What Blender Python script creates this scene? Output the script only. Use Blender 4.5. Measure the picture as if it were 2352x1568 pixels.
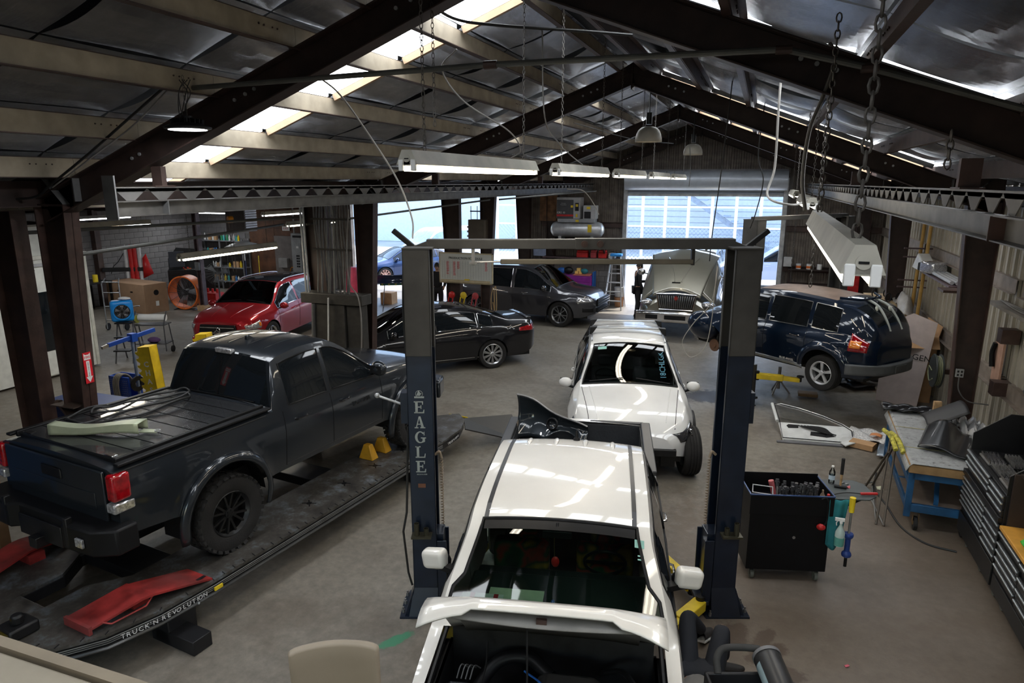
import bpy, math, random
from mathutils import Vector, Matrix, Euler
random.seed(7)
PI = math.pi
for _o in list(bpy.data.objects): bpy.data.objects.remove(_o)
SC = bpy.context.scene
COL = SC.collection
def rad(d): return d * PI / 180
# ---------------- camera ----------------
cam = bpy.data.cameras.new('camera'); camo = bpy.data.objects.new('camera', cam); COL.objects.link(camo)
cam.sensor_width = 36; cam.lens = 24; cam.clip_start = .05; cam.clip_end = 300
camo.location = (0, 0, 4.17); camo.rotation_euler = (rad(90 - 13.14), 0, rad(19.94)); SC.camera = camo
# ---------------- view, world, sun ----------------
SC.view_settings.view_transform = 'Standard'; SC.view_settings.look = 'None'
SC.view_settings.exposure = -0.5; SC.view_settings.gamma = 1; SC.view_settings.use_curve_mapping = False
SC.cycles.use_denoising = True; SC.cycles.denoising_prefilter = 'ACCURATE'
SC.cycles.max_bounces = 8; SC.cycles.diffuse_bounces = 4; SC.cycles.glossy_bounces = 4
SC.cycles.transmission_bounces = 6; SC.cycles.transparent_max_bounces = 12
SC.cycles.sample_clamp_indirect = 4; SC.cycles.caustics_reflective = False; SC.cycles.caustics_refractive = False
W = bpy.data.worlds.new('sky'); SC.world = W; W.use_nodes = True
_n = W.node_tree.nodes; _n.clear()
_sky = _n.new('ShaderNodeTexSky'); _sky.sky_type = 'NISHITA'; _sky.sun_disc = False
_sky.sun_elevation = rad(58); _sky.sun_rotation = rad(25); _sky.air_density = 1.3; _sky.dust_density = 1.0
_bg = _n.new('ShaderNodeBackground'); _bg.inputs[1].default_value = 1.25
_wo = _n.new('ShaderNodeOutputWorld')
W.node_tree.links.new(_sky.outputs[0], _bg.inputs[0]); W.node_tree.links.new(_bg.outputs[0], _wo.inputs[0])
sun = bpy.data.lights.new('sun', 'SUN'); sun.energy = 10; sun.angle = rad(.6); sun.color = (1, .96, .9)
suno = bpy.data.objects.new('sun', sun); COL.objects.link(suno)
suno.rotation_euler = Vector((.32, .55, 1.25)).to_track_quat('Z', 'Y').to_euler(); suno.location = (5, 30, 20)
def portal(loc, rot, sx, sy):
 l = bpy.data.lights.new('sky_portal', 'AREA'); l.shape = 'RECTANGLE'; l.size = sx; l.size_y = sy
 l.cycles.is_portal = True; l.energy = 1
 o = bpy.data.objects.new('sky_portal', l); COL.objects.link(o); o.location = loc; o.rotation_euler = rot
portal((-1.85, 23.5, 1.9), (rad(90), 0, rad(180)), 4.9, 3.8)
portal((-11.4, 23.5, 2.1), (rad(90), 0, rad(180)), 7.6, 4.2)
SKYLIGHT_E = 13.0
# ---------------- tagging ----------------
def tag(o, label=None, cat=None, group=None, kind=None):
 if label: o['label'] = label
 if cat: o['category'] = cat
 if group: o['group'] = group
 if kind: o['kind'] = kind
 return o
ORD = 'first second third fourth fifth sixth seventh eighth ninth tenth eleventh twelfth thirteenth fourteenth fifteenth sixteenth seventeenth eighteenth nineteenth twentieth twenty-first twenty-second twenty-third twenty-fourth twenty-fifth twenty-sixth'.split()
def thing(name, label, cat, loc=(0, 0, 0), rz=0, group=None, rot=None):
 o = bpy.data.objects.new(name, None); COL.objects.link(o); o.empty_display_size = .1
 o.location = loc; o.rotation_euler = rot if rot else (0, 0, rz)
 return tag(o, label, cat, group)
def copy_tree(o, parent=None):
 c = o.copy(); COL.objects.link(c); c.parent = parent
 if parent is not None: c.matrix_parent_inverse = o.matrix_parent_inverse.copy()
 for ch in o.children: copy_tree(ch, c)
 return c
# ---------------- materials ----------------
MATS = {}
def M(name, rgb, rough=.5, metal=0, coat=0, var=.12, scale=6, bump=0, bscale=None, emit=0, alpha=1, trans=0, ior=1.45, rough_var=.0, spec=.5, dust=0):
 if name in MATS: return MATS[name]
 m = bpy.data.materials.new(name); m.use_nodes = True; MATS[name] = m
 nt = m.node_tree; n = nt.nodes; L = nt.links; b = n['Principled BSDF']
 b.inputs['Metallic'].default_value = metal; b.inputs['Roughness'].default_value = rough
 b.inputs['Specular IOR Level'].default_value = spec; b.inputs['IOR'].default_value = ior
 b.inputs['Coat Weight'].default_value = coat; b.inputs['Coat Roughness'].default_value = .04
 b.inputs['Alpha'].default_value = alpha; b.inputs['Transmission Weight'].default_value = trans
 tc = n.new('ShaderNodeTexCoord'); no = n.new('ShaderNodeTexNoise'); no.inputs['Scale'].default_value = scale
 no.inputs['Detail'].default_value = 6
 L.new(tc.outputs['Object'], no.inputs['Vector'])
 mx = n.new('ShaderNodeMix'); mx.data_type = 'RGBA'
 c = list(rgb) + [1]
 mx.inputs[6].default_value = [min(1, k * (1 - var)) for k in rgb] + [1]; mx.inputs[7].default_value = [min(1, k * (1 + var)) for k in rgb] + [1]
 rp = n.new('ShaderNodeMapRange'); rp.inputs[1].default_value = .35; rp.inputs[2].default_value = .65
 L.new(no.outputs['Fac'], rp.inputs[0]); L.new(rp.outputs[0], mx.inputs[0]); col = mx.outputs[2]
 if dust:
  no2 = n.new('ShaderNodeTexNoise'); no2.inputs['Scale'].default_value = scale * .35; no2.inputs['Detail'].default_value = 8
  L.new(tc.outputs['Object'], no2.inputs['Vector'])
  r2 = n.new('ShaderNodeMapRange'); r2.inputs[1].default_value = .45; r2.inputs[2].default_value = .7; r2.inputs[4].default_value = dust
  L.new(no2.outputs['Fac'], r2.inputs[0])
  m2 = n.new('ShaderNodeMix'); m2.data_type = 'RGBA'; L.new(r2.outputs[0], m2.inputs[0]); L.new(col, m2.inputs[6]); m2.inputs[7].default_value = tuple(.5*k+.045 for k in rgb) + (1,)
  col = m2.outputs[2]
 L.new(col, b.inputs['Base Color'])
 if rough_var:
  r3 = n.new('ShaderNodeMapRange'); r3.inputs[3].default_value = max(.02, rough - rough_var); r3.inputs[4].default_value = min(1, rough + rough_var)
  L.new(no.outputs['Fac'], r3.inputs[0]); L.new(r3.outputs[0], b.inputs['Roughness'])
 if bump:
  nb = n.new('ShaderNodeTexNoise'); nb.inputs['Scale'].default_value = bscale or scale * 6; nb.inputs['Detail'].default_value = 5
  L.new(tc.outputs['Object'], nb.inputs['Vector'])
  bp = n.new('ShaderNodeBump'); bp.inputs['Strength'].default_value = bump; bp.inputs['Distance'].default_value = .01
  L.new(nb.outputs['Fac'], bp.inputs['Height']); L.new(bp.outputs[0], b.inputs['Normal'])
 if emit:
  b.inputs['Emission Color'].default_value = list(rgb) + [1]; b.inputs['Emission Strength'].default_value = emit
 m.diffuse_color = c
 return m
blackp = M('black_plastic', (.008, .008, .009), .45, var=.3, spec=.3)
blackm = M('black_metal', (.010, .010, .011), .4, .2, var=.3, dust=.08)
rubber = M('tire_rubber', (.012, .011, .011), .8, var=.25, bump=.3, bscale=60)
chrome = M('chrome', (.7, .7, .72), .12, 1)
alloy = M('alloy', (.55, .56, .58), .28, .9)
steelm = M('bare_steel', (.32, .31, .3), .45, .8, var=.25, dust=.4)
galv = M('galvanised_steel', (.42, .43, .44), .45, .6, var=.2)
brown = M('brown_painted_steel', (.055, .03, .024), .5, .1, var=.3, dust=.35, bump=.15)
darkbrown = M('dark_brown_painted_steel', (.03, .017, .014), .55, .1, var=.3, dust=.15)
cream = M('cream_painted_steel', (.35, .30, .225), .55, .1, var=.15, dust=.3)
greyst = M('grey_painted_steel', (.13, .13, .13), .5, .2, var=.2, dust=.3)
whitep = M('white_enamel', (.78, .78, .76), .4, var=.08)
cable = M('cable_grey', (.22, .21, .2), .6)
cableb = M('cable_black', (.02, .02, .02), .5)
cardb = M('cardboard', (.48, .29, .15), .85, var=.12)
wood = M('raw_wood', (.38, .24, .12), .7, var=.25, scale=14)
ply = M('stained_plywood', (.10, .042, .02), .6, var=.4, scale=2.5)
yellow = M('yellow_paint', (.72, .52, .02), .45, var=.15, dust=.25)
redp = M('red_paint', (.5, .02, .02), .4, var=.2)
bluep = M('blue_paint', (.02, .12, .42), .45, var=.15)
green = M('green_paint', (.03, .25, .10), .5)
orange = M('orange_paint', (.75, .16, .03), .4, var=.12)
paper = M('white_paper', (.85, .85, .82), .8, var=.04)
inkred = M('red_ink', (.6, .03, .05), .8)
inkblk = M('black_ink', (.02, .02, .02), .8)
whiteink = M('white_lettering', (.7, .7, .7), .6, var=.1)
tube_w = M('fluorescent_tube_warm', (1, .88, .68), .5, emit=20)
tube_c = M('fluorescent_tube_cool', (.9, .96, 1), .5, emit=18)
# ---------------- mesh builder ----------------
class B:
 def __init__(s): s.v = []; s.f = []; s.m = []
 def add(s, vs, fs, mi=0, T=None):
  k = len(s.v)
  s.v += [tuple(T @ Vector(p)) for p in vs] if T is not None else [tuple(p) for p in vs]
  s.f += [tuple(i + k for i in f) for f in fs]; s.m += [mi] * len(fs); return s
 def box(s, x0, y0, z0, x1, y1, z1, mi=0, T=None):
  x0, x1 = min(x0, x1), max(x0, x1); y0, y1 = min(y0, y1), max(y0, y1); z0, z1 = min(z0, z1), max(z0, z1)
  return s.add([(x0,y0,z0),(x1,y0,z0),(x1,y1,z0),(x0,y1,z0),(x0,y0,z1),(x1,y0,z1),(x1,y1,z1),(x0,y1,z1)],
   [(0,3,2,1),(4,5,6,7),(0,1,5,4),(1,2,6,5),(2,3,7,6),(3,0,4,7)], mi, T)
 def cbox(s, cx, cy, cz, sx, sy, sz, mi=0, T=None):
  return s.box(cx-sx/2, cy-sy/2, cz-sz/2, cx+sx/2, cy+sy/2, cz+sz/2, mi, T)
 def beam(s, a, b, w, h, mi=0, up=(0, 0, 1)):
  a = Vector(a); b = Vector(b); d = (b - a); l = d.length; d.normalize(); r = d.cross(Vector(up))
  if r.length < 1e-4: r = Vector((1, 0, 0))
  r.normalize(); u = r.cross(d)
  T = Matrix.Translation(a) @ Matrix((r, d, u)).transposed().to_4x4()
  return s.box(-w/2, 0, -h/2, w/2, l, h/2, mi, T)
 def ibeam(s, a, b, w, h, t=.012, tf=.015, mi=0, up=(0, 0, 1)):
  a = Vector(a); b = Vector(b); d = b - a; l = d.length; d.normalize(); r = d.cross(Vector(up)); r.normalize(); u = r.cross(d)
  T = Matrix.Translation(a) @ Matrix((r, d, u)).transposed().to_4x4()
  s.box(-w/2, 0, h/2-tf, w/2, l, h/2, mi, T); s.box(-w/2, 0, -h/2, w/2, l, -h/2+tf, mi, T); s.box(-t/2, 0, -h/2+tf, t/2, l, h/2-tf, mi, T)
  return s
 def zbeam(s, a, b, w, h, t=.008, mi=0, flip=1):
  a = Vector(a); b = Vector(b); d = b - a; l = d.length; d.normalize(); r = d.cross(Vector((0, 0, 1))); r.normalize(); u = r.cross(d)
  T = Matrix.Translation(a) @ Matrix((r, d, u)).transposed().to_4x4(); f = flip
  s.box(0, 0, h/2-t, f*w, l, h/2, mi, T); s.box(-f*w, 0, -h/2, 0, l, -h/2+t, mi, T); s.box(-t/2, 0, -h/2+t, t/2, l, h/2-t, mi, T)
  return s
 def cyl(s, a, b, r, r2=None, n=12, mi=0, cap=True):
  a = Vector(a); b = Vector(b); r2 = r if r2 is None else r2; d = (b-a).normalized()
  q = Vector((0, 0, 1)).rotation_difference(d); X = q @ Vector((1, 0, 0)); Y = q @ Vector((0, 1, 0)); vs = []
  for c, rr in ((a, r), (b, r2)):
   for i in range(n):
    t = 2*PI*i/n; vs.append(c + X*math.cos(t)*rr + Y*math.sin(t)*rr)
  fs = [(i, (i+1) % n, n+(i+1) % n, n+i) for i in range(n)]
  if cap: fs += [tuple(range(n-1, -1, -1)), tuple(range(n, 2*n))]
  return s.add(vs, fs, mi)
 def tube(s, pts, r, n=8, mi=0, closed=False, rz=None):
  P = [Vector(p) for p in pts]; k = len(P); rings = []; up = Vector((0, 0, 1)); X = None
  for i in range(k):
   if closed: d = (P[(i+1) % k] - P[i-1])
   else: d = P[min(i+1, k-1)] - P[max(i-1, 0)]
   if d.length < 1e-9: d = Vector((0, 0, 1))
   d.normalize()
   if X is None:
    X = d.cross(up)
    if X.length < .1: X = d.cross(Vector((1, 0, 0)))
   X = X - d * X.dot(d)
   if X.length < 1e-6: X = d.orthogonal()
   X.normalize(); Y = d.cross(X); rr = r if rz is None else rz[i]
   rings.append([P[i] + X*math.cos(2*PI*j/n)*rr + Y*math.sin(2*PI*j/n)*rr for j in range(n)])
  vs = [p for R in rings for p in R]; fs = []
  for i in range(k if closed else k-1):
   a = i*n; b = ((i+1) % k)*n
   fs += [(a+j, a+(j+1) % n, b+(j+1) % n, b+j) for j in range(n)]
  if not closed: fs += [tuple(range(n-1, -1, -1)), tuple((k-1)*n + j for j in range(n))]
  return s.add(vs, fs, mi)
 def lathe(s, prof, n=24, mi=0, T=None, closed=False):
  vs = []; k = len(prof)
  for i in range(n):
   t = 2*PI*i/n; vs += [(r*math.cos(t), r*math.sin(t), z) for r, z in prof]
  fs = []
  for i in range(n):
   a = i*k; b = ((i+1) % n)*k
   for j in range(k if closed else k-1):
    j2 = (j+1) % k; fs.append((a+j, b+j, b+j2, a+j2))
  return s.add(vs, fs, mi, T)
 def prism(s, poly, h, mi=0, T=None):
  n = len(poly); vs = [(x, y, 0) for x, y in poly] + [(x, y, h) for x, y in poly]
  fs = [tuple(range(n-1, -1, -1)), tuple(range(n, 2*n))] + [(i, (i+1) % n, n+(i+1) % n, n+i) for i in range(n)]
  return s.add(vs, fs, mi, T)
 def grid(s, fn, nu, nv, mi=0):
  vs = [fn(i/nu, j/nv) for i in range(nu+1) for j in range(nv+1)]
  fs = [(i*(nv+1)+j, (i+1)*(nv+1)+j, (i+1)*(nv+1)+j+1, i*(nv+1)+j+1) for i in range(nu) for j in range(nv)]
  return s.add(vs, fs, mi)
 def ball(s, c, r, n=12, mi=0, sc=(1, 1, 1)):
  k = max(4, n//2); vs = []; fs = []
  for i in range(k+1):
   ph = PI*i/k
   for j in range(n): t = 2*PI*j/n; vs.append((c[0]+r*sc[0]*math.sin(ph)*math.cos(t), c[1]+r*sc[1]*math.sin(ph)*math.sin(t), c[2]+r*sc[2]*math.cos(ph)))
  for i in range(k): fs += [(i*n+j, (i+1)*n+j, (i+1)*n+(j+1) % n, i*n+(j+1) % n) for j in range(n)]
  return s.add(vs, fs, mi)
 def mesh(s, name, mats, smooth=35):
  me = bpy.data.meshes.new(name); me.from_pydata(s.v, [], s.f)
  for m in (mats if isinstance(mats, (list, tuple)) else [mats]): me.materials.append(m)
  if any(s.m): me.polygons.foreach_set('material_index', s.m)
  if smooth:
   me.polygons.foreach_set('use_smooth', [True]*len(me.polygons)); me.update(); me.set_sharp_from_angle(angle=rad(smooth))
  me.update(); return me
 def obj(s, name, mats, parent=None, smooth=35, bevel=0, seg=2, solid=0, sub=0, loc=None, rot=None):
  o = bpy.data.objects.new(name, s.mesh(name, mats, smooth)); COL.objects.link(o)
  if parent is not None: o.parent = parent
  if loc is not None: o.location = loc
  if rot is not None: o.rotation_euler = rot
  if sub:
   d = o.modifiers.new('sub', 'SUBSURF'); d.levels = sub; d.render_levels = sub
  if solid:
   d = o.modifiers.new('solid', 'SOLIDIFY'); d.thickness = solid; d.offset = 0
  if bevel:
   d = o.modifiers.new('bevel', 'BEVEL'); d.width = bevel; d.segments = seg; d.limit_method = 'ANGLE'; d.angle_limit = rad(40)
  return o
def inst(name, mesh, parent, loc, rot=(0, 0, 0), sc=None):
 o = bpy.data.objects.new(name, mesh); COL.objects.link(o); o.parent = parent; o.location = loc; o.rotation_euler = rot
 if sc: o.scale = sc
 return o
def TR(loc=(0, 0, 0), rx=0, ry=0, rz=0): return Matrix.Translation(loc) @ Euler((rx, ry, rz)).to_matrix().to_4x4()
def text(body, size, mat, parent, loc, rot, name='lettering', ext=.001, align='CENTER', spacing=1, bold=0, sx=1):
 c = bpy.data.curves.new(name, 'FONT'); c.body = body; c.size = size; c.extrude = ext; c.align_x = align; c.align_y = 'CENTER'
 c.space_line = spacing; c.offset = bold; c.resolution_u = 2
 t = bpy.data.objects.new('tmp_text', c); me = bpy.data.meshes.new_from_object(t); bpy.data.objects.remove(t)
 me.materials.clear(); me.materials.append(mat); me.name = name
 o = bpy.data.objects.new(name, me); COL.objects.link(o); o.parent = parent; o.location = loc; o.rotation_euler = rot; o.scale = (sx, 1, 1)
 return o
def curve(pts):
 """monotone cubic interpolation through (x, v) points"""
 pts = sorted(pts); X = [p[0] for p in pts]; Y = [p[1] for p in pts]; n = len(X)
 d = [(Y[i+1]-Y[i])/(X[i+1]-X[i]) for i in range(n-1)]; m = [d[0]] + [0 if d[i-1]*d[i] <= 0 else 2*d[i-1]*d[i]/(d[i-1]+d[i]) for i in range(1, n-1)] + [d[-1]]
 def f(x):
  if x <= X[0]: return Y[0]
  if x >= X[-1]: return Y[-1]
  i = max(k for k in range(n-1) if X[k] <= x); h = X[i+1]-X[i]; t = (x-X[i])/h
  return (2*t**3-3*t*t+1)*Y[i] + (t**3-2*t*t+t)*h*m[i] + (-2*t**3+3*t*t)*Y[i+1] + (t**3-t*t)*h*m[i+1]
 return f
def spline(pts, n=10):
 """Catmull-Rom through 3-D points"""
 P = [Vector(p) for p in pts]; P = [2*P[0]-P[1]] + P + [2*P[-1]-P[-2]]; out = []
 for i in range(1, len(P)-2):
  a, b, c, d = P[i-1:i+3]
  for k in range(n):
   t = k/n; out.append(.5*((2*b) + (c-a)*t + (2*a-5*b+4*c-d)*t*t + (3*b-a-3*c+d)*t**3))
 return out + [P[-2]]
# ================= building shell =================
def node_mat(name):
 m = bpy.data.materials.new(name); m.use_nodes = True; MATS[name] = m; nt = m.node_tree
 return m, nt.nodes, nt.links, nt.nodes['Principled BSDF']
def ramp(n, L, src, stops):
 r = n.new('ShaderNodeValToRGB'); e = r.color_ramp.elements
 e[0].position = stops[0][0]; e[0].color = stops[0][1] + (1,); e[1].position = stops[-1][0]; e[1].color = stops[-1][1] + (1,)
 for p, c in stops[1:-1]: x = e.new(p); x.color = c + (1,)
 L.new(src, r.inputs[0]); return r.outputs[0]
def noise(n, L, scale, detail=6, vec=None, rough=.5, dist=0):
 o = n.new('ShaderNodeTexNoise'); o.inputs['Scale'].default_value = scale; o.inputs['Detail'].default_value = detail; o.inputs['Roughness'].default_value = rough; o.inputs['Distortion'].default_value = dist
 if vec is not None: L.new(vec, o.inputs['Vector'])
 return o.outputs['Fac']
def mixc(n, L, f, a, b, mode='MIX'):
 x = n.new('ShaderNodeMix'); x.data_type = 'RGBA'; x.blend_type = mode
 for s, k in ((f, 0), (a, 6), (b, 7)):
  if isinstance(s, tuple): x.inputs[k].default_value = s + (1,)
  elif isinstance(s, (int, float)): x.inputs[k].default_value = s
  else: L.new(s, x.inputs[k])
 return x.outputs[2]
def mulf(n, L, s, k):
 m_ = n.new('ShaderNodeMath'); m_.operation = 'MULTIPLY'; m_.inputs[1].default_value = k; L.new(s, m_.inputs[0]); return m_.outputs[0]
def concrete():
 m, n, L, b = node_mat('stained_concrete'); g = n.new('ShaderNodeNewGeometry'); v = g.outputs['Position']
 base = ramp(n, L, noise(n, L, .35, 8, v, .6), [(.3, (.145, .126, .102)), (.5, (.21, .19, .163)), (.7, (.265, .245, .212))])
 fine = ramp(n, L, noise(n, L, 9, 10, v, .7), [(.3, (.66, .65, .63)), (.7, (1.16, 1.14, 1.1))])
 c = mixc(n, L, 1.0, base, fine, 'MULTIPLY')
 st = ramp(n, L, noise(n, L, 1.3, 8, v, .65, .6), [(.5, (0, 0, 0)), (.72, (.7, .7, .7))])
 c = mixc(n, L, st, c, (.10, .078, .058))
 scr = ramp(n, L, noise(n, L, 42, 4, v, .8), [(.68, (0, 0, 0)), (.76, (.5, .5, .5))]); c = mixc(n, L, scr, c, (.50, .47, .43))
 # oil stains and a green spray mark with shapes of their own
 def blob(cx, cy, r, ang=0, asp=1):
  mp = n.new('ShaderNodeMapping'); mp.vector_type = 'TEXTURE'; mp.inputs['Location'].default_value = (cx, cy, 0); mp.inputs['Rotation'].default_value = (0, 0, ang); mp.inputs['Scale'].default_value = (r*asp, r, 1)
  L.new(v, mp.inputs['Vector']); ln = n.new('ShaderNodeVectorMath'); ln.operation = 'LENGTH'
  sp = n.new('ShaderNodeSeparateXYZ'); L.new(mp.outputs[0], sp.inputs[0]); cb = n.new('ShaderNodeCombineXYZ'); L.new(sp.outputs[0], cb.inputs[0]); L.new(sp.outputs[1], cb.inputs[1]); L.new(cb.outputs[0], ln.inputs[0])
  ad = n.new('ShaderNodeMath'); ad.operation = 'MULTIPLY_ADD'; ad.inputs[1].default_value = 1.6; L.new(noise(n, L, 7, 8, v, .7), ad.inputs[0]); ml = n.new('ShaderNodeMath'); ml.operation = 'MULTIPLY_ADD'; ml.inputs[1].default_value = -1; ml.inputs[2].default_value = 1.9
  L.new(ln.outputs['Value'], ml.inputs[0]); L.new(ml.outputs[0], ad.inputs[2])
  mr = n.new('ShaderNodeMapRange'); mr.inputs[1].default_value = 1.75; mr.inputs[2].default_value = 2.0; L.new(ad.outputs[0], mr.inputs[0]); return mr.outputs[0]
 for q in ((.02, 6.05, .22, -.2, .9), (.33, 5.85, .13, .9, 2.2), (.46, 5.62, .15, .1, 1.5), (.30, 6.05, .10, 1.2, 2.4), (-.7, 13.6, .5, .3, 1.5), (-8.0, 11.2, .4, 0, 2), (-14.2, 14.8, .3, 0, 2)): c = mixc(n, L, blob(*q), c, (.028, .018, .012))
 c = mixc(n, L, mulf(n, L, blob(1.3, 6.6, 3.2, 1.2, 1.5), .55), c, (.115, .080, .056))
 c = mixc(n, L, blob(-2.92, 4.88, .07, rad(55), 3.2), c, (.05, .22, .12))
 L.new(c, b.inputs['Base Color'])
 r = n.new('ShaderNodeMapRange'); r.inputs[3].default_value = .38; r.inputs[4].default_value = .62; L.new(noise(n, L, 2.2, 8, v), r.inputs[0]); L.new(r.outputs[0], b.inputs['Roughness'])
 bp = n.new('ShaderNodeBump'); bp.inputs['Strength'].default_value = .25; bp.inputs['Distance'].default_value = .01; L.new(noise(n, L, 30, 8, v, .7), bp.inputs['Height']); L.new(bp.outputs[0], b.inputs['Normal'])
 return m
def foil():
 m, n, L, b = node_mat('insulation_foil'); tc = n.new('ShaderNodeTexCoord'); mp = n.new('ShaderNodeMapping'); mp.inputs['Scale'].default_value = (2.2, 22, 4)
 L.new(tc.outputs['Object'], mp.inputs[0]); b.inputs['Metallic'].default_value = .9; b.inputs['Roughness'].default_value = .27
 c = ramp(n, L, noise(n, L, 3, 6, tc.outputs['Object']), [(.3, (.36, .37, .40)), (.7, (.62, .63, .67))]); L.new(c, b.inputs['Base Color'])
 f1 = noise(n, L, 2.2, 8, mp.outputs[0], .7, 1.2); f2 = noise(n, L, 34, 5, tc.outputs['Object'], .7)
 ma = n.new('ShaderNodeMath'); ma.operation = 'MULTIPLY_ADD'; ma.inputs[1].default_value = .35; L.new(f2, ma.inputs[0]); L.new(f1, ma.inputs[2])
 bp = n.new('ShaderNodeBump'); bp.inputs['Strength'].default_value = 1.0; bp.inputs['Distance'].default_value = .10; L.new(ma.outputs[0], bp.inputs['Height']); L.new(bp.outputs[0], b.inputs['Normal'])
 return m
conc = concrete(); foilm = foil()
siding = M('grey_beige_siding', (.40, .37, .31), .5, .2, var=.15, scale=2, dust=.4)
sidingd = M('dark_weathered_siding', (.15, .125, .105), .6, .2, var=.3, scale=4, dust=.3)
blockm = M('grey_block', (.19, .18, .18), .9, var=.25, scale=1.2, bump=.6, bscale=40)
mortar = M('mortar', (.12, .115, .11), .95)
def struct(o): o['kind'] = 'structure'; return o
def sempty(name):
 o = bpy.data.objects.new(name, None); COL.objects.link(o); o['kind'] = 'structure'; return o
# floor slab and the yard outside
b = B(); b.box(-21.6, -4, -.2, 3.75, 23.6, 0); struct(b.obj('floor', conc, smooth=0))
b = B(); b.box(-45, 23.6, -.22, 30, 70, -.02); struct(b.obj('ground_outside', M('sunlit_concrete', (.42, .41, .39), .8, var=.12, scale=.5, bump=.3), smooth=0))
# ribbed panels
def ribbed(w, h, rib=.3, dep=.035, rw=.05, mat=None):
 b = B(); pts = [(0, 0)]; x = 0
 while x < w-1e-6:
  pts += [(x+.01, 0), (x+.022, dep), (x+.022+rw, dep), (x+.034+rw, 0)]
  for q in (.36, .7):
   t = x+.034+rw+(rib-.034-rw)*q;
   if t+.02 < x+rib: pts += [(t-.012, 0), (t, dep*.3), (t+.012, 0)]
  x += rib
 pts = [p for p in pts if p[0] <= w] + [(w, 0)]; n = len(pts)
 vs = [(px, py, 0) for px, py in pts] + [(px, py, h) for px, py in pts]; fs = [(i, i+1, n+i+1, n+i) for i in range(n-1)]
 b.add(vs, fs); return b.mesh('wall_panel', mat or siding, 0)
XR = 3.42; YB = 23.3; XL = -21.4
wr = struct(B().box(XR+.06, -4, 0, XR+.12, 23.6, 4.6).obj('wall_right', sidingd, smooth=0))
pm = ribbed(.9, 4.2)
for k in range(30): inst('wall_panel', pm, wr, (XR+.04, -3.7+.9*k, 0), (0, 0, rad(90)))
# girts on the right wall
for z in (1.35, 2.75):
 for y0, y1 in ((-3.6, 4.9), (5.3, 10.9), (11.2, 16.9), (17.2, 23.2)):
  B().zbeam((XR-.05, y0, z), (XR-.05, y1, z), .07, .2).obj('girt', M('girt_paint', (.22, .18, .15), .55, .1, var=.25, dust=.5), wr)
# rear wall with roller door
wb = sempty('wall_rear')
def bigpanel(x0, x1, z0, z1, y=YB+.06, mat=sidingd, par=wb): return B().box(x0, y+.03, z0, x1, y+.09, z1).obj('wall_sheet', mat, par, smooth=0)
bigpanel(-7.4, -4.32, 0, 4.6); bigpanel(.62, 3.5, 0, 4.6); bigpanel(-7.6, 3.6, 4.55, 6.2); bigpanel(-4.32, .62, 4.2, 4.6)
pd = ribbed(.9, 4.5, mat=sidingd); pds = ribbed(.9, 1.7, mat=sidingd)
for k in range(4): inst('wall_panel', pd, wb, (-4.35-.9*k, YB+.05, 0), (0, 0, rad(180)))
for k in range(3): inst('wall_panel', pd, wb, (3.42-.9*k, YB+.05, 0), (0, 0, rad(180)))
for k in range(13):
 x = 3.42-.9*k; h = 6.0-.375*abs(x-.45+2.05)-4.4; inst('wall_panel', pds, wb, (x, YB+.05, 4.4), (0, 0, rad(180)), (1, 1, max(.2, h/1.7)))
for x0, x1 in ((-7.3, -4.4), (.7, 3.4)):
 for z in (1.5, 2.75): B().zbeam((x0, YB-.05, z), (x1, YB-.05, z), .07, .18).obj('girt', brown, wb)
# block wainscot beside the door
bm = B().box(0, 0, 0, .39, .14, .19).mesh('block', blockm, 0)
B().box(-7.4, YB-.10, 0, -4.6, YB+.03, 1.38).obj('mortar_bed', mortar, wb, smooth=0)
for r in range(7):
 for k in range(7):
  x = -7.4+.4*k + (.2 if r % 2 else 0)
  if x+.39 < -4.55: inst('block', bm, wb, (x, YB-.125, .003+.2*r))
# the roller door
dr = sempty('door_1')
b = B(); n = 40
b.lathe([(.30, 0), (.30, 4.95)], 28, 0, Matrix.Translation((-4.33, YB-.42, 4.22)) @ Matrix.Rotation(rad(90), 4, 'Y'))
slatm = M('roller_slat_white', (.50, .54, .60), .4, .3, var=.06)
b.obj('door_roll', slatm, dr)
for k in range(9):
 B().cyl((-4.3, YB-.10, 3.82+.085*k), (.58, YB-.10, 3.82+.085*k), .045, n=8).obj('door_slat', slatm, dr)
B().box(-4.3, YB-.14, 3.72, .58, YB-.06, 3.79).obj('bottom_bar', galv, dr, bevel=.01)
B().box(-4.35, YB-.5, 4.5, .62, YB-.1, 4.56).obj('door_hood', M('dark_galv', (.12, .12, .13), .5, .5), dr)
b = B()
for x in (-4.36, .60): b.box(x-.07, YB-.2, 0, x+.07, YB-.02, 4.3)
b.obj('door_track', galv, dr, bevel=.01)
b = B()
for z in [.3+.3*k for k in range(13)]: b.cyl((.60, YB-.23, z), (.60, YB-.19, z), .018, n=8); b.cyl((-4.36, YB-.23, z), (-4.36, YB-.19, z), .018, n=8)
tag(b.obj('track_bolt', galv, dr), kind='stuff')
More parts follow.
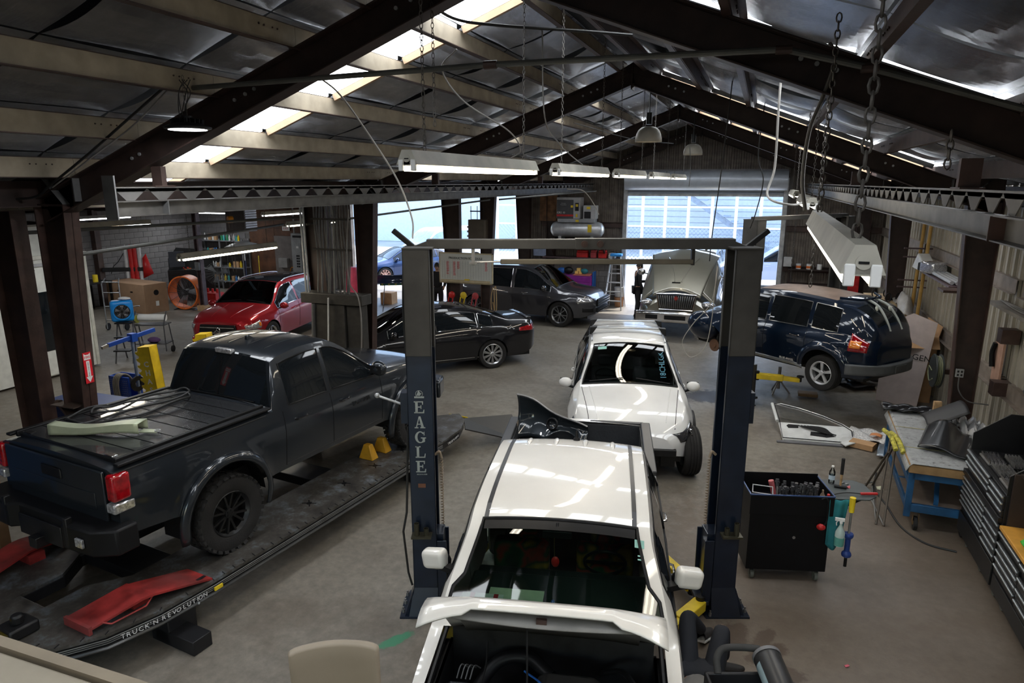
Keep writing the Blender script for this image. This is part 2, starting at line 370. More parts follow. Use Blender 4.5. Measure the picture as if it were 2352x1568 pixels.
# ---- lean-to on the left ----
wl = sempty('wall_left')
B().box(XL-.25, -4, 0, XL-.06, 22.2, 4.2).obj('mortar_bed', mortar, wl, smooth=0)
bl = B().box(0, 0, 0, .08, .39, .19).mesh('block', blockm, 0)
for r in range(16):
 for k in range(18):
  inst('block', bl, wl, (XL-.065, 14.6+.4*k+(.2 if r % 2 else 0), .005+.2*r))
b = B()
for r in range(16):
 for k in range(26): y = 4.2+.4*k+(.2 if r % 2 else 0); b.box(XL-.065, y, .005+.2*r, XL+.015, y+.39, .195+.2*r)
tag(b.obj('block', blockm, wl, smooth=0), kind='stuff')
w2 = sempty('wall_back')
YL = 22.0
bb = B().box(0, 0, 0, .39, .08, .19).mesh('block', blockm, 0)
B().box(XL-.1, YL+.02, 0, -19.0, YL+.2, 4.2).obj('mortar_bed', mortar, w2, smooth=0)
for r in range(17):
 for k in range(6): inst('block', bb, w2, (XL+.4*k+(.2 if r % 2 else 0)-.2, YL, .005+.2*r))
pw = B().box(0, 0, 0, 1.19, .03, 2.42).mesh('plywood_panel', ply, 0)
B().box(-19.0, YL+.06, 0, -15.9, YL+.16, 4.2).obj('wall_core', darkbrown, w2, smooth=0)
for k in range(3):
 inst('plywood_panel', pw, w2, (-19.0+1.2*k-.45*(k == 2), YL+.01+.002*k, 0)); inst('plywood_panel', pw, w2, (-19.0+1.2*k-.45*(k == 2), YL+.012+.002*k, 2.43), sc=(1, 1, .6))
# jamb and lintel beside the wide bright opening, and the siding beyond it
B().box(-15.9, YB-.1, 0, -15.1, YB+.1, 4.2).obj('wall_sheet', sidingd, w2, smooth=0)
B().box(-15.9, YL, 0, -15.8, YB, 4.2).obj('wall_sheet', sidingd, w2, smooth=0)
B().box(-15.1, YB-.05, 3.92, -8.3, YB+.1, 4.3).obj('lintel', darkbrown, w2, smooth=0)
# front wall behind the camera
wf = sempty('wall_front'); B().box(-21.5, -4.15, 0, -3.5, -4, 6.3).obj('wall_sheet', siding, wf, smooth=0); B().box(-3.5, -4.15, 3.2, 3.6, -4, 6.3).obj('wall_sheet', siding, wf, smooth=0)
B().box(1.6, -4.15, 0, 3.6, -4, 3.2).obj('wall_sheet', siding, wf, smooth=0)
# ---- main roof ----
RX = -2.05
def rz(x, o=0): return 6.14 - .375*abs(x-RX) + o
ceil = sempty('ceiling')
b = B()
for sg, xe in ((-1, -7.6), (1, 3.7)):
 b.add([(RX, -4.2, rz(RX)+.06), (xe, -4.2, rz(xe)+.06), (xe, 23.7, rz(xe)+.06), (RX, 23.7, rz(RX)+.06), (RX, -4.2, rz(RX)+.10), (xe, -4.2, rz(xe)+.10), (xe, 23.7, rz(xe)+.10), (RX, 23.7, rz(RX)+.10)],
  [(0, 1, 2, 3), (4, 5, 6, 7), (0, 1, 5, 4), (1, 2, 6, 5), (2, 3, 7, 6), (3, 0, 4, 7)])
b.obj('roof_deck', M('dark_roof_underside', (.03, .03, .032), .6, .3), ceil, smooth=0)
PD = [.22, 1.05, 1.75, 2.65, 3.6, 4.5, 5.4]
STR = [(.15, .95), (6.22, 6.95), (12.55, 13.3), (18.7, 19.5)]
skym = bpy.data.materials.new('skylight_panel'); skym.use_nodes = True; _e = skym.node_tree.nodes['Principled BSDF']; _e.inputs['Base Color'].default_value = (.8, .85, .9, 1); _e.inputs['Emission Color'].default_value = (.90, .95, 1, 1); _e.inputs['Emission Strength'].default_value = SKYLIGHT_E
sk = 1
for y0, y1 in STR:
 for sg in (-1, 1):
  w = sempty('window_%d' % sk); sk += 1
  for a, c in zip(PD[:-1], PD[1:]):
   xa, xc = RX+sg*(a+.03), RX+sg*(c-.03)
   q = B(); q.add([(xa, y0, rz(xa, -.02)), (xc, y0, rz(xc, -.02)), (xc, y1, rz(xc, -.02)), (xa, y1, rz(xa, -.02)), (xa, y0, rz(xa, .02)), (xc, y0, rz(xc, .02)), (xc, y1, rz(xc, .02)), (xa, y1, rz(xa, .02))],
    [(0, 1, 2, 3), (4, 5, 6, 7), (0, 1, 5, 4), (1, 2, 6, 5), (2, 3, 7, 6), (3, 0, 4, 7)])
   q.obj('skylight_pane', skym, w, smooth=0)
   for yy, dd in ((y1+.03, 1), (y0-.03, -1)):
    B().beam((xa, yy, rz(xa, -.06)), (xc, yy, rz(xc, -.06)), .05, .07).obj('skylight_curb', M('curb_wood', (.30, .2, .12), .6) if dd > 0 else galv, w)
# foil blankets
segs = [(-3.9, .1), (1.0, 6.15), (7.03, 12.48), (13.38, 18.6), (19.6, 23.2)]
fcache = {}
for sg in (-1, 1):
 for a, c in zip(PD[:-1], PD[1:]):
  for s0, s1 in segs:
   n = max(1, round((s1-s0)/1.32)); wd = (s1-s0)/n
   for k in range(n):
    var = random.randint(0, 2); key = (sg, round(c-a, 2), round(wd, 2), var)
    if key not in fcache:
     q = B(); rnd = random.Random(var*7+3); W2 = c-a-.02; sag = .055+.05*rnd.random(); ph = rnd.random()*6; tw = rnd.uniform(-.05, .05)
     def fn(u, v):
      y = (v)*(wd-.02-.10*(1 if var == 1 else .3)*math.sin(PI*u)); z = -.375*W2*u + .0 - sag*.75*math.sin(PI*u)*(.65+.35*math.sin(PI*v)) + tw*(v-.5)*math.sin(PI*u)*1.5
      z += .008*math.sin(u*14+ph+3*v)*math.sin(PI*v); return (sg*W2*u, y, z)
     q.grid(fn, 10, 10); fcache[key] = q.mesh('foil_blanket', foilm, 60)
    inst('foil_blanket', fcache[key], ceil, (RX+sg*(a+.01), s0+wd*k+.01, rz(RX+a+.01)))
# purlins
FY = [-.9, 5.15, 11.1, 17.15, 23.15]
for sg in (-1, 1):
 for d in PD:
  x = RX+sg*d
  for y0, y1 in zip([-4.0]+FY, FY+[23.3]):
   if y1-y0 < .3: continue
   q = B(); z = rz(x, -.145); q.box(x-.004, y0+.002, z-.09, x+.004, y1-.002, z+.09); q.box(x-.004, y0+.002, z-.098, x+sg*-.062, y1-.002, z-.09, 1); q.box(x, y0+.002, z+.09, x+sg*.062, y1-.002, z+.098, 1)
   for yy in (y0+.35, y1-.35):
    for kk in (0, .06, .16, .22): q.cyl((x-.012, yy+kk-.1, z+.03), (x+.012, yy+kk-.1, z+.03), .007, n=6, mi=1)
   q.obj('purlin', [cream if sg < 0 else brown, brown], ceil, smooth=0)  # right slope webs in brown: their weaker light is put into the colour
# dangling sheet-edge straps
# ---- portal frames ----
for i, y in enumerate(FY):
 fr = thing('portal_frame', ['portal frame over the camera', 'nearest brown steel portal frame, its left column with the red fire sign', 'second brown steel portal frame, its apex in view under the ridge', 'third brown steel portal frame, behind the black sedan', 'last brown steel portal frame, against the rear wall above the roller door'][i], 'steel frame', (0, y, 0))
 for sg in (-1, 1):
  xe = RX+sg*4.72; q = B()
  za = 5.76; ze = 5.76-.378*4.85
  q.ibeam((RX, 0, za), (RX+sg*4.95, 0, ze-.04), .17, .27, mi=0, up=(0, 0, 1)); q.obj('rafter', darkbrown, fr, smooth=0, bevel=.004)
  xi, xo = (RX-4.62, RX-5.04) if sg < 0 else (RX+4.65, RX+5.08); xib = RX+sg*4.85
  c = B(); T = None
  c.add([(xi, -.006, 3.95), (xo, -.006, 3.95), (xo, -.006, 0), (xib, -.006, 0), (xi, .006, 3.95), (xo, .006, 3.95), (xo, .006, 0), (xib, .006, 0)], [(0, 1, 2, 3), (7, 6, 5, 4), (0, 3, 7, 4), (1, 5, 6, 2), (0, 4, 5, 1), (3, 2, 6, 7)])
  c.beam((xi, 0, 3.98), (xib, 0, 0), .012, .17, up=(1, 0, 0)) if False else c.add([(xi, -.085, 3.95), (xib, -.085, 0), (xib, .085, 0), (xi, .085, 3.95), (xi+sg*.014, -.085, 3.95), (xib+sg*.014, -.085, 0), (xib+sg*.014, .085, 0), (xi+sg*.014, .085, 3.95)], [(0, 1, 2, 3), (7, 6, 5, 4), (0, 4, 5, 1), (1, 5, 6, 2), (2, 6, 7, 3), (3, 7, 4, 0)], 1)
  c.box(xo-.007, -.085, 0, xo+.007, .085, 3.98, 1)
  # haunch
  c.add([(xi-sg*.05, -.006, 3.9), (xo, -.006, 3.9), (xo, -.006, 4.2), (xi-sg*.05, -.006, 4.28), (xi-sg*.05, .006, 3.9), (xo, .006, 3.9), (xo, .006, 4.2), (xi-sg*.05, .006, 4.28)], [(0, 1, 2, 3), (7, 6, 5, 4), (0, 3, 7, 4), (1, 5, 6, 2), (0, 4, 5, 1), (3, 2, 6, 7)])
  c.box(xi, -.08, 3.93, xo, .08, 3.95)
  c.box(xib-sg*.03, -.10, 0, xo+sg*.03, .10, .02)
  c.obj('column', [darkbrown, brown], fr, smooth=0)  # shade on webs and light on flanges put into the two browns
  q = B(); xk = RX+sg*4.45; q.box(xk-.006, -.08, 3.98, xk+.006, .08, 4.22); q.obj('stiffener', greyst, fr, smooth=0); q = B()
  q.add([(xi-sg*.0, -.085, 3.95), (xi-sg*.0, .085, 3.95), (xi+sg*.25, .085, 4.2), (xi+sg*.25, -.085, 4.2)], [(0, 1, 2, 3)]); q.obj('stiffener', greyst, fr, smooth=0)
  # bolts in the web
  q = B()
  for dd in (.55, .65, .78, 2.2, 2.3, 2.42, 3.6, 3.7): q.cyl((RX+sg*dd, -.02, 5.79-.378*dd), (RX+sg*dd, .02, 5.79-.378*dd), .016, n=8)
  tag(q.obj('bolt_row', galv, fr, smooth=0), kind='stuff')
 q = B(); q.prism([(-.28, 0), (-.28, -.1), (0, .0), (.28, -.1), (.28, 0), (0, .15)], .03, 0, TR((RX, .0, 5.80), rad(90))); q.box(RX-.01, -.1, 5.55, RX+.01, .1, 5.92); q.obj('apex_plate', darkbrown, fr, smooth=0)
# ---- lean-to frames, roof ----
lc = sempty('ceiling_lean_to')
def lz(x): return 4.12 - .052*(-7.2-x)
b = B(); b.add([(-7.3, -4, lz(-7.3)+.2), (-21.6, -4, lz(-21.6)+.2), (-21.6, 23.6, lz(-21.6)+.2), (-7.3, 23.6, lz(-7.3)+.2), (-7.3, -4, lz(-7.3)+.24), (-21.6, -4, lz(-21.6)+.24), (-21.6, 23.6, lz(-21.6)+.24), (-7.3, 23.6, lz(-7.3)+.24)],
 [(0, 1, 2, 3), (4, 5, 6, 7), (0, 1, 5, 4), (1, 2, 6, 5), (2, 3, 7, 6), (3, 0, 4, 7)]); b.obj('roof_deck', M('grey_roof_underside', (.14, .13, .15), .5, .5, var=.3, scale=3), lc, smooth=0)
for x in [-8.6-1.55*k for k in range(9)]:
 B().zbeam((x, -3.8, lz(x)+.1), (x, 23.2, lz(x)+.1), .06, .18).obj('purlin', brown, lc, smooth=0)
for i, y in enumerate(FY):
 fr = thing('lean_to_frame', ['lean-to frame beside the camera', 'dark lean-to steel frame left of the fire-sign column', 'lean-to steel frame left of the conduit cabinet', 'lean-to steel frame in the bright opening', 'lean-to steel frame along the rear opening'][i], 'steel frame', (0, y, 0))
 B().ibeam((-7.7, 0, lz(-7.7)-.12), (-21.35, 0, lz(-21.35)-.06), .15, .22).obj('rafter', darkbrown, fr, smooth=0)
 c = B(); xi, xo, xb = (-7.9, -7.48, -7.8) if i == 1 else (-8.25, -7.72, -8.05)
 c.add([(xi, -.006, 4.0), (xo, -.006, 4.0), (xo, -.006, 0), (xb, -.006, 0), (xi, .006, 4.0), (xo, .006, 4.0), (xo, .006, 0), (xb, .006, 0)], [(0, 1, 2, 3), (7, 6, 5, 4), (0, 3, 7, 4), (1, 5, 6, 2), (0, 4, 5, 1), (3, 2, 6, 7)])
 c.box(xo-.007, -.085, 0, xo+.007, .085, 4.0, 1); c.add([(xi, -.085, 4), (xb, -.085, 0), (xb, .085, 0), (xi, .085, 4)], [(0, 1, 2, 3)], 1); c.box(xb-.05, -.1, 0, xo+.05, .1, .02); c.obj('column', [darkbrown, brown], fr, smooth=0)  # same split here: darker brown paints the shaded web, brown the lit flanges
# small interior column by the shelves
cl = thing('steel_column', 'slim brown steel column standing before the storage shelves', 'column', (-17.3, 17.6, 0))
b = B(); b.box(-.08, -.006, 0, .08, .006, 3.7); b.box(-.09, -.08, 0, -.08, .08, 3.7); b.box(.08, -.08, 0, .09, .08, 3.7); b.obj('shaft', M('mauve_brown_steel', (.10, .065, .07), .5, .2, var=.3, dust=.4), cl, smooth=0)
B().box(-.16, -.16, 0, .16, .16, .18).obj('footing', cardb, cl, bevel=.01); B().box(-.08, -.16, 1.35, .08, -.06, 1.62).obj('switch_box', greyst, cl, bevel=.01)
cl = thing('steel_column', 'brown steel column set against the left block wall', 'column', (-21.2, 17.1, 0)); B().box(-.1, -.1, 0, .1, .1, 3.3).obj('shaft', brown, cl, smooth=0)
# long eave beams
b = B(); b.ibeam((-7.05, -4, 4.05), (-7.05, 23.2, 4.05), .12, .26); struct(b.obj('trim_1', darkbrown, smooth=0))
b = B(); b.ibeam((3.2, -4, 3.98), (3.2, 23.2, 3.98), .12, .26); struct(b.obj('trim_2', darkbrown, smooth=0))
# ---- crane rails ----
def crane_rail(x, y0, y1, z, side, label):
 t = thing('crane_rail', label, 'crane rail', (x, y0, z)); n = int((y1-y0)/.36); L_ = y1-y0
 b = B(); s = side; b.box(-.004, 0, .0, .004, L_, .135); b.box(0, 0, 0, s*.07, L_, .008); b.box(-.03, 0, .128, s*.07, L_, .138); b.obj('lower_channel', M('rail_steel', (.10, .095, .088), .5, .5, var=.3, dust=.6), t, smooth=0)
 b = B(); b.box(-.03, 0, .25, s*.06, L_, .262); b.obj('top_flange', M('rail_top', (.15, .145, .135), .5, .4, dust=.5), t, smooth=0)
 w = B()
 for k in range(n):
  ya = L_*k/n; yb = L_*(k+1)/n; d = .03
  w.add([(0, ya+d, .25), (0, yb-d+.06, .25), (0, (ya+yb)/2+.06, .138), (0, (ya+yb)/2-.03, .138), (.006, ya+d, .25), (.006, yb-d+.06, .25), (.006, (ya+yb)/2+.06, .138), (.006, (ya+yb)/2-.03, .138)],
   [(0, 1, 2, 3), (7, 6, 5, 4), (0, 3, 7, 4), (1, 5, 6, 2), (3, 2, 6, 7)])
  w.box(0, ya, .22, .006, yb, .25)
 w.obj('web_teeth', M('rail_web', (.20, .13, .085) if side < 0 else (.13, .125, .12), .6, .2, dust=.3), t, smooth=0)
 for yy in [v-y0 for v in FY if y0-.4 < v < y1+.1]:
  q = B(); q.box(-.06, yy-.03, .26, .06, yy+.03, .45); q.box(-.07, yy-.12, .262, .07, yy+.12, .272); q.obj('hanger', brown, t, smooth=0)
 return t
cr = crane_rail(-5.45, 4.6, 23.0, 3.865, 1, 'long steel crane rail with toothed web running down the left side')
B().box(-.05, -.03, -.02, .09, -.015, .36).obj('end_plate', greyst, cr, smooth=0); B().box(0, .55, 0, .075, .56, .13).obj('stop', greyst, cr, smooth=0)
cr = crane_rail(1.2, 3.3, 23.0, 3.865, -1, 'long steel crane rail with toothed web running down the right side')
B().box(-.08, .98, 0, -.0, .99, .13).obj('stop', brown, cr, smooth=0)
# ================= outside =================
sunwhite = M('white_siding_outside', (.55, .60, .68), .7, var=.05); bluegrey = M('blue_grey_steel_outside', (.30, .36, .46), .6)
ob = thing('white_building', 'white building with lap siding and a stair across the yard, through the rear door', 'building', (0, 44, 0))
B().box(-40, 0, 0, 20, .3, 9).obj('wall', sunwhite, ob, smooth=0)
sb = B().box(0, 0, 0, 20, .04, .30).mesh('siding_board', sunwhite, 0)
for k in range(26): inst('siding_board', sb, ob, (-9, -.05, .35*k), (rad(4), 0, 0))
for k, x in enumerate((-3.0, -1.2, 3.2, 5.6)):
 q = B(); q.box(x, -.12, 3.4, x+1.1, -.05, 4.5); q.obj('louvre_window', bluegrey, ob, smooth=0)
B().box(1.9, -5, 0, 3.0, -4.2, 7).obj('post', M('navy_steel_outside', (.10, .14, .25), .6), ob, smooth=0)
b = B(); b.beam((-12.5, -2, .4), (-5.2, -2, 5.6), .2, .4); b.beam((-5.8, -1.6, 4.4), (.5, -1.6, 0.2), .2, .3)
for k in range(14): b.box(-5.8+.45*k, -2.2, 4.6-.30*k, -5.4+.45*k, -1.2, 4.66-.30*k)
b.obj('stair', bluegrey, ob, smooth=0)
fwhite = M('fence_white', (.85, .87, .9), .6)
fe = thing('steel_fence', 'tall white steel fence with mesh at its foot, beyond the rear door', 'fence', (0, 36, 0))
for k in range(19): B().box(-14+1.15*k, -.04, 0, -13.86+1.15*k, .04, 7).obj('fence_post', fwhite, fe, smooth=0)
for z in (1.9, 2.9, 5.2): B().box(-14, -.03, z, 8, .03, z+.08).obj('fence_rail', fwhite, fe, smooth=0)
b = B()
for k in range(110):
 x = -14+.2*k
 for s in (0, 1): b.beam((x, 0, .2 if s else 1.9), (x+1.7, 0, 1.9 if s else .2), .02, .02)
tag(b.obj('mesh_wire', bluegrey, fe, smooth=0), kind='stuff')
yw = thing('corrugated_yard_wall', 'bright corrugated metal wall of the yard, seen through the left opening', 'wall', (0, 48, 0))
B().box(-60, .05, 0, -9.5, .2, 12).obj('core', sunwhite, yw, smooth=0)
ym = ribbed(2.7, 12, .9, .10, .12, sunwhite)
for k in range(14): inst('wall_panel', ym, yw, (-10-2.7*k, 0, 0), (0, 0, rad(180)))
# ================= vehicles =================
def wheel_meshes(r, w, rimr, spokes, style, rimmat, tread=0):
 t = B()
 prof = [(rimr, -w*.42), (rimr+.02, -w*.48), (r*.86, -w*.52), (r*.95, -w*.5), (r, -w*.38)]
 if tread == 0:
  for k in range(4):
   y = -w*.38 + w*.76*(k+.2)/4.2; prof += [(r, y+.0), (r, y+w*.12), (r-.008, y+w*.13), (r-.008, y+w*.16)]
 prof += [(r, w*.38), (r*.95, w*.5), (r*.86, w*.52), (rimr+.02, w*.48), (rimr, w*.42)]
 t.lathe(prof, 40)
 if tread:
  for k in range(30):
   a = 2*PI*k/30
   for s, off in ((-.30, 0), (-.1, .5), (.1, 0), (.3, .5)):
    T = Matrix.Rotation(a + off*2*PI/30, 4, 'Z') @ Matrix.Translation((r, 0, s*w))
    t.cbox(0, 0, 0, .022, .058, w*.17, 0, T @ Matrix.Rotation(.35 if s*off else -.3, 4, 'X'))
   for s in (-1, 1):
    T = Matrix.Rotation(a + (.5 if s > 0 else 0)*2*PI/30, 4, 'Z') @ Matrix.Translation((r*.955, 0, s*w*.475))
    t.cbox(0, 0, 0, .055, .05, .022, 0, T @ Matrix.Rotation(-s*.5, 4, 'Y'))
 tm = t.mesh('tire', rubber)
 m = B(); m.lathe([(rimr*.97, -w*.42), (rimr*.9, -w*.3), (rimr*.9, w*.30), (rimr*.95, w*.36), (rimr*1.03, w*.44), (rimr*1.0, w*.46), (rimr*.93, w*.36), (rimr*.90, w*.33)], 40)
 f = w*.33; hub = rimr*.22
 m.lathe([(.001, f+.012), (hub*.5, f+.014), (hub, f+.002), (hub*1.1, f-.03), (hub*1.1, f-.06)], 20)
 for k in range(spokes):
  a = 2*PI*k/spokes
  offs = (-.11, .11) if style == 'Y' else ((-.07, .07) if style == 'V' else (0,))
  for o_ in offs:
   sw = rimr*(.10 if len(offs) > 1 else (.17 if style == 'wide' else .12))
   a1 = a + (o_ * (.3 if style == 'Y' else 1)); a2 = a + o_ * (2.2 if style == 'Y' else 1.2)
   p0 = Vector((math.cos(a1)*hub*.8, math.sin(a1)*hub*.8, f-.005)); p1 = Vector((math.cos(a2)*rimr*.95, math.sin(a2)*rimr*.95, f+.01))
   d = (p1-p0).normalized(); side = Vector((-d.y, d.x, 0)).normalized()
   e = sw * (1.6 if style == 'wide' else .9)
   vs = [p0+side*sw/2, p0-side*sw/2, p1-side*e/2, p1+side*e/2]
   m.add([v for v in vs] + [v - Vector((0, 0, .03)) for v in vs], [(0,1,2,3),(7,6,5,4),(0,4,5,1),(1,5,6,2),(2,6,7,3),(3,7,4,0)])
 for k in range(5):
  a = 2*PI*k/5 + .3; m.cyl((math.cos(a)*hub*.62, math.sin(a)*hub*.62, f), (math.cos(a)*hub*.62, math.sin(a)*hub*.62, f+.016), .011, n=8)
 rm = m.mesh('rim', rimmat)
 b = B(); b.lathe([(.001, 0), (rimr*.62, 0), (rimr*.62, -.015), (.001, -.015)], 24); b.lathe([(.001, -.02), (rimr*.88, -.02), (rimr*.88, -.03), (.001, -.03)], 24)
 return tm, rm, b.mesh('brake_disc', M('brake_dark', (.03, .03, .03), .5, .6))
def add_wheel(car, ms, x, y, z, side, steer=0, name='wheel'):
 w = bpy.data.objects.new(name, None); COL.objects.link(w); w.parent = car; w.location = (x, y, z); w.rotation_euler = (0, rad(90)*side, steer)
 w.empty_display_size = .1
 for nm, me in zip(('tire', 'rim', 'brake_disc'), ms): inst(nm, me, w, (0, 0, 0))
 return w
class Car:
 """body lofted from cross-sections; local +Y forward, Z up"""
 def __init__(s, name, label, cat, loc, f, paint, spec):
  s.S = spec; s.p = paint
  s.root = thing(name, label, cat, loc, math.atan2(-f[0], f[1]))
  s.w = curve(spec['w']); s.zt = curve(spec['zt']); s.zb = curve(spec['zb']); s.wr = curve(spec['wr']); s.zs = curve(spec['zs'])
  s.ax = spec['axles']; s.R = spec['arch']; s.rz = spec['r']; s.dz = spec.get('drop', 0)
  s.fl = spec.get('flare', .015); s.crown = spec.get('crown', .05); s.hd = spec.get('hd', 1)
 def half(s, y, z):
  """half width at station y, height z of the lower body"""
  w = s.w(y); zb = s.zb(y); t = max(0, min(1, (z - .25)/(zb - .25)))
  tb = s.S.get('tuck', .04)
  bul = -tb*(1-t)**3 - s.S.get('shoulder', .05)*max(0, (t-.72)/.28)**1.7
  x = w + bul
  for ya in s.ax:
   r = math.hypot(y-ya, z-s.rz); q = (r - s.R)/.14
   if -0.2 < q < 1: x += s.fl*(1-max(0, q))**1.3
  return x
 def section(s, y):
  zs = s.zs(y)
  for ya in s.ax:
   d = abs(y-ya)
   if d <= s.R + 1e-6: zs = max(zs, s.rz + math.sqrt(max(0, s.R*s.R - d*d)))
  zb = s.zb(y); zt = s.zt(y); zs = min(zs, zb-.05); P = []
  for i in range(9):
   z = zs + (zb-zs)*i/8; P.append((s.half(y, z), z))
  xb = P[-1][0]; cr = s.crown; wr = min(s.wr(y), xb-.02); zr = max(zb+.006, zt-cr)
  gh = zr - zb
  def side(t, out=0): return (xb + (wr-xb)*t + out + .02*min(1, gh/.4)*math.sin(PI*t), zb + gh*t)
  P.append(side(.03)); P.append(side(.45)); P.append(side(.88)); P.append(side(1))
  rin = wr - (s.S['pil'] if 'pil' in s.S and gh > .2 else min(.055, .03+.05*gh))
  P.append((rin, zr + cr*.28))
  for k in range(1, 7):
   t = k/6; P.append((rin*(1-t), zr + cr*(.28 + .72*(1-(1-t)**2))))
  return P   # 0..8 lower, 9,10,11 glass rows, 12 rail, 13 roof edge, 14..19 roof
 def build(s):
  S = s.S; L0, L1 = S['L']; st = set()
  n = int((L1-L0)/.07)
  for i in range(n+1): st.add(round(L0+(L1-L0)*i/n, 4))
  for ya in s.ax:
   for k in range(-8, 9): st.add(round(ya + s.R*math.sin(k/8*PI/2), 4))
   st.add(round(ya+s.R+.004, 4)); st.add(round(ya-s.R-.004, 4))
  brk = [v for r in S.get('side_glass', []) for v in r] + list(S.get('windshield', ())) + list(S.get('backlight', ())) + list(S.get('roofpane') or ()) + list(S.get('open_top', ())) + list(S.get('open_hood', ())) + [L0+.03, L0+.01, L1-.03, L1-.01]
  brk = sorted(set(round(v, 4) for v in brk)); st = sorted([v for v in st if all(abs(v-b) > .018 for b in brk)] + brk)
  secs = [s.section(y) for y in st]; m = len(secs[0]); NP = 2*m-1
  V = []
  for y, P in zip(st, secs):
   row = [(x, y, z) for x, z in P] + [(-x, y, z) for x, z in reversed(P[:-1])]
   V += row
  cats = {k: B() for k in ('paint', 'side', 'wind', 'back', 'roofp')}
  def inr(y, r): return r and r[0]-1e-5 <= y <= r[1]+1e-5
  F = {k: [] for k in cats}
  for i in range(len(st)-1):
   ym = (st[i]+st[i+1])/2
   for j in range(NP-1):
    jj = j if j < m-1 else NP-2-j
    f = (i*NP+j, (i+1)*NP+j, (i+1)*NP+j+1, i*NP+j+1); c = 'paint'
    if jj in (9, 10) and any(inr(ym, r) for r in S.get('side_glass', [])): c = 'side'
    if jj >= 13:
     if inr(ym, S.get('windshield')): c = 'wind'
     elif inr(ym, S.get('backlight')): c = 'back'
     elif inr(ym, S.get('roofpane')): c = 'roofp'
    if jj >= 13 and (inr(ym, S.get('open_top')) or inr(ym, S.get('open_hood'))): continue
    F[c].append(f)
  F['paint'].append(tuple(range(NP))); F['paint'].append(tuple((len(st)-1)*NP + j for j in reversed(range(NP))))
  names = {'paint': 'body_shell', 'side': 'side_window', 'wind': 'windshield', 'back': 'rear_window', 'roofp': 'roof_glass'}
  for k, fs in F.items():
   if not fs: continue
   used = sorted({i for f in fs for i in f}); mp = {v: i for i, v in enumerate(used)}
   b = B(); b.v = [V[i] for i in used]; b.f = [tuple(mp[i] for i in f) for f in fs]; b.m = [0]*len(fs)
   mt = {'paint': s.p, 'side': S.get('sglass', glass_dark), 'wind': S.get('wglass', glass_mid), 'back': S.get('bglass', glass_dark), 'roofp': glass_dark}[k]
   if k == 'side':
    for sg in (1, -1):
     c = B(); keep = [f for f in fs if V[f[0]][0]*sg > 0]
     us = sorted({i for f in keep for i in f}); m2 = {v: i for i, v in enumerate(us)}
     c.v = [V[i] for i in us]; c.f = [tuple(m2[i] for i in f) for f in keep]; c.m = [0]*len(keep)
     c.obj('side_window', mt, s.root, smooth=30)
   else:
    o = b.obj(names[k], mt, s.root, smooth=32)
  # underbody and wheel wells
  u = B(); wm = s.w(0)-.22; u.box(-wm, L0+.15, s.zs(0)-.02, wm, L1-.2, s.zs(0)+.16)
  for ya in s.ax:
   for sg in (1, -1):
    xo = s.w(ya)-.03; xi = xo-.30
    T = Matrix.Translation((0, ya, s.rz)) @ Matrix.Rotation(rad(90), 4, 'Y')
    vs = []; k = 12
    for q in range(k+1):
     a = PI*q/k
     for x in (xo, xi): vs.append((sg*x, ya + s.R*1.01*math.cos(a), s.rz + s.R*1.01*math.sin(a)))
    fs = [(2*q, 2*q+2, 2*q+3, 2*q+1) for q in range(k)]
    u.add(vs, fs); u.add([(sg*xi, v[1], v[2]) for v in vs[1::2]], [tuple(range(k+1))])
  u.obj('underbody', blackm, s.root, smooth=0)
  return s
 def sidept(s, y, z, off=.004):
  zb = s.zb(y)
  if z <= zb: x = s.half(y, z)
  else:
   P = s.section(y)[8:]
   x = P[0][0]
   for a, b in zip(P, P[1:]):
    if a[1] <= z <= b[1]: x = a[0] + (b[0]-a[0])*(z-a[1])/max(1e-6, b[1]-a[1]); break
  return x + off
 def toppt(s, x, y, off=.004):
  P = s.section(y)[8:]; ax = abs(x)
  for a, b in zip(P, P[1:]):
   if b[0] <= ax <= a[0]: return a[1] + (b[1]-a[1])*(a[0]-ax)/max(1e-6, a[0]-b[0]) + off
  return P[-1][1] + off
 def patch(s, name, mat, sides, y0, y1, zlo, zhi, off=.006, n=10, k=4, parent=None):
  """skin patch on the flank; zlo, zhi numbers or functions of y"""
  lo = zlo if callable(zlo) else (lambda y: zlo); hi = zhi if callable(zhi) else (lambda y: zhi); out = None
  for sg in sides:
   b = B()
   def fn(u, v, sg=sg):
    y = y0+(y1-y0)*u; z = lo(y)+(hi(y)-lo(y))*v; return (sg*s.sidept(y, z, off), y, z)
   b.grid(fn, n, k); out = b.obj(name, mat, parent or s.root, solid=.006)
  return out
 def strip(s, name, mat, pts, r, parent=None):
  b = B(); b.tube(pts, r, 6); return b.obj(name, mat, parent or s.root)
 def seam(s, sides, pts, r=.004, mat=None, name='panel_gap'):
  for sg in sides:
   b = B(); b.tube([(sg*s.sidept(y, z, .0005), y, z) for y, z in pts], r, 5); b.obj(name, mat or blackp, s.root)
 def vline(s, y, z0, z1, n=12, dy=0): return [(y+dy*i/n, z0+(z1-z0)*i/n) for i in range(n+1)]
 def handle(s, side, y, z, mat):
  b = B(); x = s.sidept(y, z, .0); b.tube([(side*(x-.01), y-.09, z), (side*(x+.028), y-.07, z), (side*(x+.032), y, z), (side*(x+.028), y+.07, z), (side*(x-.01), y+.09, z)], .011, 8); b.obj('door_handle', mat, s.root)
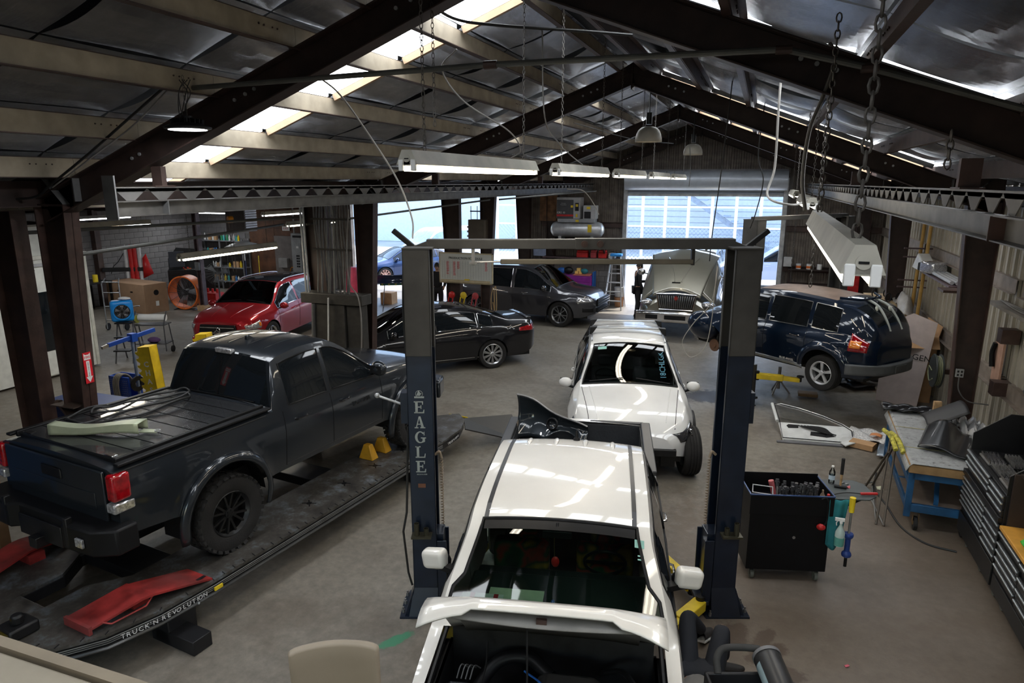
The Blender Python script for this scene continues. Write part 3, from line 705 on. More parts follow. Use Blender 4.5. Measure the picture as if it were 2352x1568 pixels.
 def mirror(s, side, y, z, mat, sz=(.11, .075, .075), x=None):
  b = B(); x = x or s.sidept(y, z, .0)
  b.ball((side*(x+.14), y, z+.05), 1, 16, 0, (sz[0], sz[1], sz[2])); b.beam((side*(x-.02), y+.02, z-.03), (side*(x+.1), y, z+.0), .05, .03, 1)
  b.add([(side*(x+.05), y-sz[1]*.93, z), (side*(x+.23), y-sz[1]*.93, z), (side*(x+.23), y-sz[1]*.93, z+.1), (side*(x+.05), y-sz[1]*.93, z+.1)], [(0, 1, 2, 3)], 1)
  b.obj('door_mirror', [mat, blackp], s.root)
 def wheels(s, ms, dx=0, steer=0, skip=()):
  k = 0
  for i, ya in enumerate(s.ax):
   for sg in (1, -1):
    if (i, sg) in skip: continue
    add_wheel(s.root, ms, sg*(s.w(ya)-.115+dx), ya, s.rz - s.dz, sg, steer if ya > 0 else 0)
 def cabin(s, mat=None, wheel_side=-1):
  """dash, seats and steering wheel behind the glass"""
  S = s.S; yc = S['windshield'][1]; yh = S['windshield'][0]; zb = s.zb(yc-.3); w = s.w(0)-.2; mat = mat or M('cabin_trim', (.035, .035, .038), .7)
  b = B(); b.box(-w, yc-.75, zb-.3, w, yc-.25, zb-.04); b.box(-w, yc-1.0, zb-.45, w, yc-.7, zb-.14)
  b.obj('dashboard', mat, s.root, bevel=.03)
  for yy in (yh-.45, yh-1.3):
   for sx in (-1, 1):
    if yy < S['side_glass'][-1][0]-.3: continue
    q = B(); x = sx*w*.5; q.box(x-.25, yy-.1, zb-.75, x+.25, yy+.45, zb-.55)
    q.box(x-.24, yy-.2, zb-.7, x+.24, yy-.04, zb+.06); q.box(x-.13, yy-.2, zb+.07, x+.13, yy-.09, zb+.25)
    q.obj('car_seat', M('seat_cloth', (.06, .06, .062), .9), s.root, bevel=.04)
  a = B(); c = Vector((wheel_side*w*.5, yc-.95, zb-.02)); T = TR(c, rad(62))
  a.lathe([(.17+.014*math.cos(t*PI/3), .014*math.sin(t*PI/3)) for t in range(6)], 24, 0, T, closed=True); a.cbox(0, 0, 0, .32, .03, .015, 0, T); a.obj('steering_wheel', blackp, s.root)
glass_dark = M('tinted_glass', (.008, .01, .012), .03, spec=.6, var=0)
def _glass(name, col, alpha_, rough=.02):
 m = bpy.data.materials.new(name); m.use_nodes = True; nt = m.node_tree; n = nt.nodes; n.clear()
 o = n.new('ShaderNodeOutputMaterial'); t = n.new('ShaderNodeBsdfTransparent'); g = n.new('ShaderNodeBsdfGlossy'); mx = n.new('ShaderNodeMixShader'); fr = n.new('ShaderNodeFresnel')
 t.inputs[0].default_value = col + (1,); g.inputs[1].default_value = rough; fr.inputs[0].default_value = 1.52
 mp = n.new('ShaderNodeMath'); mp.operation = 'MULTIPLY_ADD'; mp.inputs[1].default_value = 1.1; mp.inputs[2].default_value = alpha_
 nt.links.new(fr.outputs[0], mp.inputs[0]); nt.links.new(mp.outputs[0], mx.inputs[0]); nt.links.new(t.outputs[0], mx.inputs[1]); nt.links.new(g.outputs[0], mx.inputs[2]); nt.links.new(mx.outputs[0], o.inputs[0])
 MATS[name] = m; return m
glass_mid = _glass('windshield_glass', (.30, .38, .37), .02)
glass_green = _glass('green_windshield_glass', (.50, .66, .58), .01)
clear_glass = _glass('clear_glass', (.9, .93, .93), .0)
def paint(name, rgb, metal=0, rough=.35, wet=0):
 m = M(name, rgb, rough, metal, coat=1, var=.03, scale=3, spec=.5 if sum(rgb) > .5 else .15)
 if wet:
  n = m.node_tree.nodes; L = m.node_tree.links; b = n['Principled BSDF']; v = n.new('ShaderNodeTexVoronoi'); v.inputs['Scale'].default_value = 130
  tc = n.new('ShaderNodeTexCoord'); L.new(tc.outputs['Object'], v.inputs['Vector']); r = n.new('ShaderNodeMapRange'); r.inputs[1].default_value = .0; r.inputs[2].default_value = .35; r.inputs[3].default_value = 1; r.inputs[4].default_value = 0
  L.new(v.outputs['Distance'], r.inputs[0]); bp = n.new('ShaderNodeBump'); bp.inputs['Strength'].default_value = wet; bp.inputs['Distance'].default_value = .002
  L.new(r.outputs[0], bp.inputs['Height']); L.new(bp.outputs[0], b.inputs['Coat Normal']); L.new(bp.outputs[0], b.inputs['Normal'])
 return m
paint_white = paint('white_pearl_paint', (.74, .72, .68)); paint_white2 = paint('white_paint', (.76, .76, .75)); paint_red = paint('metallic_red_paint', (.33, .012, .018), .35)
paint_black = paint('black_paint', (.006, .006, .008)); paint_grey = paint('dark_grey_metallic_paint', (.05, .05, .058), .5); paint_blue = paint('dark_blue_paint', (.003, .010, .026), .2)
paint_taco = paint('wet_graphite_paint', (.020, .024, .030), .35, .28, wet=.12); paint_olive = paint('champagne_grey_paint', (.22, .21, .17), .6)
lamp_red = M('red_lamp_lens', (.30, .004, .008), .08, coat=1, var=.3, scale=20); lamp_clear = M('clear_lamp_lens', (.5, .5, .52), .08, .6, var=.4, scale=40); lamp_amber = M('amber_lamp_lens', (.8, .22, .02), .1, coat=1)
# ---- dark grey double-cab pickup on the frame rack ----
def build_grey_pickup():
 sp = dict(L=(-2.62, 2.68), axles=(1.74, -1.50), arch=.50, r=.40, drop=.07, flare=.05, crown=.045, tuck=.06, shoulder=.05,
  w=[(-2.62, .88), (-2.5, .90), (-1, .905), (1, .905), (2.0, .90), (2.4, .83), (2.68, .62)],
  zs=[(-2.62, .62), (-2.0, .55), (-1, .50), (1, .50), (2.2, .48), (2.68, .5)],
  zb=[(-2.62, 1.20), (-.8, 1.20), (1.0, 1.17), (1.7, 1.10), (2.3, 1.02), (2.68, .86)],
  zt=[(-2.62, 1.235), (-.80, 1.235), (-.79, 1.27), (-.64, 1.75), (-.5, 1.80), (-.1, 1.835), (.25, 1.815), (.42, 1.745), (1.12, 1.27), (1.2, 1.25), (2.2, 1.14), (2.55, 1.03), (2.68, .90)],
  wr=[(-2.62, .84), (-.8, .84), (-.64, .70), (.3, .69), (1.12, .80), (1.6, .82), (2.4, .70), (2.68, .5)],
  side_glass=[(-.56, .06), (.13, .98)], windshield=(.42, 1.12), backlight=(-.79, -.62))
 c = Car('grey_pickup_truck', 'dark grey double-cab pickup with hard bed cover, parked on the frame rack', 'pickup truck', (-5.62, 6.66, .525), (.125, .992), paint_taco, sp)
 c.build(); ms = wheel_meshes(.40, .26, .232, 6, 'Y', M('matt_black_rim', (.012, .012, .013), .4, .3), tread=1)
 c.wheels(ms, dx=.015); c.cabin()
 # bed cover of nine slats
 cov = B(); cov.box(-.74, -2.50, 1.222, .74, -.86, 1.262); cv = cov.obj('bed_cover', M('cover_frame', (.01, .01, .011), .3), c.root, bevel=.006)
 slat = B().cbox(0, 0, 0, 1.44, .186, .016); sm = slat.mesh('cover_slat', M('wet_cover_vinyl', (.02, .021, .023), .25, .0, coat=.4, var=.15, bump=.25, bscale=160), 0)
 for k in range(8): inst('cover_slat', sm, cv, (0, -2.40+.2*k, 1.266))
 for sg in (1, -1):
  b = B(); b.box(sg*.735, -2.52, 1.225, sg*.775, -.84, 1.285); b.box(sg*.79, -2.56, 1.235, sg*.865, -.82, 1.262); b.obj('bed_rail_trim', blackp, c.root, bevel=.008)
  b = B(); b.cbox(sg*.62, -2.46, 1.275, .12, .06, .012); b.obj('cover_latch', chrome if sg > 0 else blackp, c.root, bevel=.004)
  # tail lamp
  t = B(); T = Matrix.Identity(4)
  t.box(sg*.79, -2.655, .94, sg*.90, -2.48, 1.19); o = t.obj('tail_lamp', lamp_red, c.root, bevel=.03, seg=3)
  t = B(); t.box(sg*.79, -2.668, .84, sg*.905, -2.47, .93); t.obj('reversing_lamp', lamp_clear, o, bevel=.015)
  # wheel arch flare ring
  for ya in c.ax:
   f = B(); k = 18
   def fn(u, v, ya=ya, sg=sg):
    a = -.10*PI + 1.2*PI*u; r = c.R - .005 + .085*v; y = ya + r*math.cos(a); z = c.rz + r*math.sin(a)
    return (sg*(c.half(y, min(z, 1.1)) + .012 + .02*math.sin(PI*v)), y, z)
   f.grid(fn, 24, 4); f.obj('wheel_arch_flare', paint_taco, c.root, solid=.02)
  c.mirror(sg, .92, 1.24, paint_taco, (.12, .08, .10))
  g = B(); g.box(sg*.60, -2.03, .28, sg*.88, -2.01, .66); g.obj('mud_flap', blackp, c.root)
 for y in (-.68, .10, 1.05): c.seam((1, -1), c.vline(y, .55, 1.17, dy=(.02 if y < 0 else 0)))
 c.seam((1,), [(y, .56) for y in (-.68, 0, .5, 1.05)])
 for y in (-.42, .32):
  for sg in (1, -1): c.handle(sg, y, 1.04, M('handle_gloss', (.02, .02, .022), .15, .5, coat=1))
 for sg in (1, -1): c.seam((sg,), [(-2.6+.1*k, 1.19) for k in range(18)], .006, blackp, 'belt_line')
 # window frames
 for sg in (1, -1):
  for (a, b_) in sp['side_glass']:
   pts = []
   for t in [i/8 for i in range(9)]:
    y = a+(b_-a)*t; P = c.section(y); pts.append((sg*(P[9][0]+.004), y, P[9][1]))
   for t in [i/10 for i in range(11)]:
    y = b_+(a-b_)*t; P = c.section(y); pts.append((sg*(P[11][0]+.004), y, P[11][1]))
   b = B(); b.tube(pts, .009, 6, closed=True); b.obj('window_frame', blackp, c.root)
 # roof ribs, brake lamp, antenna
 for x in (-.42, -.15, .15, .42):
  b = B(); b.tube([(x, y, c.toppt(x, y, -.004)) for y in [-.45+.1*k for k in range(8)]], .010, 8); b.obj('roof_rib', paint_taco, c.root)
 b = B(); b.box(-.13, -.665, 1.735, .13, -.60, 1.79); b.obj('brake_lamp', lamp_clear, c.root, bevel=.01)
 b = B(); b.prism([(0, 0), (.13, 0), (.03, .06), (0, .05)], .05, 0, TR((-.025, -.32, 1.82), rad(90), 0, rad(90))); b.obj('antenna_fin', paint_taco, c.root, bevel=.008)
 b = B(); b.beam((-.0, -.80, 1.27), (-.0, -.675, 1.70), .012, .012)
 for x in (-.0,): b.beam((-.58, -.80, 1.275), (.58, -.80, 1.275), .012, .012)
 b.obj('rear_window_divider', blackp, c.root)
 # tailgate
 b = B(); b.box(-.75, -2.645, .72, .75, -2.615, 1.20); tg = b.obj('tailgate', paint_taco, c.root, bevel=.012)
 b = B(); b.box(-.15, -2.66, 1.02, .15, -2.64, 1.12); b.obj('tailgate_handle', blackp, tg, bevel=.01)
 b = B(); b.box(-.62, -2.652, .82, .62, -2.643, .98); b.obj('tailgate_panel', paint_taco, tg, bevel=.006)
 # steel bumper
 b = B(); prof = [(-.98, -2.52), (-.98, -2.72), (-.80, -2.84), (-.42, -2.86), (-.34, -2.80), (.34, -2.80), (.42, -2.86), (.80, -2.84), (.98, -2.72), (.98, -2.52)]
 b.prism(prof, .24, 0, TR((0, 0, .50))); bp = b.obj('rear_bumper', M('powder_black', (.009, .009, .010), .5, .2, var=.1, spec=.3), c.root, bevel=.02)
 b = B(); b.box(-.33, -2.825, .46, .33, -2.79, .66); b.box(-.5, -2.86, .52, -.45, -2.80, .80); b.box(.45, -2.86, .52, .5, -2.80, .80); b.obj('bumper_centre', blackm, bp, bevel=.008)
 b = B(); b.box(-.06, -2.9, .42, .06, -2.5, .52); b.obj('tow_hitch', blackm, bp, bevel=.005)
 for sg in (1, -1):
  b = B(); b.box(sg*.62, -2.875, .58, sg*.72, -2.85, .66); b.obj('bumper_lamp', lamp_clear, bp, bevel=.004)
 # front: grille and lamps
 for sg in (1, -1): c.patch('headlamp', lamp_clear, (sg,), 2.2, 2.62, .84, .98, .008)
 b = B(); b.box(-.55, 2.66, .62, .55, 2.72, .92); b.obj('grille', blackp, c.root, bevel=.02)
 b = B(); b.prism([(-.9, 2.45), (.9, 2.45), (.75, 2.80), (-.75, 2.80)], .28, 0, TR((0, 0, .42))); b.obj('front_bumper', paint_taco, c.root, bevel=.04)
 text('TACOMA', .085, M('badge_dark', (.01, .01, .01), .3), c.root, (c.sidept(.62, .93, .006), .62, .93), (rad(90), 0, rad(90)), 'side_badge')
 return c
TRUCK = build_grey_pickup()
def win_frames(c, sp, mat, r=.008, rows=(9, 11)):
 for sg in (1, -1):
  for (a, b_) in sp['side_glass']:
   pts = []
   for t in [i/10 for i in range(11)]:
    y = a+(b_-a)*t; P = c.section(y); pts.append((sg*(P[rows[0]][0]+.003), y, P[rows[0]][1]))
   for t in [i/12 for i in range(13)]:
    y = b_+(a-b_)*t; P = c.section(y); pts.append((sg*(P[rows[1]][0]+.003), y, P[rows[1]][1]))
   b = B(); b.tube(pts, r, 6, closed=True); b.obj('window_trim', mat, c.root)
def glass_edge(c, ya, yb, mat, r=.01, name='windshield_seal'):
 pts = []; P0 = c.section(ya); P1 = c.section(yb)
 for x, z in P0[13:]: pts.append((x, ya, z+.003))
 for x, z in reversed(P0[13:-1]): pts.append((-x, ya, z+.003))
 for t in [i/8 for i in range(1, 9)]:
  y = ya+(yb-ya)*t; P = c.section(y); pts.append((-P[13][0], y, P[13][1]+.003))
 for x, z in P1[13:]: pts.append((-x, yb, z+.003))
 for x, z in reversed(P1[13:-1]): pts.append((x, yb, z+.003))
 for t in [i/8 for i in range(1, 8)]:
  y = yb+(ya-yb)*t; P = c.section(y); pts.append((P[13][0], y, P[13][1]+.003))
 b = B(); b.tube(pts, r, 6, closed=True); b.obj(name, mat, c.root)
def toptube(c, pts, r, name, mat, off=0, n=6):
 b = B(); b.tube([(x, y, c.toppt(x, y, off)) for x, y in pts], r, n); return b.obj(name, mat, c.root)
def lerp(a, b, n): return [(a[0]+(b[0]-a[0])*i/n, a[1]+(b[1]-a[1])*i/n) for i in range(n+1)]
def slat_grille(c, x, y, z0, z1, n, mat, back=blackp, vert=False, dep=.05, xt=None):
 xt = xt or x; b = B(); b.add([(-x, y-dep, z0), (x, y-dep, z0), (xt, y-dep, z1), (-xt, y-dep, z1), (-x, y, z0), (x, y, z0), (xt, y, z1), (-xt, y, z1)], [(0, 1, 2, 3), (7, 6, 5, 4), (0, 4, 5, 1), (1, 5, 6, 2), (2, 6, 7, 3), (3, 7, 4, 0)])
 g = b.obj('grille', back, c.root, bevel=.01)
 for k in range(n):
  q = B(); t = (k+.5)/n
  if vert: X = -x+2*x*t; XT = -xt+2*xt*t; q.beam((X, y+.012, z0+.02), (XT, y+.012, z1-.02), .022, .03, up=(1, 0, 0))
  else: z = z0+(z1-z0)*t; X = x+(xt-x)*t; q.beam((-X*.95, y+.012, z), (X*.95, y+.012, z), .03, .02)
  q.obj('grille_bar', mat, g)
 return g
# ---- white pickup with its hood up ----
def build_white_pickup():
 f = (.2045, -.979)
 sp = dict(L=(-2.62, 2.74), axles=(1.85, -1.42), arch=.44, r=.37, flare=.03, crown=.04, tuck=.05, shoulder=.045, hd=1,
  w=[(-2.62, .86), (-2.4, .90), (1.2, .915), (2.1, .90), (2.5, .82), (2.74, .66)],
  zs=[(-2.62, .45), (-1, .38), (1, .36), (2.74, .40)],
  zb=[(-2.62, 1.19), (-1.0, 1.19), (.9, 1.12), (1.45, 1.08), (2.2, 1.0), (2.6, .92), (2.74, .84)],
  zt=[(-2.62, 1.215), (-1.07, 1.215), (-1.05, 1.25), (-.86, 1.60), (-.75, 1.675), (-.4, 1.725), (.3, 1.74), (.75, 1.715), (.92, 1.665), (1.45, 1.19), (1.52, 1.13), (2.2, 1.07), (2.6, .97), (2.74, .88)],
  wr=[(-2.62, .80), (-1.07, .80), (-.86, .68), (.6, .68), (.92, .68), (1.45, .80), (2.2, .80), (2.6, .72), (2.74, .55)], pil=.095,
  side_glass=[(-.82, -.06), (.02, 1.2)], windshield=(.92, 1.45), backlight=(-1.04, -.88), open_top=(-2.52, -1.07), open_hood=(1.52, 2.6),
  wglass=glass_green, sglass=glass_dark)
 c = Car('white_pickup_truck', 'white pearl pickup between the two lift posts with its hood raised and engine showing', 'pickup truck', (-1.47, 5.49, 0), f, paint_white, sp); c.build()
 ms = wheel_meshes(.37, .245, .2, 6, 'wide', alloy); c.wheels(ms); R_ = c.root
 # roof: black ditch strips, rear ribs, antenna
 for sg in (1, -1):
  pts = [(sg*.565, y, c.toppt(sg*.565, y, .001)) for y in [-.84+.16*k for k in range(12)]]
  b = B()
  for p, q in zip(pts, pts[1:]): b.beam(p, q, .034, .012)
  b.obj('roof_strip', M('satin_black_trim', (.03, .03, .032), .35), R_, smooth=60)
 for x in (-.40, -.14, .14, .40):
  b = B(); ys = [-.78+.05*k for k in range(8)]
  b.tube([(x, y, c.toppt(x, y, -.012 + .010*math.sin(PI*(k)/7))) for k, y in enumerate(ys)], .02, 8, rz=[.008+.02*math.sin(PI*k/7) for k in range(8)]); b.obj('roof_rib', paint_white, R_)
 b = B(); z = c.toppt(-.05, -.7); b.lathe([(.035, 0), (.03, .015), (.016, .03), (.011, .09), (.004, .1)], 14, 0, Matrix.Translation((-.05, -.7, z))); b.obj('antenna', blackp, R_)
 glass_edge(c, .92, 1.45, blackp, .013);
 # frit band at the windshield head
 b = B();
 def fn(u, v): y = .925+.075*v; x = -.57+1.14*u; return (x, y, c.toppt(x, y, .003))
 b.grid(fn, 12, 3); b.obj('shade_band', blackp, R_)
 win_frames(c, sp, blackp)
 for sg in (1, -1):
  # mirrors: big white shells on black arms
  b = B()
  b.box(-.105, -.06, -.08, .105, .06, .08)
  o = b.obj('door_mirror', paint_white, R_, bevel=.045, seg=5, loc=(sg*.99, .88, 1.24)); o.rotation_euler = (0, sg*.18, sg*-.25)
  q = B(); q.ball((0, -.035, -.035), 1, 16, 0, (.12, .06, .082)); q.beam((-sg*.20, .02, -.10), (-sg*.02, 0, -.05), .07, .045); q.obj('mirror_base', blackp, o)
  c.handle(sg, -.55, 1.0, chrome); c.handle(sg, .35, .98, chrome)
  c.seam((sg,), c.vline(-.02, .42, 1.12)); c.seam((sg,), c.vline(-.9, .42, 1.18)); c.seam((sg,), c.vline(1.25, .42, 1.08))
  b = B()
  for p, q in zip([(sg*c.sidept(y, c.zb(y)-.005, 0), y, c.zb(y)) for y in [-.9+.2*k for k in range(11)]][:-1], [(sg*c.sidept(y, c.zb(y)-.005, 0), y, c.zb(y)) for y in [-.9+.2*k for k in range(11)]][1:]): b.beam(p, q, .015, .02)
  b.obj('belt_trim', blackp, R_)
  # bed rails
  q = B(); q.box(sg*.76, -2.56, 1.195, sg*.875, -1.06, 1.245); q.obj('bed_rail_cap', M('satin_black_trim', (.03, .03, .032), .35), R_, bevel=.012)
  # yellow lift pad under the sill is part of the lift
 q = B(); q.box(-.8, -2.60, 1.19, .8, -2.53, 1.235); q.obj('tailgate_cap', M('satin_black_trim', (.03, .03, .032), .35), R_, bevel=.01)
 q = B(); bx = .765; q.box(-bx, -2.52, .74, bx, -1.09, .76); q.box(-bx, -2.52, .76, -bx+.015, -1.09, 1.2); q.box(bx-.015, -2.52, .76, bx, -1.09, 1.2); q.box(-bx, -2.53, .76, bx, -2.51, 1.2); q.box(-bx, -1.10, .76, bx, -1.08, 1.2)
 for k in range(10): q.box(-.72+.15*k, -2.5, .76, -.66+.15*k, -1.1, .775)
 q.obj('bed_liner', M('bed_liner', (.03, .033, .038), .5, bump=.4), R_, smooth=0)
 # ---- engine bay ----
 bay = B(); bay.box(-.70, 1.50, .45, .70, 1.53, 1.12); bay.box(-.70, 2.58, .45, .70, 2.60, .95)
 for sg in (1, -1): bay.box(sg*.70, 1.5, .45, sg*.72, 2.62, 1.0)
 bay.box(-.7, 1.5, .42, .7, 2.62, .45)
 ob = bay.obj('engine_bay', M('bay_black', (.012, .012, .013), .55, var=.5, scale=8), R_, smooth=0)
 for sg in (1, -1):
  q = B(); q.tube([(sg*.745, y, c.zb(y)+.01) for y in [1.5+.1*k for k in range(12)]], .016, 6); q.box(sg*.70, 1.52, .97, sg*.78, 2.5, 1.0); q.obj('bay_seal', blackp, ob)
 def bay_part(name, bl, mat, bev=.015, **k): return bl.obj(name, mat, ob, bevel=bev, **k)
 # +x local is image left here
 bay_part('engine_cover', B().add([(-.36, 1.72, .93), (.08, 1.72, .93), (.10, 2.35, .86), (-.38, 2.35, .86), (-.30, 1.76, 1.0), (.02, 1.76, 1.0), (.03, 2.28, .94), (-.31, 2.28, .94)], [(0, 3, 2, 1), (4, 5, 6, 7), (0, 1, 5, 4), (1, 2, 6, 5), (2, 3, 7, 6), (3, 0, 4, 7)]), M('engine_cover_plastic', (.035, .033, .031), .5, dust=.5), .02)
 bay_part('battery', B().box(.14, 1.95, .72, .36, 2.28, .93), M('battery_case', (.03, .03, .032), .5, dust=.4), .01)
 bay_part('fuse_box', B().box(.42, 1.85, .72, .66, 2.2, .94), M('grey_box_lid', (.05, .053, .06), .35), .02)
 q = B()
 for k in range(10): q.box(.662, 1.87+.033*k, .90, .668, 1.885+.033*k, .93)
 tag(bay_part('fuse_box_clips', q, galv, 0), kind='stuff')
 q = B(); q.tube(spline([(.50, 1.74, .78), (.36, 1.62, .93), (.16, 1.60, .97), (-.02, 1.72, .93)]), .045, 12); bay_part('intake_hose', q, blackp, 0)
 q = B(); pts = spline([(.60, 2.40, .84), (.42, 2.36, .9), (.22, 2.34, .88), (.1, 2.40, .86)], 12); q.tube(pts, .05, 14, rz=[.048+.008*(k % 2) for k in range(len(pts))]); bay_part('air_duct', q, M('duct_black', (.03, .028, .026), .6, dust=.5), 0)
 q = B(); q.lathe([(.056, 0), (.060, .004), (.060, .02), (.056, .024)], 16, 0, TR((.36, 2.365, .9), 0, rad(80))); bay_part('hose_clamp', q, chrome, 0)
 q = B(); q.tube(spline([(.16, 1.75, .98), (.0, 1.95, 1.02), (-.16, 2.3, .97), (-.2, 2.5, .9)]), .007, 8); bay_part('blue_line', q, bluep, 0)
 q = B(); q.tube(spline([(.44, 1.58, 1.05), (.42, 1.8, 1.0), (.44, 2.1, .98), (.47, 2.35, .92)]), .006, 6); bay_part('black_line', q, cableb, 0)
 q = B(); q.lathe([(.001, .09), (.05, .09), (.055, .07), (.055, 0)], 16, 0, Matrix.Translation((-.52, 2.0, .9))); q.box(-.62, 1.9, .75, -.44, 2.12, .9); bay_part('brake_reservoir', q, M('aged_plastic', (.07, .066, .05), .5), .005)
 q = B(); q.lathe([(.001, .08), (.03, .08), (.035, .0)], 14, 0, Matrix.Translation((-.58, 2.32, .93))); bay_part('coolant_cap', q, whitep, 0)
 q = B(); q.box(-.62, 2.42, .6, .62, 2.54, .92); bay_part('radiator', q, blackm, .01)
 q = B(); q.tube(spline([(-.35, 1.6, .9), (-.5, 1.7, 1.0), (-.6, 1.95, .98), (-.62, 2.3, .88)]), .02, 8); bay_part('wiring_loom', q, blackp, 0)
 for k in range(4):
  q = B(); q.tube(spline([(.52+.03*k, 1.82, .93), (.50+.03*k, 1.76, .99), (.47+.03*k, 1.70, .93)], 5), .005, 6); bay_part('loom_wire', q, greyst, 0)
 # ---- raised hood: hinged at the cowl ----
 hp = .71; ang = rad(44.5); Hc = Vector((0, 1.50, 1.13)); e = Vector((0, math.cos(ang), math.sin(ang))); nrm = Vector((0, -math.sin(ang), math.cos(ang)))
 prof = [(0, 0), (.5, .02), (.85, .015), (.95, .0), (1.02, -.03), (1.06, -.07), (1.08, -.12)]
 def hood(u, v, off=0):
  s_ = v*(len(prof)-1); i = min(int(s_), len(prof)-2); t = s_-i; a = prof[i][0]*(1-t)+prof[i+1][0]*t; h = prof[i][1]*(1-t)+prof[i+1][1]*t
  x = (2*u-1); xe = abs(x)
  wdt = hp*(1 - .02*a) ; edge = 0
  if a > .9:
   drop = max(0, (xe-.62)/.38); h -= .07*drop**1.5*((a-.9)/.2); a2 = .06*max(0, (xe-.70)/.3)
   if xe < .62: h = h*.72 + .0
  h -= .03*xe**4
  p = Hc + e*a + nrm*(h+off); return (x*wdt, p.y, p.z)
 b = B(); b.grid(hood, 28, 24); hd = b.obj('hood', paint_white, R_, solid=.012)
 b = B(); b.grid(lambda u, v: hood(.08+.84*u, v*.68, -.03), 10, 8); b.obj('hood_liner', M('hood_underside', (.12, .115, .11), .7, dust=.5), hd, solid=.01)
 # inner front panel under the lip, with slots
 b = B()
 def inner(u, v): p = Hc + e*(.95+.05*v) + nrm*(-.03-.10*v - .02*math.sin(PI*u)); return ((2*u-1)*.55, p.y, p.z)
 b.grid(inner, 12, 4); b.obj('hood_inner_frame', M('hood_inner_grey', (.26, .25, .24), .6, dust=.3), hd, solid=.01)
 b = B(); p = Hc+e*.99+nrm*-.1; b.cbox(0, p.y+.012, p.z, .06, .02, .03); b.obj('hood_latch', brown, hd)
 b = B(); b.cyl((.05, 2.5, .93), (.10, Hc.y+e.y*.9, Hc.z+e.z*.9-.05), .006, n=8); b.obj('prop_rod', blackm, R_)
 # ---- cabin ----
 c.cabin(M('dark_green_dash', (.02, .028, .028), .6), wheel_side=-1)
 for o in [o for o in R_.children if o.name.startswith('car_seat')]:
  o.data.materials.clear(); m, n, L, bs = node_mat('flower_seat_cover') if 'flower_seat_cover' not in MATS else (MATS['flower_seat_cover'], None, None, None)
  if n is not None:
   tc = n.new('ShaderNodeTexCoord'); vo = n.new('ShaderNodeTexVoronoi'); vo.inputs['Scale'].default_value = 5; L.new(tc.outputs['Object'], vo.inputs['Vector'])
   col = ramp(n, L, noise(n, L, 4, 2, tc.outputs['Object']), [(.36, (.005, .01, .008)), (.46, (.01, .05, .02)), (.54, (.22, .02, .01)), (.6, (.01, .03, .015)), (.68, (.25, .14, .01))]); L.new(col, bs.inputs['Base Color']); bs.inputs['Roughness'].default_value = .9
  o.data.materials.append(m)
 q = B(); q.box(.10, 1.0, 1.085, .52, 1.28, 1.10); q.obj('paper_sheet', M('pale_green_card', (.62, .66, .5), .8), R_)
 tk = B().box(.40, 1.10, 1.104, .72, 1.24, 1.107).obj('parking_ticket', paper, R_, rot=(0, 0, 0));
 for x in (.44, .62): B().box(x, 1.102, 1.1075, x+.035, 1.238, 1.1085).obj('ticket_stripe', inkred, tk)
 q = B(); q.ball((.02, 1.18, 1.11), .022, 12, 0, (1.2, 1, .6)); q.ball((.02, 1.18, 1.135), .016, 10, 1); q.obj('dash_ornament', [yellow, bluep], R_)
 q = B(); q.tube(spline([(.03, .98, 1.60), (.03, 1.0, 1.5), (.025, 1.01, 1.40)]), .002, 5); q.ball((.02, 1.0, 1.36), .035, 12, 1, (.9, .4, 1.3)); q.obj('hanging_charm', [M('gold', (.7, .5, .2), .3, 1), redp], R_)
 q = B(); q.box(-.10, .98, 1.555, .12, 1.0, 1.61); q.cyl((0.01, .99, 1.6), (.01, .95, 1.66), .012, n=8); q.obj('rear_view_mirror', blackp, R_, bevel=.008)
 def sticker(x, y, w, h, mat, nm):
  q = B()
  def fn(u, v): X = x+w*(u-.5); Y = y+h*(v-.5); return (X, Y, c.toppt(X, Y, .006))
  q.grid(fn, 2, 2); return q.obj(nm, mat, R_)
 st = M('sticker_teal', (.25, .5, .45), .6); sticker(-.60, 1.03, .07, .05, st, 'windshield_sticker'); sticker(-.61, 1.10, .045, .008, st, 'windshield_sticker'); sticker(-.61, 1.12, .045, .008, st, 'windshield_sticker'); sticker(-.70, 1.41, .06, .03, st, 'windshield_sticker')
 for sg in (1, -1): c.patch('headlamp', lamp_clear, (sg,), 2.35, 2.68, .68, .88, .01)
 slat_grille(c, .5, 2.78, .55, .85, 4, chrome); b = B(); b.prism([(-.88, 2.5), (.88, 2.5), (.7, 2.86), (-.7, 2.86)], .22, 0, TR((0, 0, .36))); b.obj('front_bumper', paint_white, R_, bevel=.05)
 b = B(); b.box(-.8, -2.72, .42, .8, -2.6, .6); b.obj('rear_bumper', chrome, R_, bevel=.03)
 for sg in (1, -1): b = B(); b.box(sg*.80, -2.63, .8, sg*.88, -2.5, 1.12); b.obj('tail_lamp', lamp_red, R_, bevel=.02)
 return c
WP = build_white_pickup()
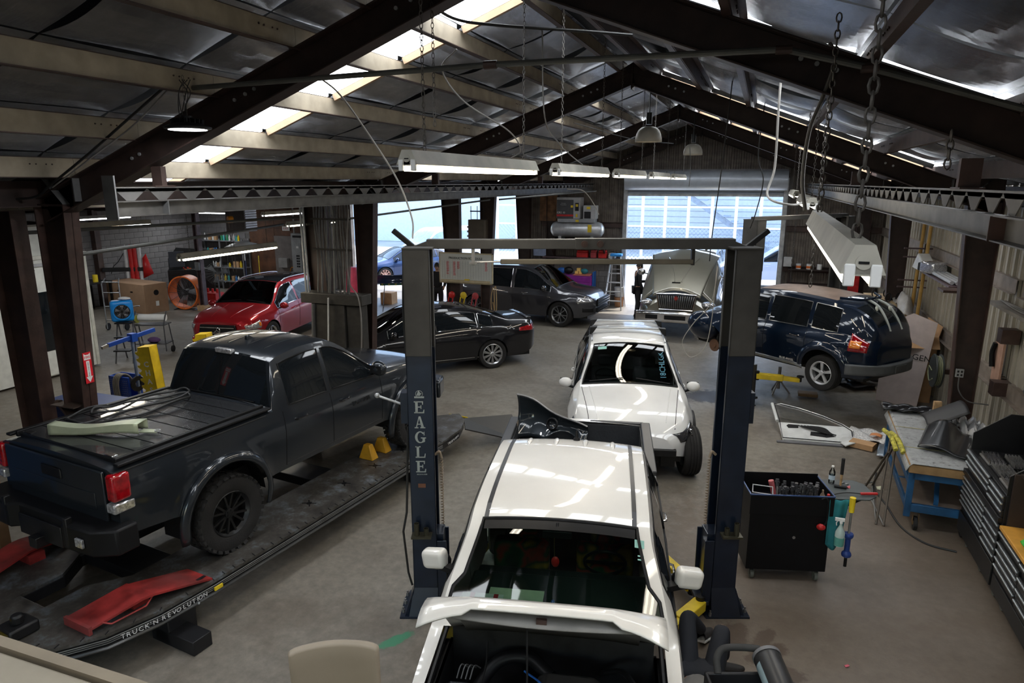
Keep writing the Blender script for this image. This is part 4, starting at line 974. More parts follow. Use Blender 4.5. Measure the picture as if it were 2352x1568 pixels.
# torn black fender lying in its bed
def black_fender():
 t = thing('loose_fender', 'torn black fender standing in the bed of the white pickup', 'fender', (-2.30, 7.55, 1.0), rad(-5)); b = B()
 def fn(u, v):
  x = -.42+.84*u; z = .05 + v*(.55 - .38*u) + .02*math.sin(6*u); y = .12*math.sin(PI*v*.8) + .25*u + .04*math.sin(9*u)
  if v < .55 and .45 < u < .9: z += .14*math.sin(PI*(u-.45)/.45)*(1-v/.55)
  return (x, y, z)
 b.grid(fn, 28, 12); b.obj('fender_skin', paint('scraped_black_paint', (.02, .026, .032), .3, .3), t, solid=.01)
 b = B(); b.tube([fn(u/14, 1) for u in range(15)], .012, 6); b.obj('folded_edge', M('torn_edge', (.25, .25, .25), .5, .6), t)
 q = B(); q.add([(-.44, 0, .0), (-.40, .05, .0), (-.38, .03, .28), (-.42, 0, .22)], [(0, 1, 2, 3)]); q.obj('torn_liner', M('felt', (.12, .10, .08), .95), t, solid=.01)
 q = B(); q.lathe([(.07+.012*math.sin(k*1.7), .02*math.cos(k)) for k in range(7)], 12, 0, TR((.02, .16, .25), rad(70)), closed=True); q.obj('broken_lamp_mount', blackp, t)
black_fender()
t = thing('burlap_pad', 'dark rag of matting in the right corner of the white pickup bed', 'mat', (-1.50, 7.75, .78), 0.3); b = B(); b.grid(lambda u, v: (-.25+.5*u, -.12+.24*v, .03+.08*math.sin(3*u+v)+.25*u*v), 8, 6); b.obj('pad', M('felt', (.12, .10, .08), .95), t, solid=.02)
# ---- white crossover behind ----
def build_white_suv():
 f = (.223, -.975)
 sp = dict(L=(-2.32, 2.34), axles=(1.44, -1.38), arch=.40, r=.36, flare=.025, crown=.055, tuck=.06, shoulder=.06,
  w=[(-2.32, .70), (-2.1, .86), (-1.4, .93), (1.2, .93), (1.9, .88), (2.2, .76), (2.34, .56)],
  zs=[(-2.32, .40), (-2, .28), (1.9, .28), (2.34, .42)],
  zb=[(-2.32, .98), (-1.8, 1.03), (0, 1.0), (1.1, .96), (1.8, .86), (2.2, .74), (2.34, .62)],
  zt=[(-2.32, 1.02), (-2.25, 1.12), (-1.95, 1.45), (-1.8, 1.54), (-1.2, 1.61), (-.2, 1.655), (.3, 1.62), (.42, 1.59), (1.14, 1.11), (1.22, 1.08), (1.8, .98), (2.2, .84), (2.34, .70)],
  wr=[(-2.32, .62), (-1.9, .60), (-.2, .62), (.42, .62), (1.14, .77), (1.7, .80), (2.1, .70), (2.34, .46)],
  side_glass=[(-1.75, -1.0), (-.9, -.1), (0, 1.0)], windshield=(.42, 1.14), backlight=(-2.2, -1.95))
 c = Car('white_crossover', 'white crossover car with roof bars and its left front wheel arch stripped bare', 'car', (-2.02, 11.36, 0), f, paint_white2, sp); c.build(); R_ = c.root
 ms = wheel_meshes(.36, .235, .24, 5, 'V', alloy); c.wheels(ms, skip=((0, -1),)); add_wheel(R_, ms, -.84, 1.92, .36, -1, .12); win_frames(c, sp, blackp); glass_edge(c, .42, 1.14, blackp, .012); c.cabin(M('grey_dash', (.05, .06, .06), .6), 1)
 for y in (-.95, .35-.5):
  z = c.toppt(0, y)+.06; b = B(); b.beam((-.60, y, z), (.60, y, z), .07, .028); rr = b.obj('roof_bar', alloy, R_, bevel=.008)
  for sg in (1, -1): q = B(); q.add([(sg*.52, y-.05, z+.02), (sg*.64, y-.06, z+.01), (sg*.65, y-.07, z-.11), (sg*.60, y-.07, z-.1), (sg*.52, y+.05, z+.02), (sg*.64, y+.06, z+.01), (sg*.65, y+.07, z-.11), (sg*.60, y+.07, z-.1)], [(0, 1, 2, 3), (7, 6, 5, 4), (0, 4, 5, 1), (1, 5, 6, 2), (2, 6, 7, 3), (3, 7, 4, 0)]); q.obj('bar_foot', blackp, rr)
 for sg in (1, -1):
  pts = [(sg*.60, y, c.toppt(sg*.6, y, .02)) for y in [-1.7+.2*k for k in range(11)]]; b = B(); b.tube(pts, .012, 6); b.obj('roof_rail', alloy, R_)
  c.mirror(sg, .92, .98, paint_white2, (.11, .08, .08)); c.handle(sg, -.5, .86, paint_white2); c.handle(sg, .3, .86, paint_white2)
  c.seam((sg,), c.vline(-.02, .35, 1.0)); c.seam((sg,), c.vline(1.0, .35, .96)); c.seam((sg,), c.vline(-.95, .5, 1.0))
  c.patch('headlamp', M('headlamp_black', (.03, .03, .035), .1, coat=1), (sg,), 1.93, 2.27, lambda y: .60+.05*(2.27-y), lambda y: .72+.10*(2.27-y)/.34, .015, 10, 4)
  b = B(); yy = 2.1; b.lathe([(.001, .02), (.05, .02), (.06, 0), (.05, -.01)], 18, 0, Matrix.Translation((sg*c.sidept(2.08, .68, .02), 2.08, .69)) @ Matrix.Rotation(sg*rad(75), 4, 'Y')); b.obj('headlamp_lens', chrome, R_)
  toptube(c, lerp((sg*.62, 1.2), (sg*.48, 2.15), 10), .008, 'hood_crease', paint_white2, -.002); toptube(c, lerp((sg*.74, 1.2), (sg*.60, 2.22), 12), .005, 'hood_gap', blackp, 0)
  b = B(); b.tube([(sg*.1, 1.06, c.toppt(sg*.1, 1.06, .02)), (sg*.62, 1.11, c.toppt(sg*.62, 1.11, .02))], .009, 6); b.obj('wiper', blackp, R_)
 # stripped corner: struts, crash bar, hoses
 b = B(); b.box(-.62, 2.30, .42, .62, 2.38, .52); b.obj('crash_bar', blackm, R_, bevel=.01)
 sx = -1; q = B()
 for k in range(9): q.tube(spline([(sx*(.5+.04*k), 2.2-.05*k, .62-.03*k), (sx*(.62+.03*k), 2.0-.08*k, .42), (sx*.55, 1.7, .34+.02*k)], 6), .012+.004*(k % 3), 6)
 q.box(-.62, 1.6, .22, -.42, 2.25, .55); q.cyl((-.72, 1.44, .5), (-.66, 1.44, .82), .05, n=10); q.obj('exposed_chassis', blackm, R_)
 b = B()
 def arch(u, v): a = -.1+PI*u*.9; r = .40+.03*v; return (-.80-.16*v, 1.44+r*math.cos(a), .36+r*math.sin(a))
 b.grid(arch, 14, 4); b.obj('torn_arch_liner', blackp, R_, solid=.01)
 b = B(); b.grid(lambda u, v: (c.sidept(1.08+1.1*u, .3+.30*v, .012), 1.08+1.1*u, .3+.30*v), 1, 1)
 # windshield writing and sticker
 for tx, yy in (('18CHLGK', .80),):
  o = text(tx, .13, M('paint_marker_blue', (.08, .25, .35), .6), R_, (-.52, .80, c.toppt(.52, .80, .015)), (0, 0, 0), 'marker_writing');
  P1 = Vector((-.5, .50, c.toppt(.5, .50, .012))); P2 = Vector((-.54, 1.10, c.toppt(.54, 1.10, .012))); d = (P1-P2).normalized(); X = Vector((1, 0, 0)); n_ = d.cross(X).normalized(); n_ = -n_ if n_.z < 0 else n_; yv = n_.cross(d); o.matrix_local = Matrix.Translation((P1+P2)/2 + n_*.0) @ Matrix((d, yv, n_)).transposed().to_4x4()
 b = B(); b.grid(lambda u, v: (.36+.14*u, .50+.06*v, c.toppt(.36+.14*u, .50+.06*v, .006)), 2, 2); b.obj('windshield_sticker', M('sticker_teal', (.25, .5, .45), .6), R_)
 return c
build_white_suv()
# ---- black sedan ----
def build_sedan(name, label, loc, f, pm, trim=chrome, rimm=alloy):
 sp = dict(L=(-2.46, 2.46), axles=(1.5, -1.32), arch=.37, r=.335, flare=.015, crown=.05, tuck=.05, shoulder=.07,
  w=[(-2.46, .62), (-2.3, .78), (-1.6, .90), (1.4, .915), (2.0, .86), (2.3, .72), (2.46, .52)],
  zs=[(-2.46, .42), (-2.1, .26), (2.0, .22), (2.46, .32)],
  zb=[(-2.46, .92), (-2.2, .98), (-1.2, .97), (.4, .92), (1.2, .86), (2.0, .72), (2.46, .56)],
  zt=[(-2.46, .95), (-2.38, 1.07), (-2.1, 1.08), (-1.85, 1.10), (-1.75, 1.12), (-1.2, 1.30), (-.8, 1.40), (-.2, 1.45), (.3, 1.43), (.45, 1.40), (1.25, 1.01), (1.35, .98), (2.0, .84), (2.46, .62)],
  wr=[(-2.46, .56), (-2.1, .66), (-1.75, .66), (-.8, .56), (.45, .57), (1.25, .72), (1.9, .72), (2.46, .44)],
  side_glass=[(-1.35, -1.02), (-.97, -.02), (.05, 1.05)], windshield=(.45, 1.25), backlight=(-1.75, -.85), roofpane=None)
 c = Car(name, label, 'car', loc, f, pm, sp); c.build(); R_ = c.root
 ms = wheel_meshes(.335, .225, .235, 10, 'V' if trim is chrome else 'Y', rimm); c.wheels(ms)
 win_frames(c, sp, trim, .009); glass_edge(c, .45, 1.25, blackp, .01); glass_edge(c, -1.75, -.85, blackp, .009, 'rear_window_seal'); c.cabin()
 for sg in (1, -1):
  c.mirror(sg, .95, .92, pm); c.handle(sg, -.72, .84, pm); c.handle(sg, .2, .82, pm)
  for y in (-1.0, .02, 1.1): c.seam((sg,), c.vline(y, .3, .92))
  c.patch('tail_lamp', lamp_red, (sg,), -2.42, -1.98, lambda y: .80+.06*(y+2.42), lambda y: .94-.10*(y+2.42)/.44*.4, .008)
  c.patch('headlamp', lamp_clear, (sg,), 1.95, 2.38, lambda y: .58, lambda y: .66+.08*(2.38-y)/.43, .008)
  c.seam((sg,), [(-1.9+.25*k, .62+.008*k) for k in range(14)], .006, pm, 'door_crease'); c.seam((sg,), [(-1.0+.2*k, .30) for k in range(11)], .008, trim, 'sill_trim')
 b = B(); b.grid(lambda u, v: (-.58+1.16*u, -2.26-.13*v, 1.072+.022*v-.02*(2*u-1)**2), 12, 3); b.obj('boot_lip', pm, R_, solid=.01)
 b = B(); b.box(-.12, -.78, 1.40, .12, -.7, 1.43); b.obj('roof_antenna', pm, R_, bevel=.012)
 slat_grille(c, .5, 2.49, .34, .56, 4, trim)
 return c
s_ = build_sedan('black_sedan', 'glossy black four-door sedan with chrome window trim, behind the left lift post', (-7.15, 13.87, 0), (-.747, -.665), paint_black)
build_sedan('blue_sedan', 'dark blue sedan with bronze alloy wheels parked outside the left opening', (-14.63, 26.9, 0), (-.6, -.8), paint('blue_paint_outside', (.012, .035, .11), .3), blackp, M('bronze_alloy', (.5, .3, .25), .35, .6))
# ---- dark grey three-row SUV ----
def build_grey_suv():
 sp = dict(L=(-2.46, 2.47), axles=(1.48, -1.34), arch=.42, r=.375, flare=.02, crown=.05, tuck=.06, shoulder=.06,
  w=[(-2.46, .76), (-2.2, .92), (-1, .97), (1.4, .975), (2.0, .92), (2.3, .78), (2.47, .58)],
  zs=[(-2.46, .42), (-2, .3), (2, .3), (2.47, .42)],
  zb=[(-2.46, 1.10), (-1, 1.08), (.8, 1.05), (1.3, 1.0), (2.0, .92), (2.3, .82), (2.47, .70)],
  zt=[(-2.46, 1.2), (-2.4, 1.4), (-2.2, 1.62), (-2.0, 1.68), (-1, 1.74), (0, 1.76), (.35, 1.73), (.5, 1.68), (1.3, 1.16), (1.4, 1.12), (2.0, 1.04), (2.3, .94), (2.47, .78)],
  wr=[(-2.46, .62), (-2.0, .66), (.5, .68), (1.3, .82), (2.0, .80), (2.3, .66), (2.47, .46)],
  side_glass=[(-2.15, -1.2), (-1.1, -.12), (-.02, 1.15)], windshield=(.5, 1.3), backlight=(-2.42, -2.2))
 c = Car('grey_family_suv', 'dark grey three-row SUV facing right, below the air compressor', 'car', (-6.81, 20.1, 0), (.997, -.082), paint_grey, sp); c.build(); R_ = c.root
 ms = wheel_meshes(.375, .24, .26, 5, 'Y', M('dark_alloy', (.3, .31, .33), .3, .9)); c.wheels(ms, steer=-.12); win_frames(c, sp, chrome); glass_edge(c, .5, 1.3, blackp); c.cabin()
 for sg in (1, -1):
  c.mirror(sg, 1.0, 1.08, M('mirror_dark', (.02, .02, .022), .25, coat=1), (.12, .08, .1)); c.handle(sg, -.72, .98, chrome); c.handle(sg, .35, .96, chrome)
  for y in (-1.15, -.05, 1.1): c.seam((sg,), c.vline(y, .35, 1.05))
  c.patch('headlamp', lamp_clear, (sg,), 1.98, 2.40, lambda y: .76, lambda y: .86+.06*(2.4-y)/.42, .01); c.seam((sg,), [(-2.1+.3*k, .9) for k in range(14)], .006, paint_grey, 'door_crease')
  c.patch('fog_lamp', blackp, (sg,), 2.15, 2.42, .48, .60, .008); c.patch('tail_lamp', lamp_red, (sg,), -2.44, -2.2, .95, 1.3, .008)
 slat_grille(c, .55, 2.52, .62, .84, 3, chrome); slat_grille(c, .5, 2.50, .44, .56, 2, blackp)
 q = B(); q.box(.88, 1.02, .12, .93, 1.04, .42); q.obj('mud_flap', blackp, R_)
build_grey_suv()
# ---- red crossover ----
def build_red():
 sp = dict(L=(-2.32, 2.33), axles=(1.45, -1.42), arch=.40, r=.365, flare=.02, crown=.055, tuck=.06, shoulder=.06,
  w=[(-2.32, .70), (-2.1, .86), (-1.4, .94), (1.2, .945), (1.9, .90), (2.2, .80), (2.33, .60)],
  zs=[(-2.32, .42), (-2, .28), (1.9, .26), (2.33, .36)],
  zb=[(-2.32, 1.02), (-1.8, 1.05), (0, 1.02), (1.1, .98), (1.8, .92), (2.2, .84), (2.33, .74)],
  zt=[(-2.32, 1.05), (-2.25, 1.15), (-2.05, 1.45), (-1.9, 1.54), (-1.2, 1.62), (-.2, 1.65), (.3, 1.62), (.42, 1.59), (1.18, 1.14), (1.26, 1.11), (1.8, 1.04), (2.2, .95), (2.33, .84)],
  wr=[(-2.32, .62), (-1.9, .64), (.42, .64), (1.18, .80), (1.8, .80), (2.15, .70), (2.33, .50)],
  side_glass=[(-1.85, -1.12), (-1.02, -.12), (-.02, 1.05)], windshield=(.42, 1.18), backlight=(-2.24, -2.0), roofpane=(-1.6, .38))
 c = Car('red_crossover', 'metallic red crossover with a black glass roof, facing the camera left of the cabinet', 'car', (-12.72, 15.2, 0), (.174, -.985), paint_red, sp); c.build(); R_ = c.root
 ms = wheel_meshes(.365, .235, .24, 5, 'V', alloy); c.wheels(ms); win_frames(c, sp, chrome, .010); glass_edge(c, .42, 1.18, blackp); c.cabin(None, 1)
 for sg in (1, -1):
  b = B(); b.tube([(sg*.62, y, c.toppt(sg*.62, y, .035 if -1.8 < y < .2 else .0)) for y in [-1.9+.2*k for k in range(12)]], .016, 8); b.obj('roof_rail', alloy, R_)
  c.mirror(sg, .95, 1.0, paint_red, (.12, .08, .085)); c.handle(sg, -.6, .9, paint_red); c.handle(sg, .3, .88, paint_red)
  for y in (-1.05, -.05, 1.05): c.seam((sg,), c.vline(y, .32, 1.0))
  c.patch('headlamp', lamp_clear, (sg,), 1.92, 2.28, lambda y: .66, lambda y: .76+.09*(2.28-y)/.36, .012, 10, 4)
  c.patch('indicator', lamp_amber, (sg,), 1.92, 1.99, .70, .80, .018)
  toptube(c, lerp((sg*.35, 1.25), (sg*.26, 2.2), 10), .012, 'hood_crease', paint_red, -.004)
  b = B(); b.beam((sg*.08, 1.12, c.toppt(sg*.08, 1.12, .02)), (sg*.62, 1.16, c.toppt(sg*.62, 1.16, .02)), .02, .014); b.obj('wiper', blackp, R_)
 g = slat_grille(c, .52, 2.385, .52, .78, 2, chrome, xt=.46);
 b = B(); b.lathe([(.075, -.008), (.085, 0), (.075, .008)], 28, 0, TR((0, 2.41, .65), rad(90)), closed=True)
 for k in range(3): a = rad(90+120*k); b.beam((0, 2.41, .65), (.08*math.cos(a), 2.41, .65+.08*math.sin(a)), .012, .014)
 b.obj('round_emblem', chrome, g)
 b = B(); b.prism([(-.82, 2.2), (.82, 2.2), (.68, 2.42), (-.68, 2.42)], .16, 0, TR((0, 0, .30))); b.obj('front_bumper', paint_red, R_, bevel=.04)
 b = B(); b.box(-.5, 2.40, .34, .5, 2.435, .42); b.obj('lower_intake', blackp, R_)
build_red()
# ---- truck with big bonnet in the doorway ----
def build_big_truck():
 sp = dict(L=(-2.9, 2.9), axles=(1.75, -1.7), arch=.50, r=.45, flare=.05, crown=.09, tuck=.08, shoulder=.08,
  w=[(-2.9, 1.0), (0, 1.05), (1.2, 1.06), (2.0, 1.04), (2.5, .98), (2.9, .80)],
  zs=[(-2.9, .6), (2.9, .55)],
  zb=[(-2.9, 1.30), (.3, 1.30), (1.2, 1.25), (2.2, 1.12), (2.7, .98), (2.9, .88)],
  zt=[(-2.9, 2.0), (-2.5, 2.15), (-.6, 2.25), (.1, 2.22), (.25, 2.15), (.95, 1.55), (1.05, 1.50), (1.6, 1.46), (2.3, 1.36), (2.7, 1.24), (2.9, 1.1)],
  wr=[(-2.9, .80), (.25, .78), (.95, .86), (1.4, .74), (2.3, .62), (2.9, .5)],
  side_glass=[(-2.5, -1.1), (-1.0, -.1), (0, .85)], windshield=(.25, .95))
 c = Car('heavy_nose_truck', 'champagne grey heavy pickup with opened bonnet in the roller doorway', 'truck', (-2.02, 21.35, 0), (.0, -1), paint_olive, sp); c.build(); R_ = c.root
 ms = wheel_meshes(.45, .28, .22, 6, 'wide', alloy, tread=0); c.wheels(ms); win_frames(c, sp, blackp); glass_edge(c, .25, .95, blackp, .015); c.cabin()
 # bonnet tipped open, seen from above as one big shield
 b = B()
 def bon(u, v):
  X = 2*u-1; w = .95 - .33*v; y = 1.0+1.93*v; z = 2.25 - .93*v + .10*math.sin(PI*v) - .15*abs(X)**2.4 + .045*math.exp(-((X*w)/.32)**4)*(1-.3*v)
  return (X*w, y, z)
 b.grid(bon, 30, 20); bo = b.obj('bonnet', paint_olive, R_, solid=.03)
 for sg in (1, -1):
  q = B(); q.tube([(lambda p: (p[0], p[1], p[2]+.004))(bon(.5+sg*(.24-.17*t/10), .25+.06*t)) for t in range(11)], .022, 8); q.obj('bonnet_scoop_edge', paint_olive, bo)
  q = B()
  def side(u, v, sg=sg): y = 1.15+1.6*v; v2 = (y-1.0)/1.93; return (sg*(.95-.33*v2-.02+(.13+.22*v2)*u), y, bon(1 if sg > 0 else 0, v2)[2] - .03 - u*(.50-.25*v2))
  q.grid(side, 10, 14); q.obj('wing_panel', paint_olive, bo, solid=.03)
  q = B(); q.ball((sg*.80, 2.72, .98), 1, 16, 0, (.20, .16, .085)); q.obj('headlamp', lamp_clear, R_)
  q = B(); q.tube([(sg*1.02, .9, 1.5), (sg*1.2, 1.0, 1.55)], .02, 8); q.ball((sg*1.26, 1.02, 1.58), 1, 14, 1, (.12, .06, .1)); q.obj('door_mirror', [chrome, chrome], R_)
 q = B(); q.box(-.06, 2.66, 1.52, .16, 2.70, 1.55); q.obj('bonnet_handle', blackp, bo)
 g = slat_grille(c, .42, 2.96, .86, 1.24, 17, chrome, vert=True, xt=.50)
 q = B(); q.tube([(-.44, 2.97, .84), (.44, 2.97, .84), (.52, 2.97, 1.26), (0, 2.99, 1.29), (-.52, 2.97, 1.26)], .022, 8, closed=True); q.obj('grille_surround', chrome, g)
 q = B(); q.prism([(0, -.07), (.06, 0), (0, .07), (-.06, 0)], .02, 0, TR((0, 3.02, 1.16), rad(90))); q.obj('diamond_emblem', M('emblem_red', (.35, .05, .04), .3, .4), g)
 q = B()
 def bump(u, v): X = 2*u-1; return (X*1.10, 3.04-.16*abs(X)**3, .50+.30*v-.04*X*X)
 q.grid(bump, 24, 4); bb_ = q.obj('front_bumper', chrome, R_, solid=.05)
 for x, w in ((-.62, .16), (0, .28), (.62, .16)): q = B(); q.box(x-w, 3.05-.03*(x != 0), .58, x+w, 3.075, .70); q.obj('bumper_slot', blackp, bb_, bevel=.01)
 for y in (-.1,):
  q = B(); q.beam((-.72, y, 2.42), (.72, y, 2.42), .10, .07); lb = q.obj('roof_light_bar', blackm, R_, bevel=.01)
  for sg in (1, -1): q = B(); q.box(sg*.45, y-.04, 2.05, sg*.52, y+.04, 2.40); q.obj('bar_foot', blackm, lb)
 return c
build_big_truck()
# ---- blue retro wagon on the rear lift ----
def build_retro():
 sp = dict(L=(-2.1, 2.12), axles=(1.3, -1.27), arch=.37, r=.32, drop=.07, flare=.05, crown=.07, tuck=.06, shoulder=.09,
  w=[(-2.1, .50), (-1.95, .66), (-1.6, .78), (-1.2, .83), (1.2, .83), (1.6, .78), (1.95, .66), (2.12, .46)],
  zs=[(-2.1, .36), (-1.9, .26), (1.9, .24), (2.12, .34)],
  zb=[(-2.1, .92), (-1.5, 1.0), (0, .98), (1.0, .93), (1.6, .88), (2.12, .66)],
  zt=[(-2.1, 1.0), (-2.02, 1.18), (-1.85, 1.38), (-1.6, 1.50), (-1.2, 1.57), (-.3, 1.61), (.3, 1.58), (.5, 1.53), (1.05, 1.12), (1.15, 1.07), (1.6, 1.0), (1.95, .86), (2.12, .74)],
  wr=[(-2.1, .44), (-1.7, .54), (-1.2, .60), (.5, .60), (1.05, .66), (1.5, .50), (2.12, .28)],
  side_glass=[(-1.45, -.95), (-.87, -.05), (.03, .85)], windshield=(.5, 1.05), backlight=(-2.0, -1.62))
 c = Car('blue_retro_wagon', 'dark blue retro wagon raised on the rear lift, seen from behind', 'car', (.68, 14.26, .62), (-.78, .63), paint_blue, sp); c.build(); R_ = c.root
 ms = wheel_meshes(.32, .21, .205, 5, 'wide', M('silver_alloy', (.62, .62, .64), .35, .5)); c.wheels(ms, skip=((0, 1), (0, -1))); win_frames(c, sp, M('satin_chrome', (.35, .35, .36), .3, .9), .007); c.cabin()
 for sg in (1, -1):
  T = Matrix.Translation((sg*.68, 1.3, .22)) @ Matrix.Rotation(sg*rad(90), 4, 'Y'); q = B(); q.lathe([(.001, .03), (.05, .03), (.06, .01), (.13, .01), (.13, -.01), (.001, -.01)], 24, 0, T); q.obj('brake_rotor', M('rusty_rotor', (.2, .11, .07), .6, .6), R_)
  q = B(); q.cyl((sg*.6, 1.3, .28), (sg*.52, 1.3, .75), .045, n=10); q.tube([(sg*(.6+.03*math.cos(t)), 1.3+.07*math.sin(t), .35+.02*t) for t in [k*.5 for k in range(40)]], .012, 5); q.obj('strut', blackm, R_)
  c.patch('tail_lamp', lamp_red, (sg,), -1.98, -1.70, lambda y: .70+.04, lambda y: .90+.14*(y+1.98)/.28, .012); c.patch('rear_indicator', lamp_amber, (sg,), -1.88, -1.72, .80, .92, .020)
  for y in (-.9, 0, .95): c.seam((sg,), c.vline(y, .3, .97))
  c.handle(sg, -.68, .84, chrome); c.handle(sg, .2, .84, chrome); c.patch('sill_panel', M('sill_silver', (.3, .32, .36), .3, .5), (sg,), -.9, .95, .27, .33, .006)
  q = B()
  def fl(u, v, sg=sg):
   a = PI*u; r = c.R+.01+.16*v; y = -1.27+r*math.cos(a); z = .32+r*math.sin(a)*.95; return (sg*(c.half(y, min(z, .93))+.035*math.sin(PI*min(1, v*1.2))), y, z)
  q.grid(fl, 24, 5); q.obj('rear_wing', paint_blue, R_)
  q = B(); q.ball((sg*.70, 1.62, .60), 1, 20, 0, (.19, .42, .30)); q.obj('front_wing', paint_blue, R_)
 q = B()
 def bmp(u, v): a = (u-.5)*2; return (a*.86, -2.17+.42*abs(a)**3.0, .36+.17*v+.02*math.sin(PI*v))
 q.grid(bmp, 26, 5); bb_ = q.obj('rear_bumper', M('grey_bumper', (.10, .105, .11), .5, .1), R_, solid=.10)
 q = B(); q.box(-.16, -2.235, .38, .16, -2.222, .50); q.obj('licence_plate', M('plate_dark', (.08, .08, .08), .5), bb_)
 q = B()
 def hatch(u, v): y = -2.08+.28*v; X = -.42+.84*u; return (X, y-.03, .62+.42*v)
 # peeled panels and suction marks on the hatch
 for X, Y in ((-.3, -1.98), (.28, -1.95), (0, -2.03), (.12, -1.8), (-.2, -1.76)):
  q = B(); q.lathe([(.001, .008), (.035, .006), (.045, 0)], 12, 0, Matrix.Translation((X, Y-.035, c.toppt(X, Y, .01) if Y > -1.85 else .92+.3*(Y+2.05))) @ Matrix.Rotation(rad(70), 4, 'X')); q.obj('glue_tab', M('pale_tab', (.5, .5, .42), .6), R_)
 for sg in (1, -1):
  pts = spline([(sg*.10+.02, -1.52, 1.56), (sg*.14, -1.78, 1.47), (sg*.16, -1.95, 1.28), (sg*.17, -2.06, 1.08)], 6); q = B(); q.tube(pts, .022, 8); q.obj('hatch_strap', M('pale_strap', (.33, .35, .32), .6), R_)
 q = B(); q.tube(spline([(-.52, -1.30, 1.58), (-.3, -1.55, 1.56), (0, -1.60, 1.57), (.3, -1.55, 1.56), (.52, -1.3, 1.58)]), .02, 8); q.obj('roof_spoiler', paint_blue, R_)
 q = B(); q.grid(lambda u, v: (-.50+v, -1.25+1.7*u, c.toppt(-.50+v, -1.25+1.7*u, .004)), 14, 12); q.obj('dusty_roof_panel', M('dusty_tan_paint', (.17, .12, .095), .45, var=.2), R_)
 text('BLUE ANGEL', .055, whitep, R_, (c.sidept(-.45, .36, .012)*-1, -.55, .36), (rad(90), 0, rad(-90)), 'side_lettering')
 return c
build_retro()
# white van and blue-grey pickup outside, seen through the openings
def build_van():
 sp = dict(L=(-2.4, 2.4), axles=(1.5, -1.5), arch=.40, r=.36, flare=.01, crown=.05,
  w=[(-2.4, .9), (1.9, .95), (2.4, .7)], zs=[(-2.4, .3), (2.4, .3)], zb=[(-2.4, 1.15), (1.2, 1.1), (2.4, .85)],
  zt=[(-2.4, 1.9), (-2.3, 2.0), (.4, 2.0), (.7, 1.92), (1.5, 1.25), (1.7, 1.18), (2.3, 1.0), (2.4, .9)], wr=[(-2.4, .8), (.7, .8), (1.5, .84), (2.4, .55)],
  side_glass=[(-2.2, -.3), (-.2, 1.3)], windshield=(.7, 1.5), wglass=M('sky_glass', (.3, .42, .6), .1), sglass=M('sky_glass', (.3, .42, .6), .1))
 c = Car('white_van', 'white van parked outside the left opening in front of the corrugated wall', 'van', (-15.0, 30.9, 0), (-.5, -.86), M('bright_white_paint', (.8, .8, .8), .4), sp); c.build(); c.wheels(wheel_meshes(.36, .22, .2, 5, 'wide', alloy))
build_van()
def build_out_pickup():
 sp = dict(L=(-2.7, 2.7), axles=(1.8, -1.6), arch=.42, r=.38, flare=.02, crown=.05,
  w=[(-2.7, .9), (2.0, .93), (2.7, .7)], zs=[(-2.7, .45), (2.7, .4)], zb=[(-2.7, 1.15), (1.2, 1.1), (2.7, .85)],
  zt=[(-2.7, 1.18), (-.7, 1.18), (-.69, 1.25), (-.55, 1.7), (-.4, 1.76), (.5, 1.76), (.7, 1.68), (1.4, 1.2), (1.5, 1.16), (2.6, 1.0), (2.7, .9)], wr=[(-2.7, .8), (-.6, .66), (.7, .68), (1.4, .82), (2.7, .55)],
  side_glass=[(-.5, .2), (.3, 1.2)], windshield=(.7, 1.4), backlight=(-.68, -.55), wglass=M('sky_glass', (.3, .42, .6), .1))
 c = Car('blue_grey_pickup', 'pale blue-grey pickup parked across the yard, seen through the rear door', 'pickup truck', (1.35, 29.5, 0), (-1, .0), paint('pale_blue_paint', (.42, .48, .62)), sp); c.build(); c.wheels(wheel_meshes(.38, .24, .2, 6, 'wide', alloy))
build_out_pickup()
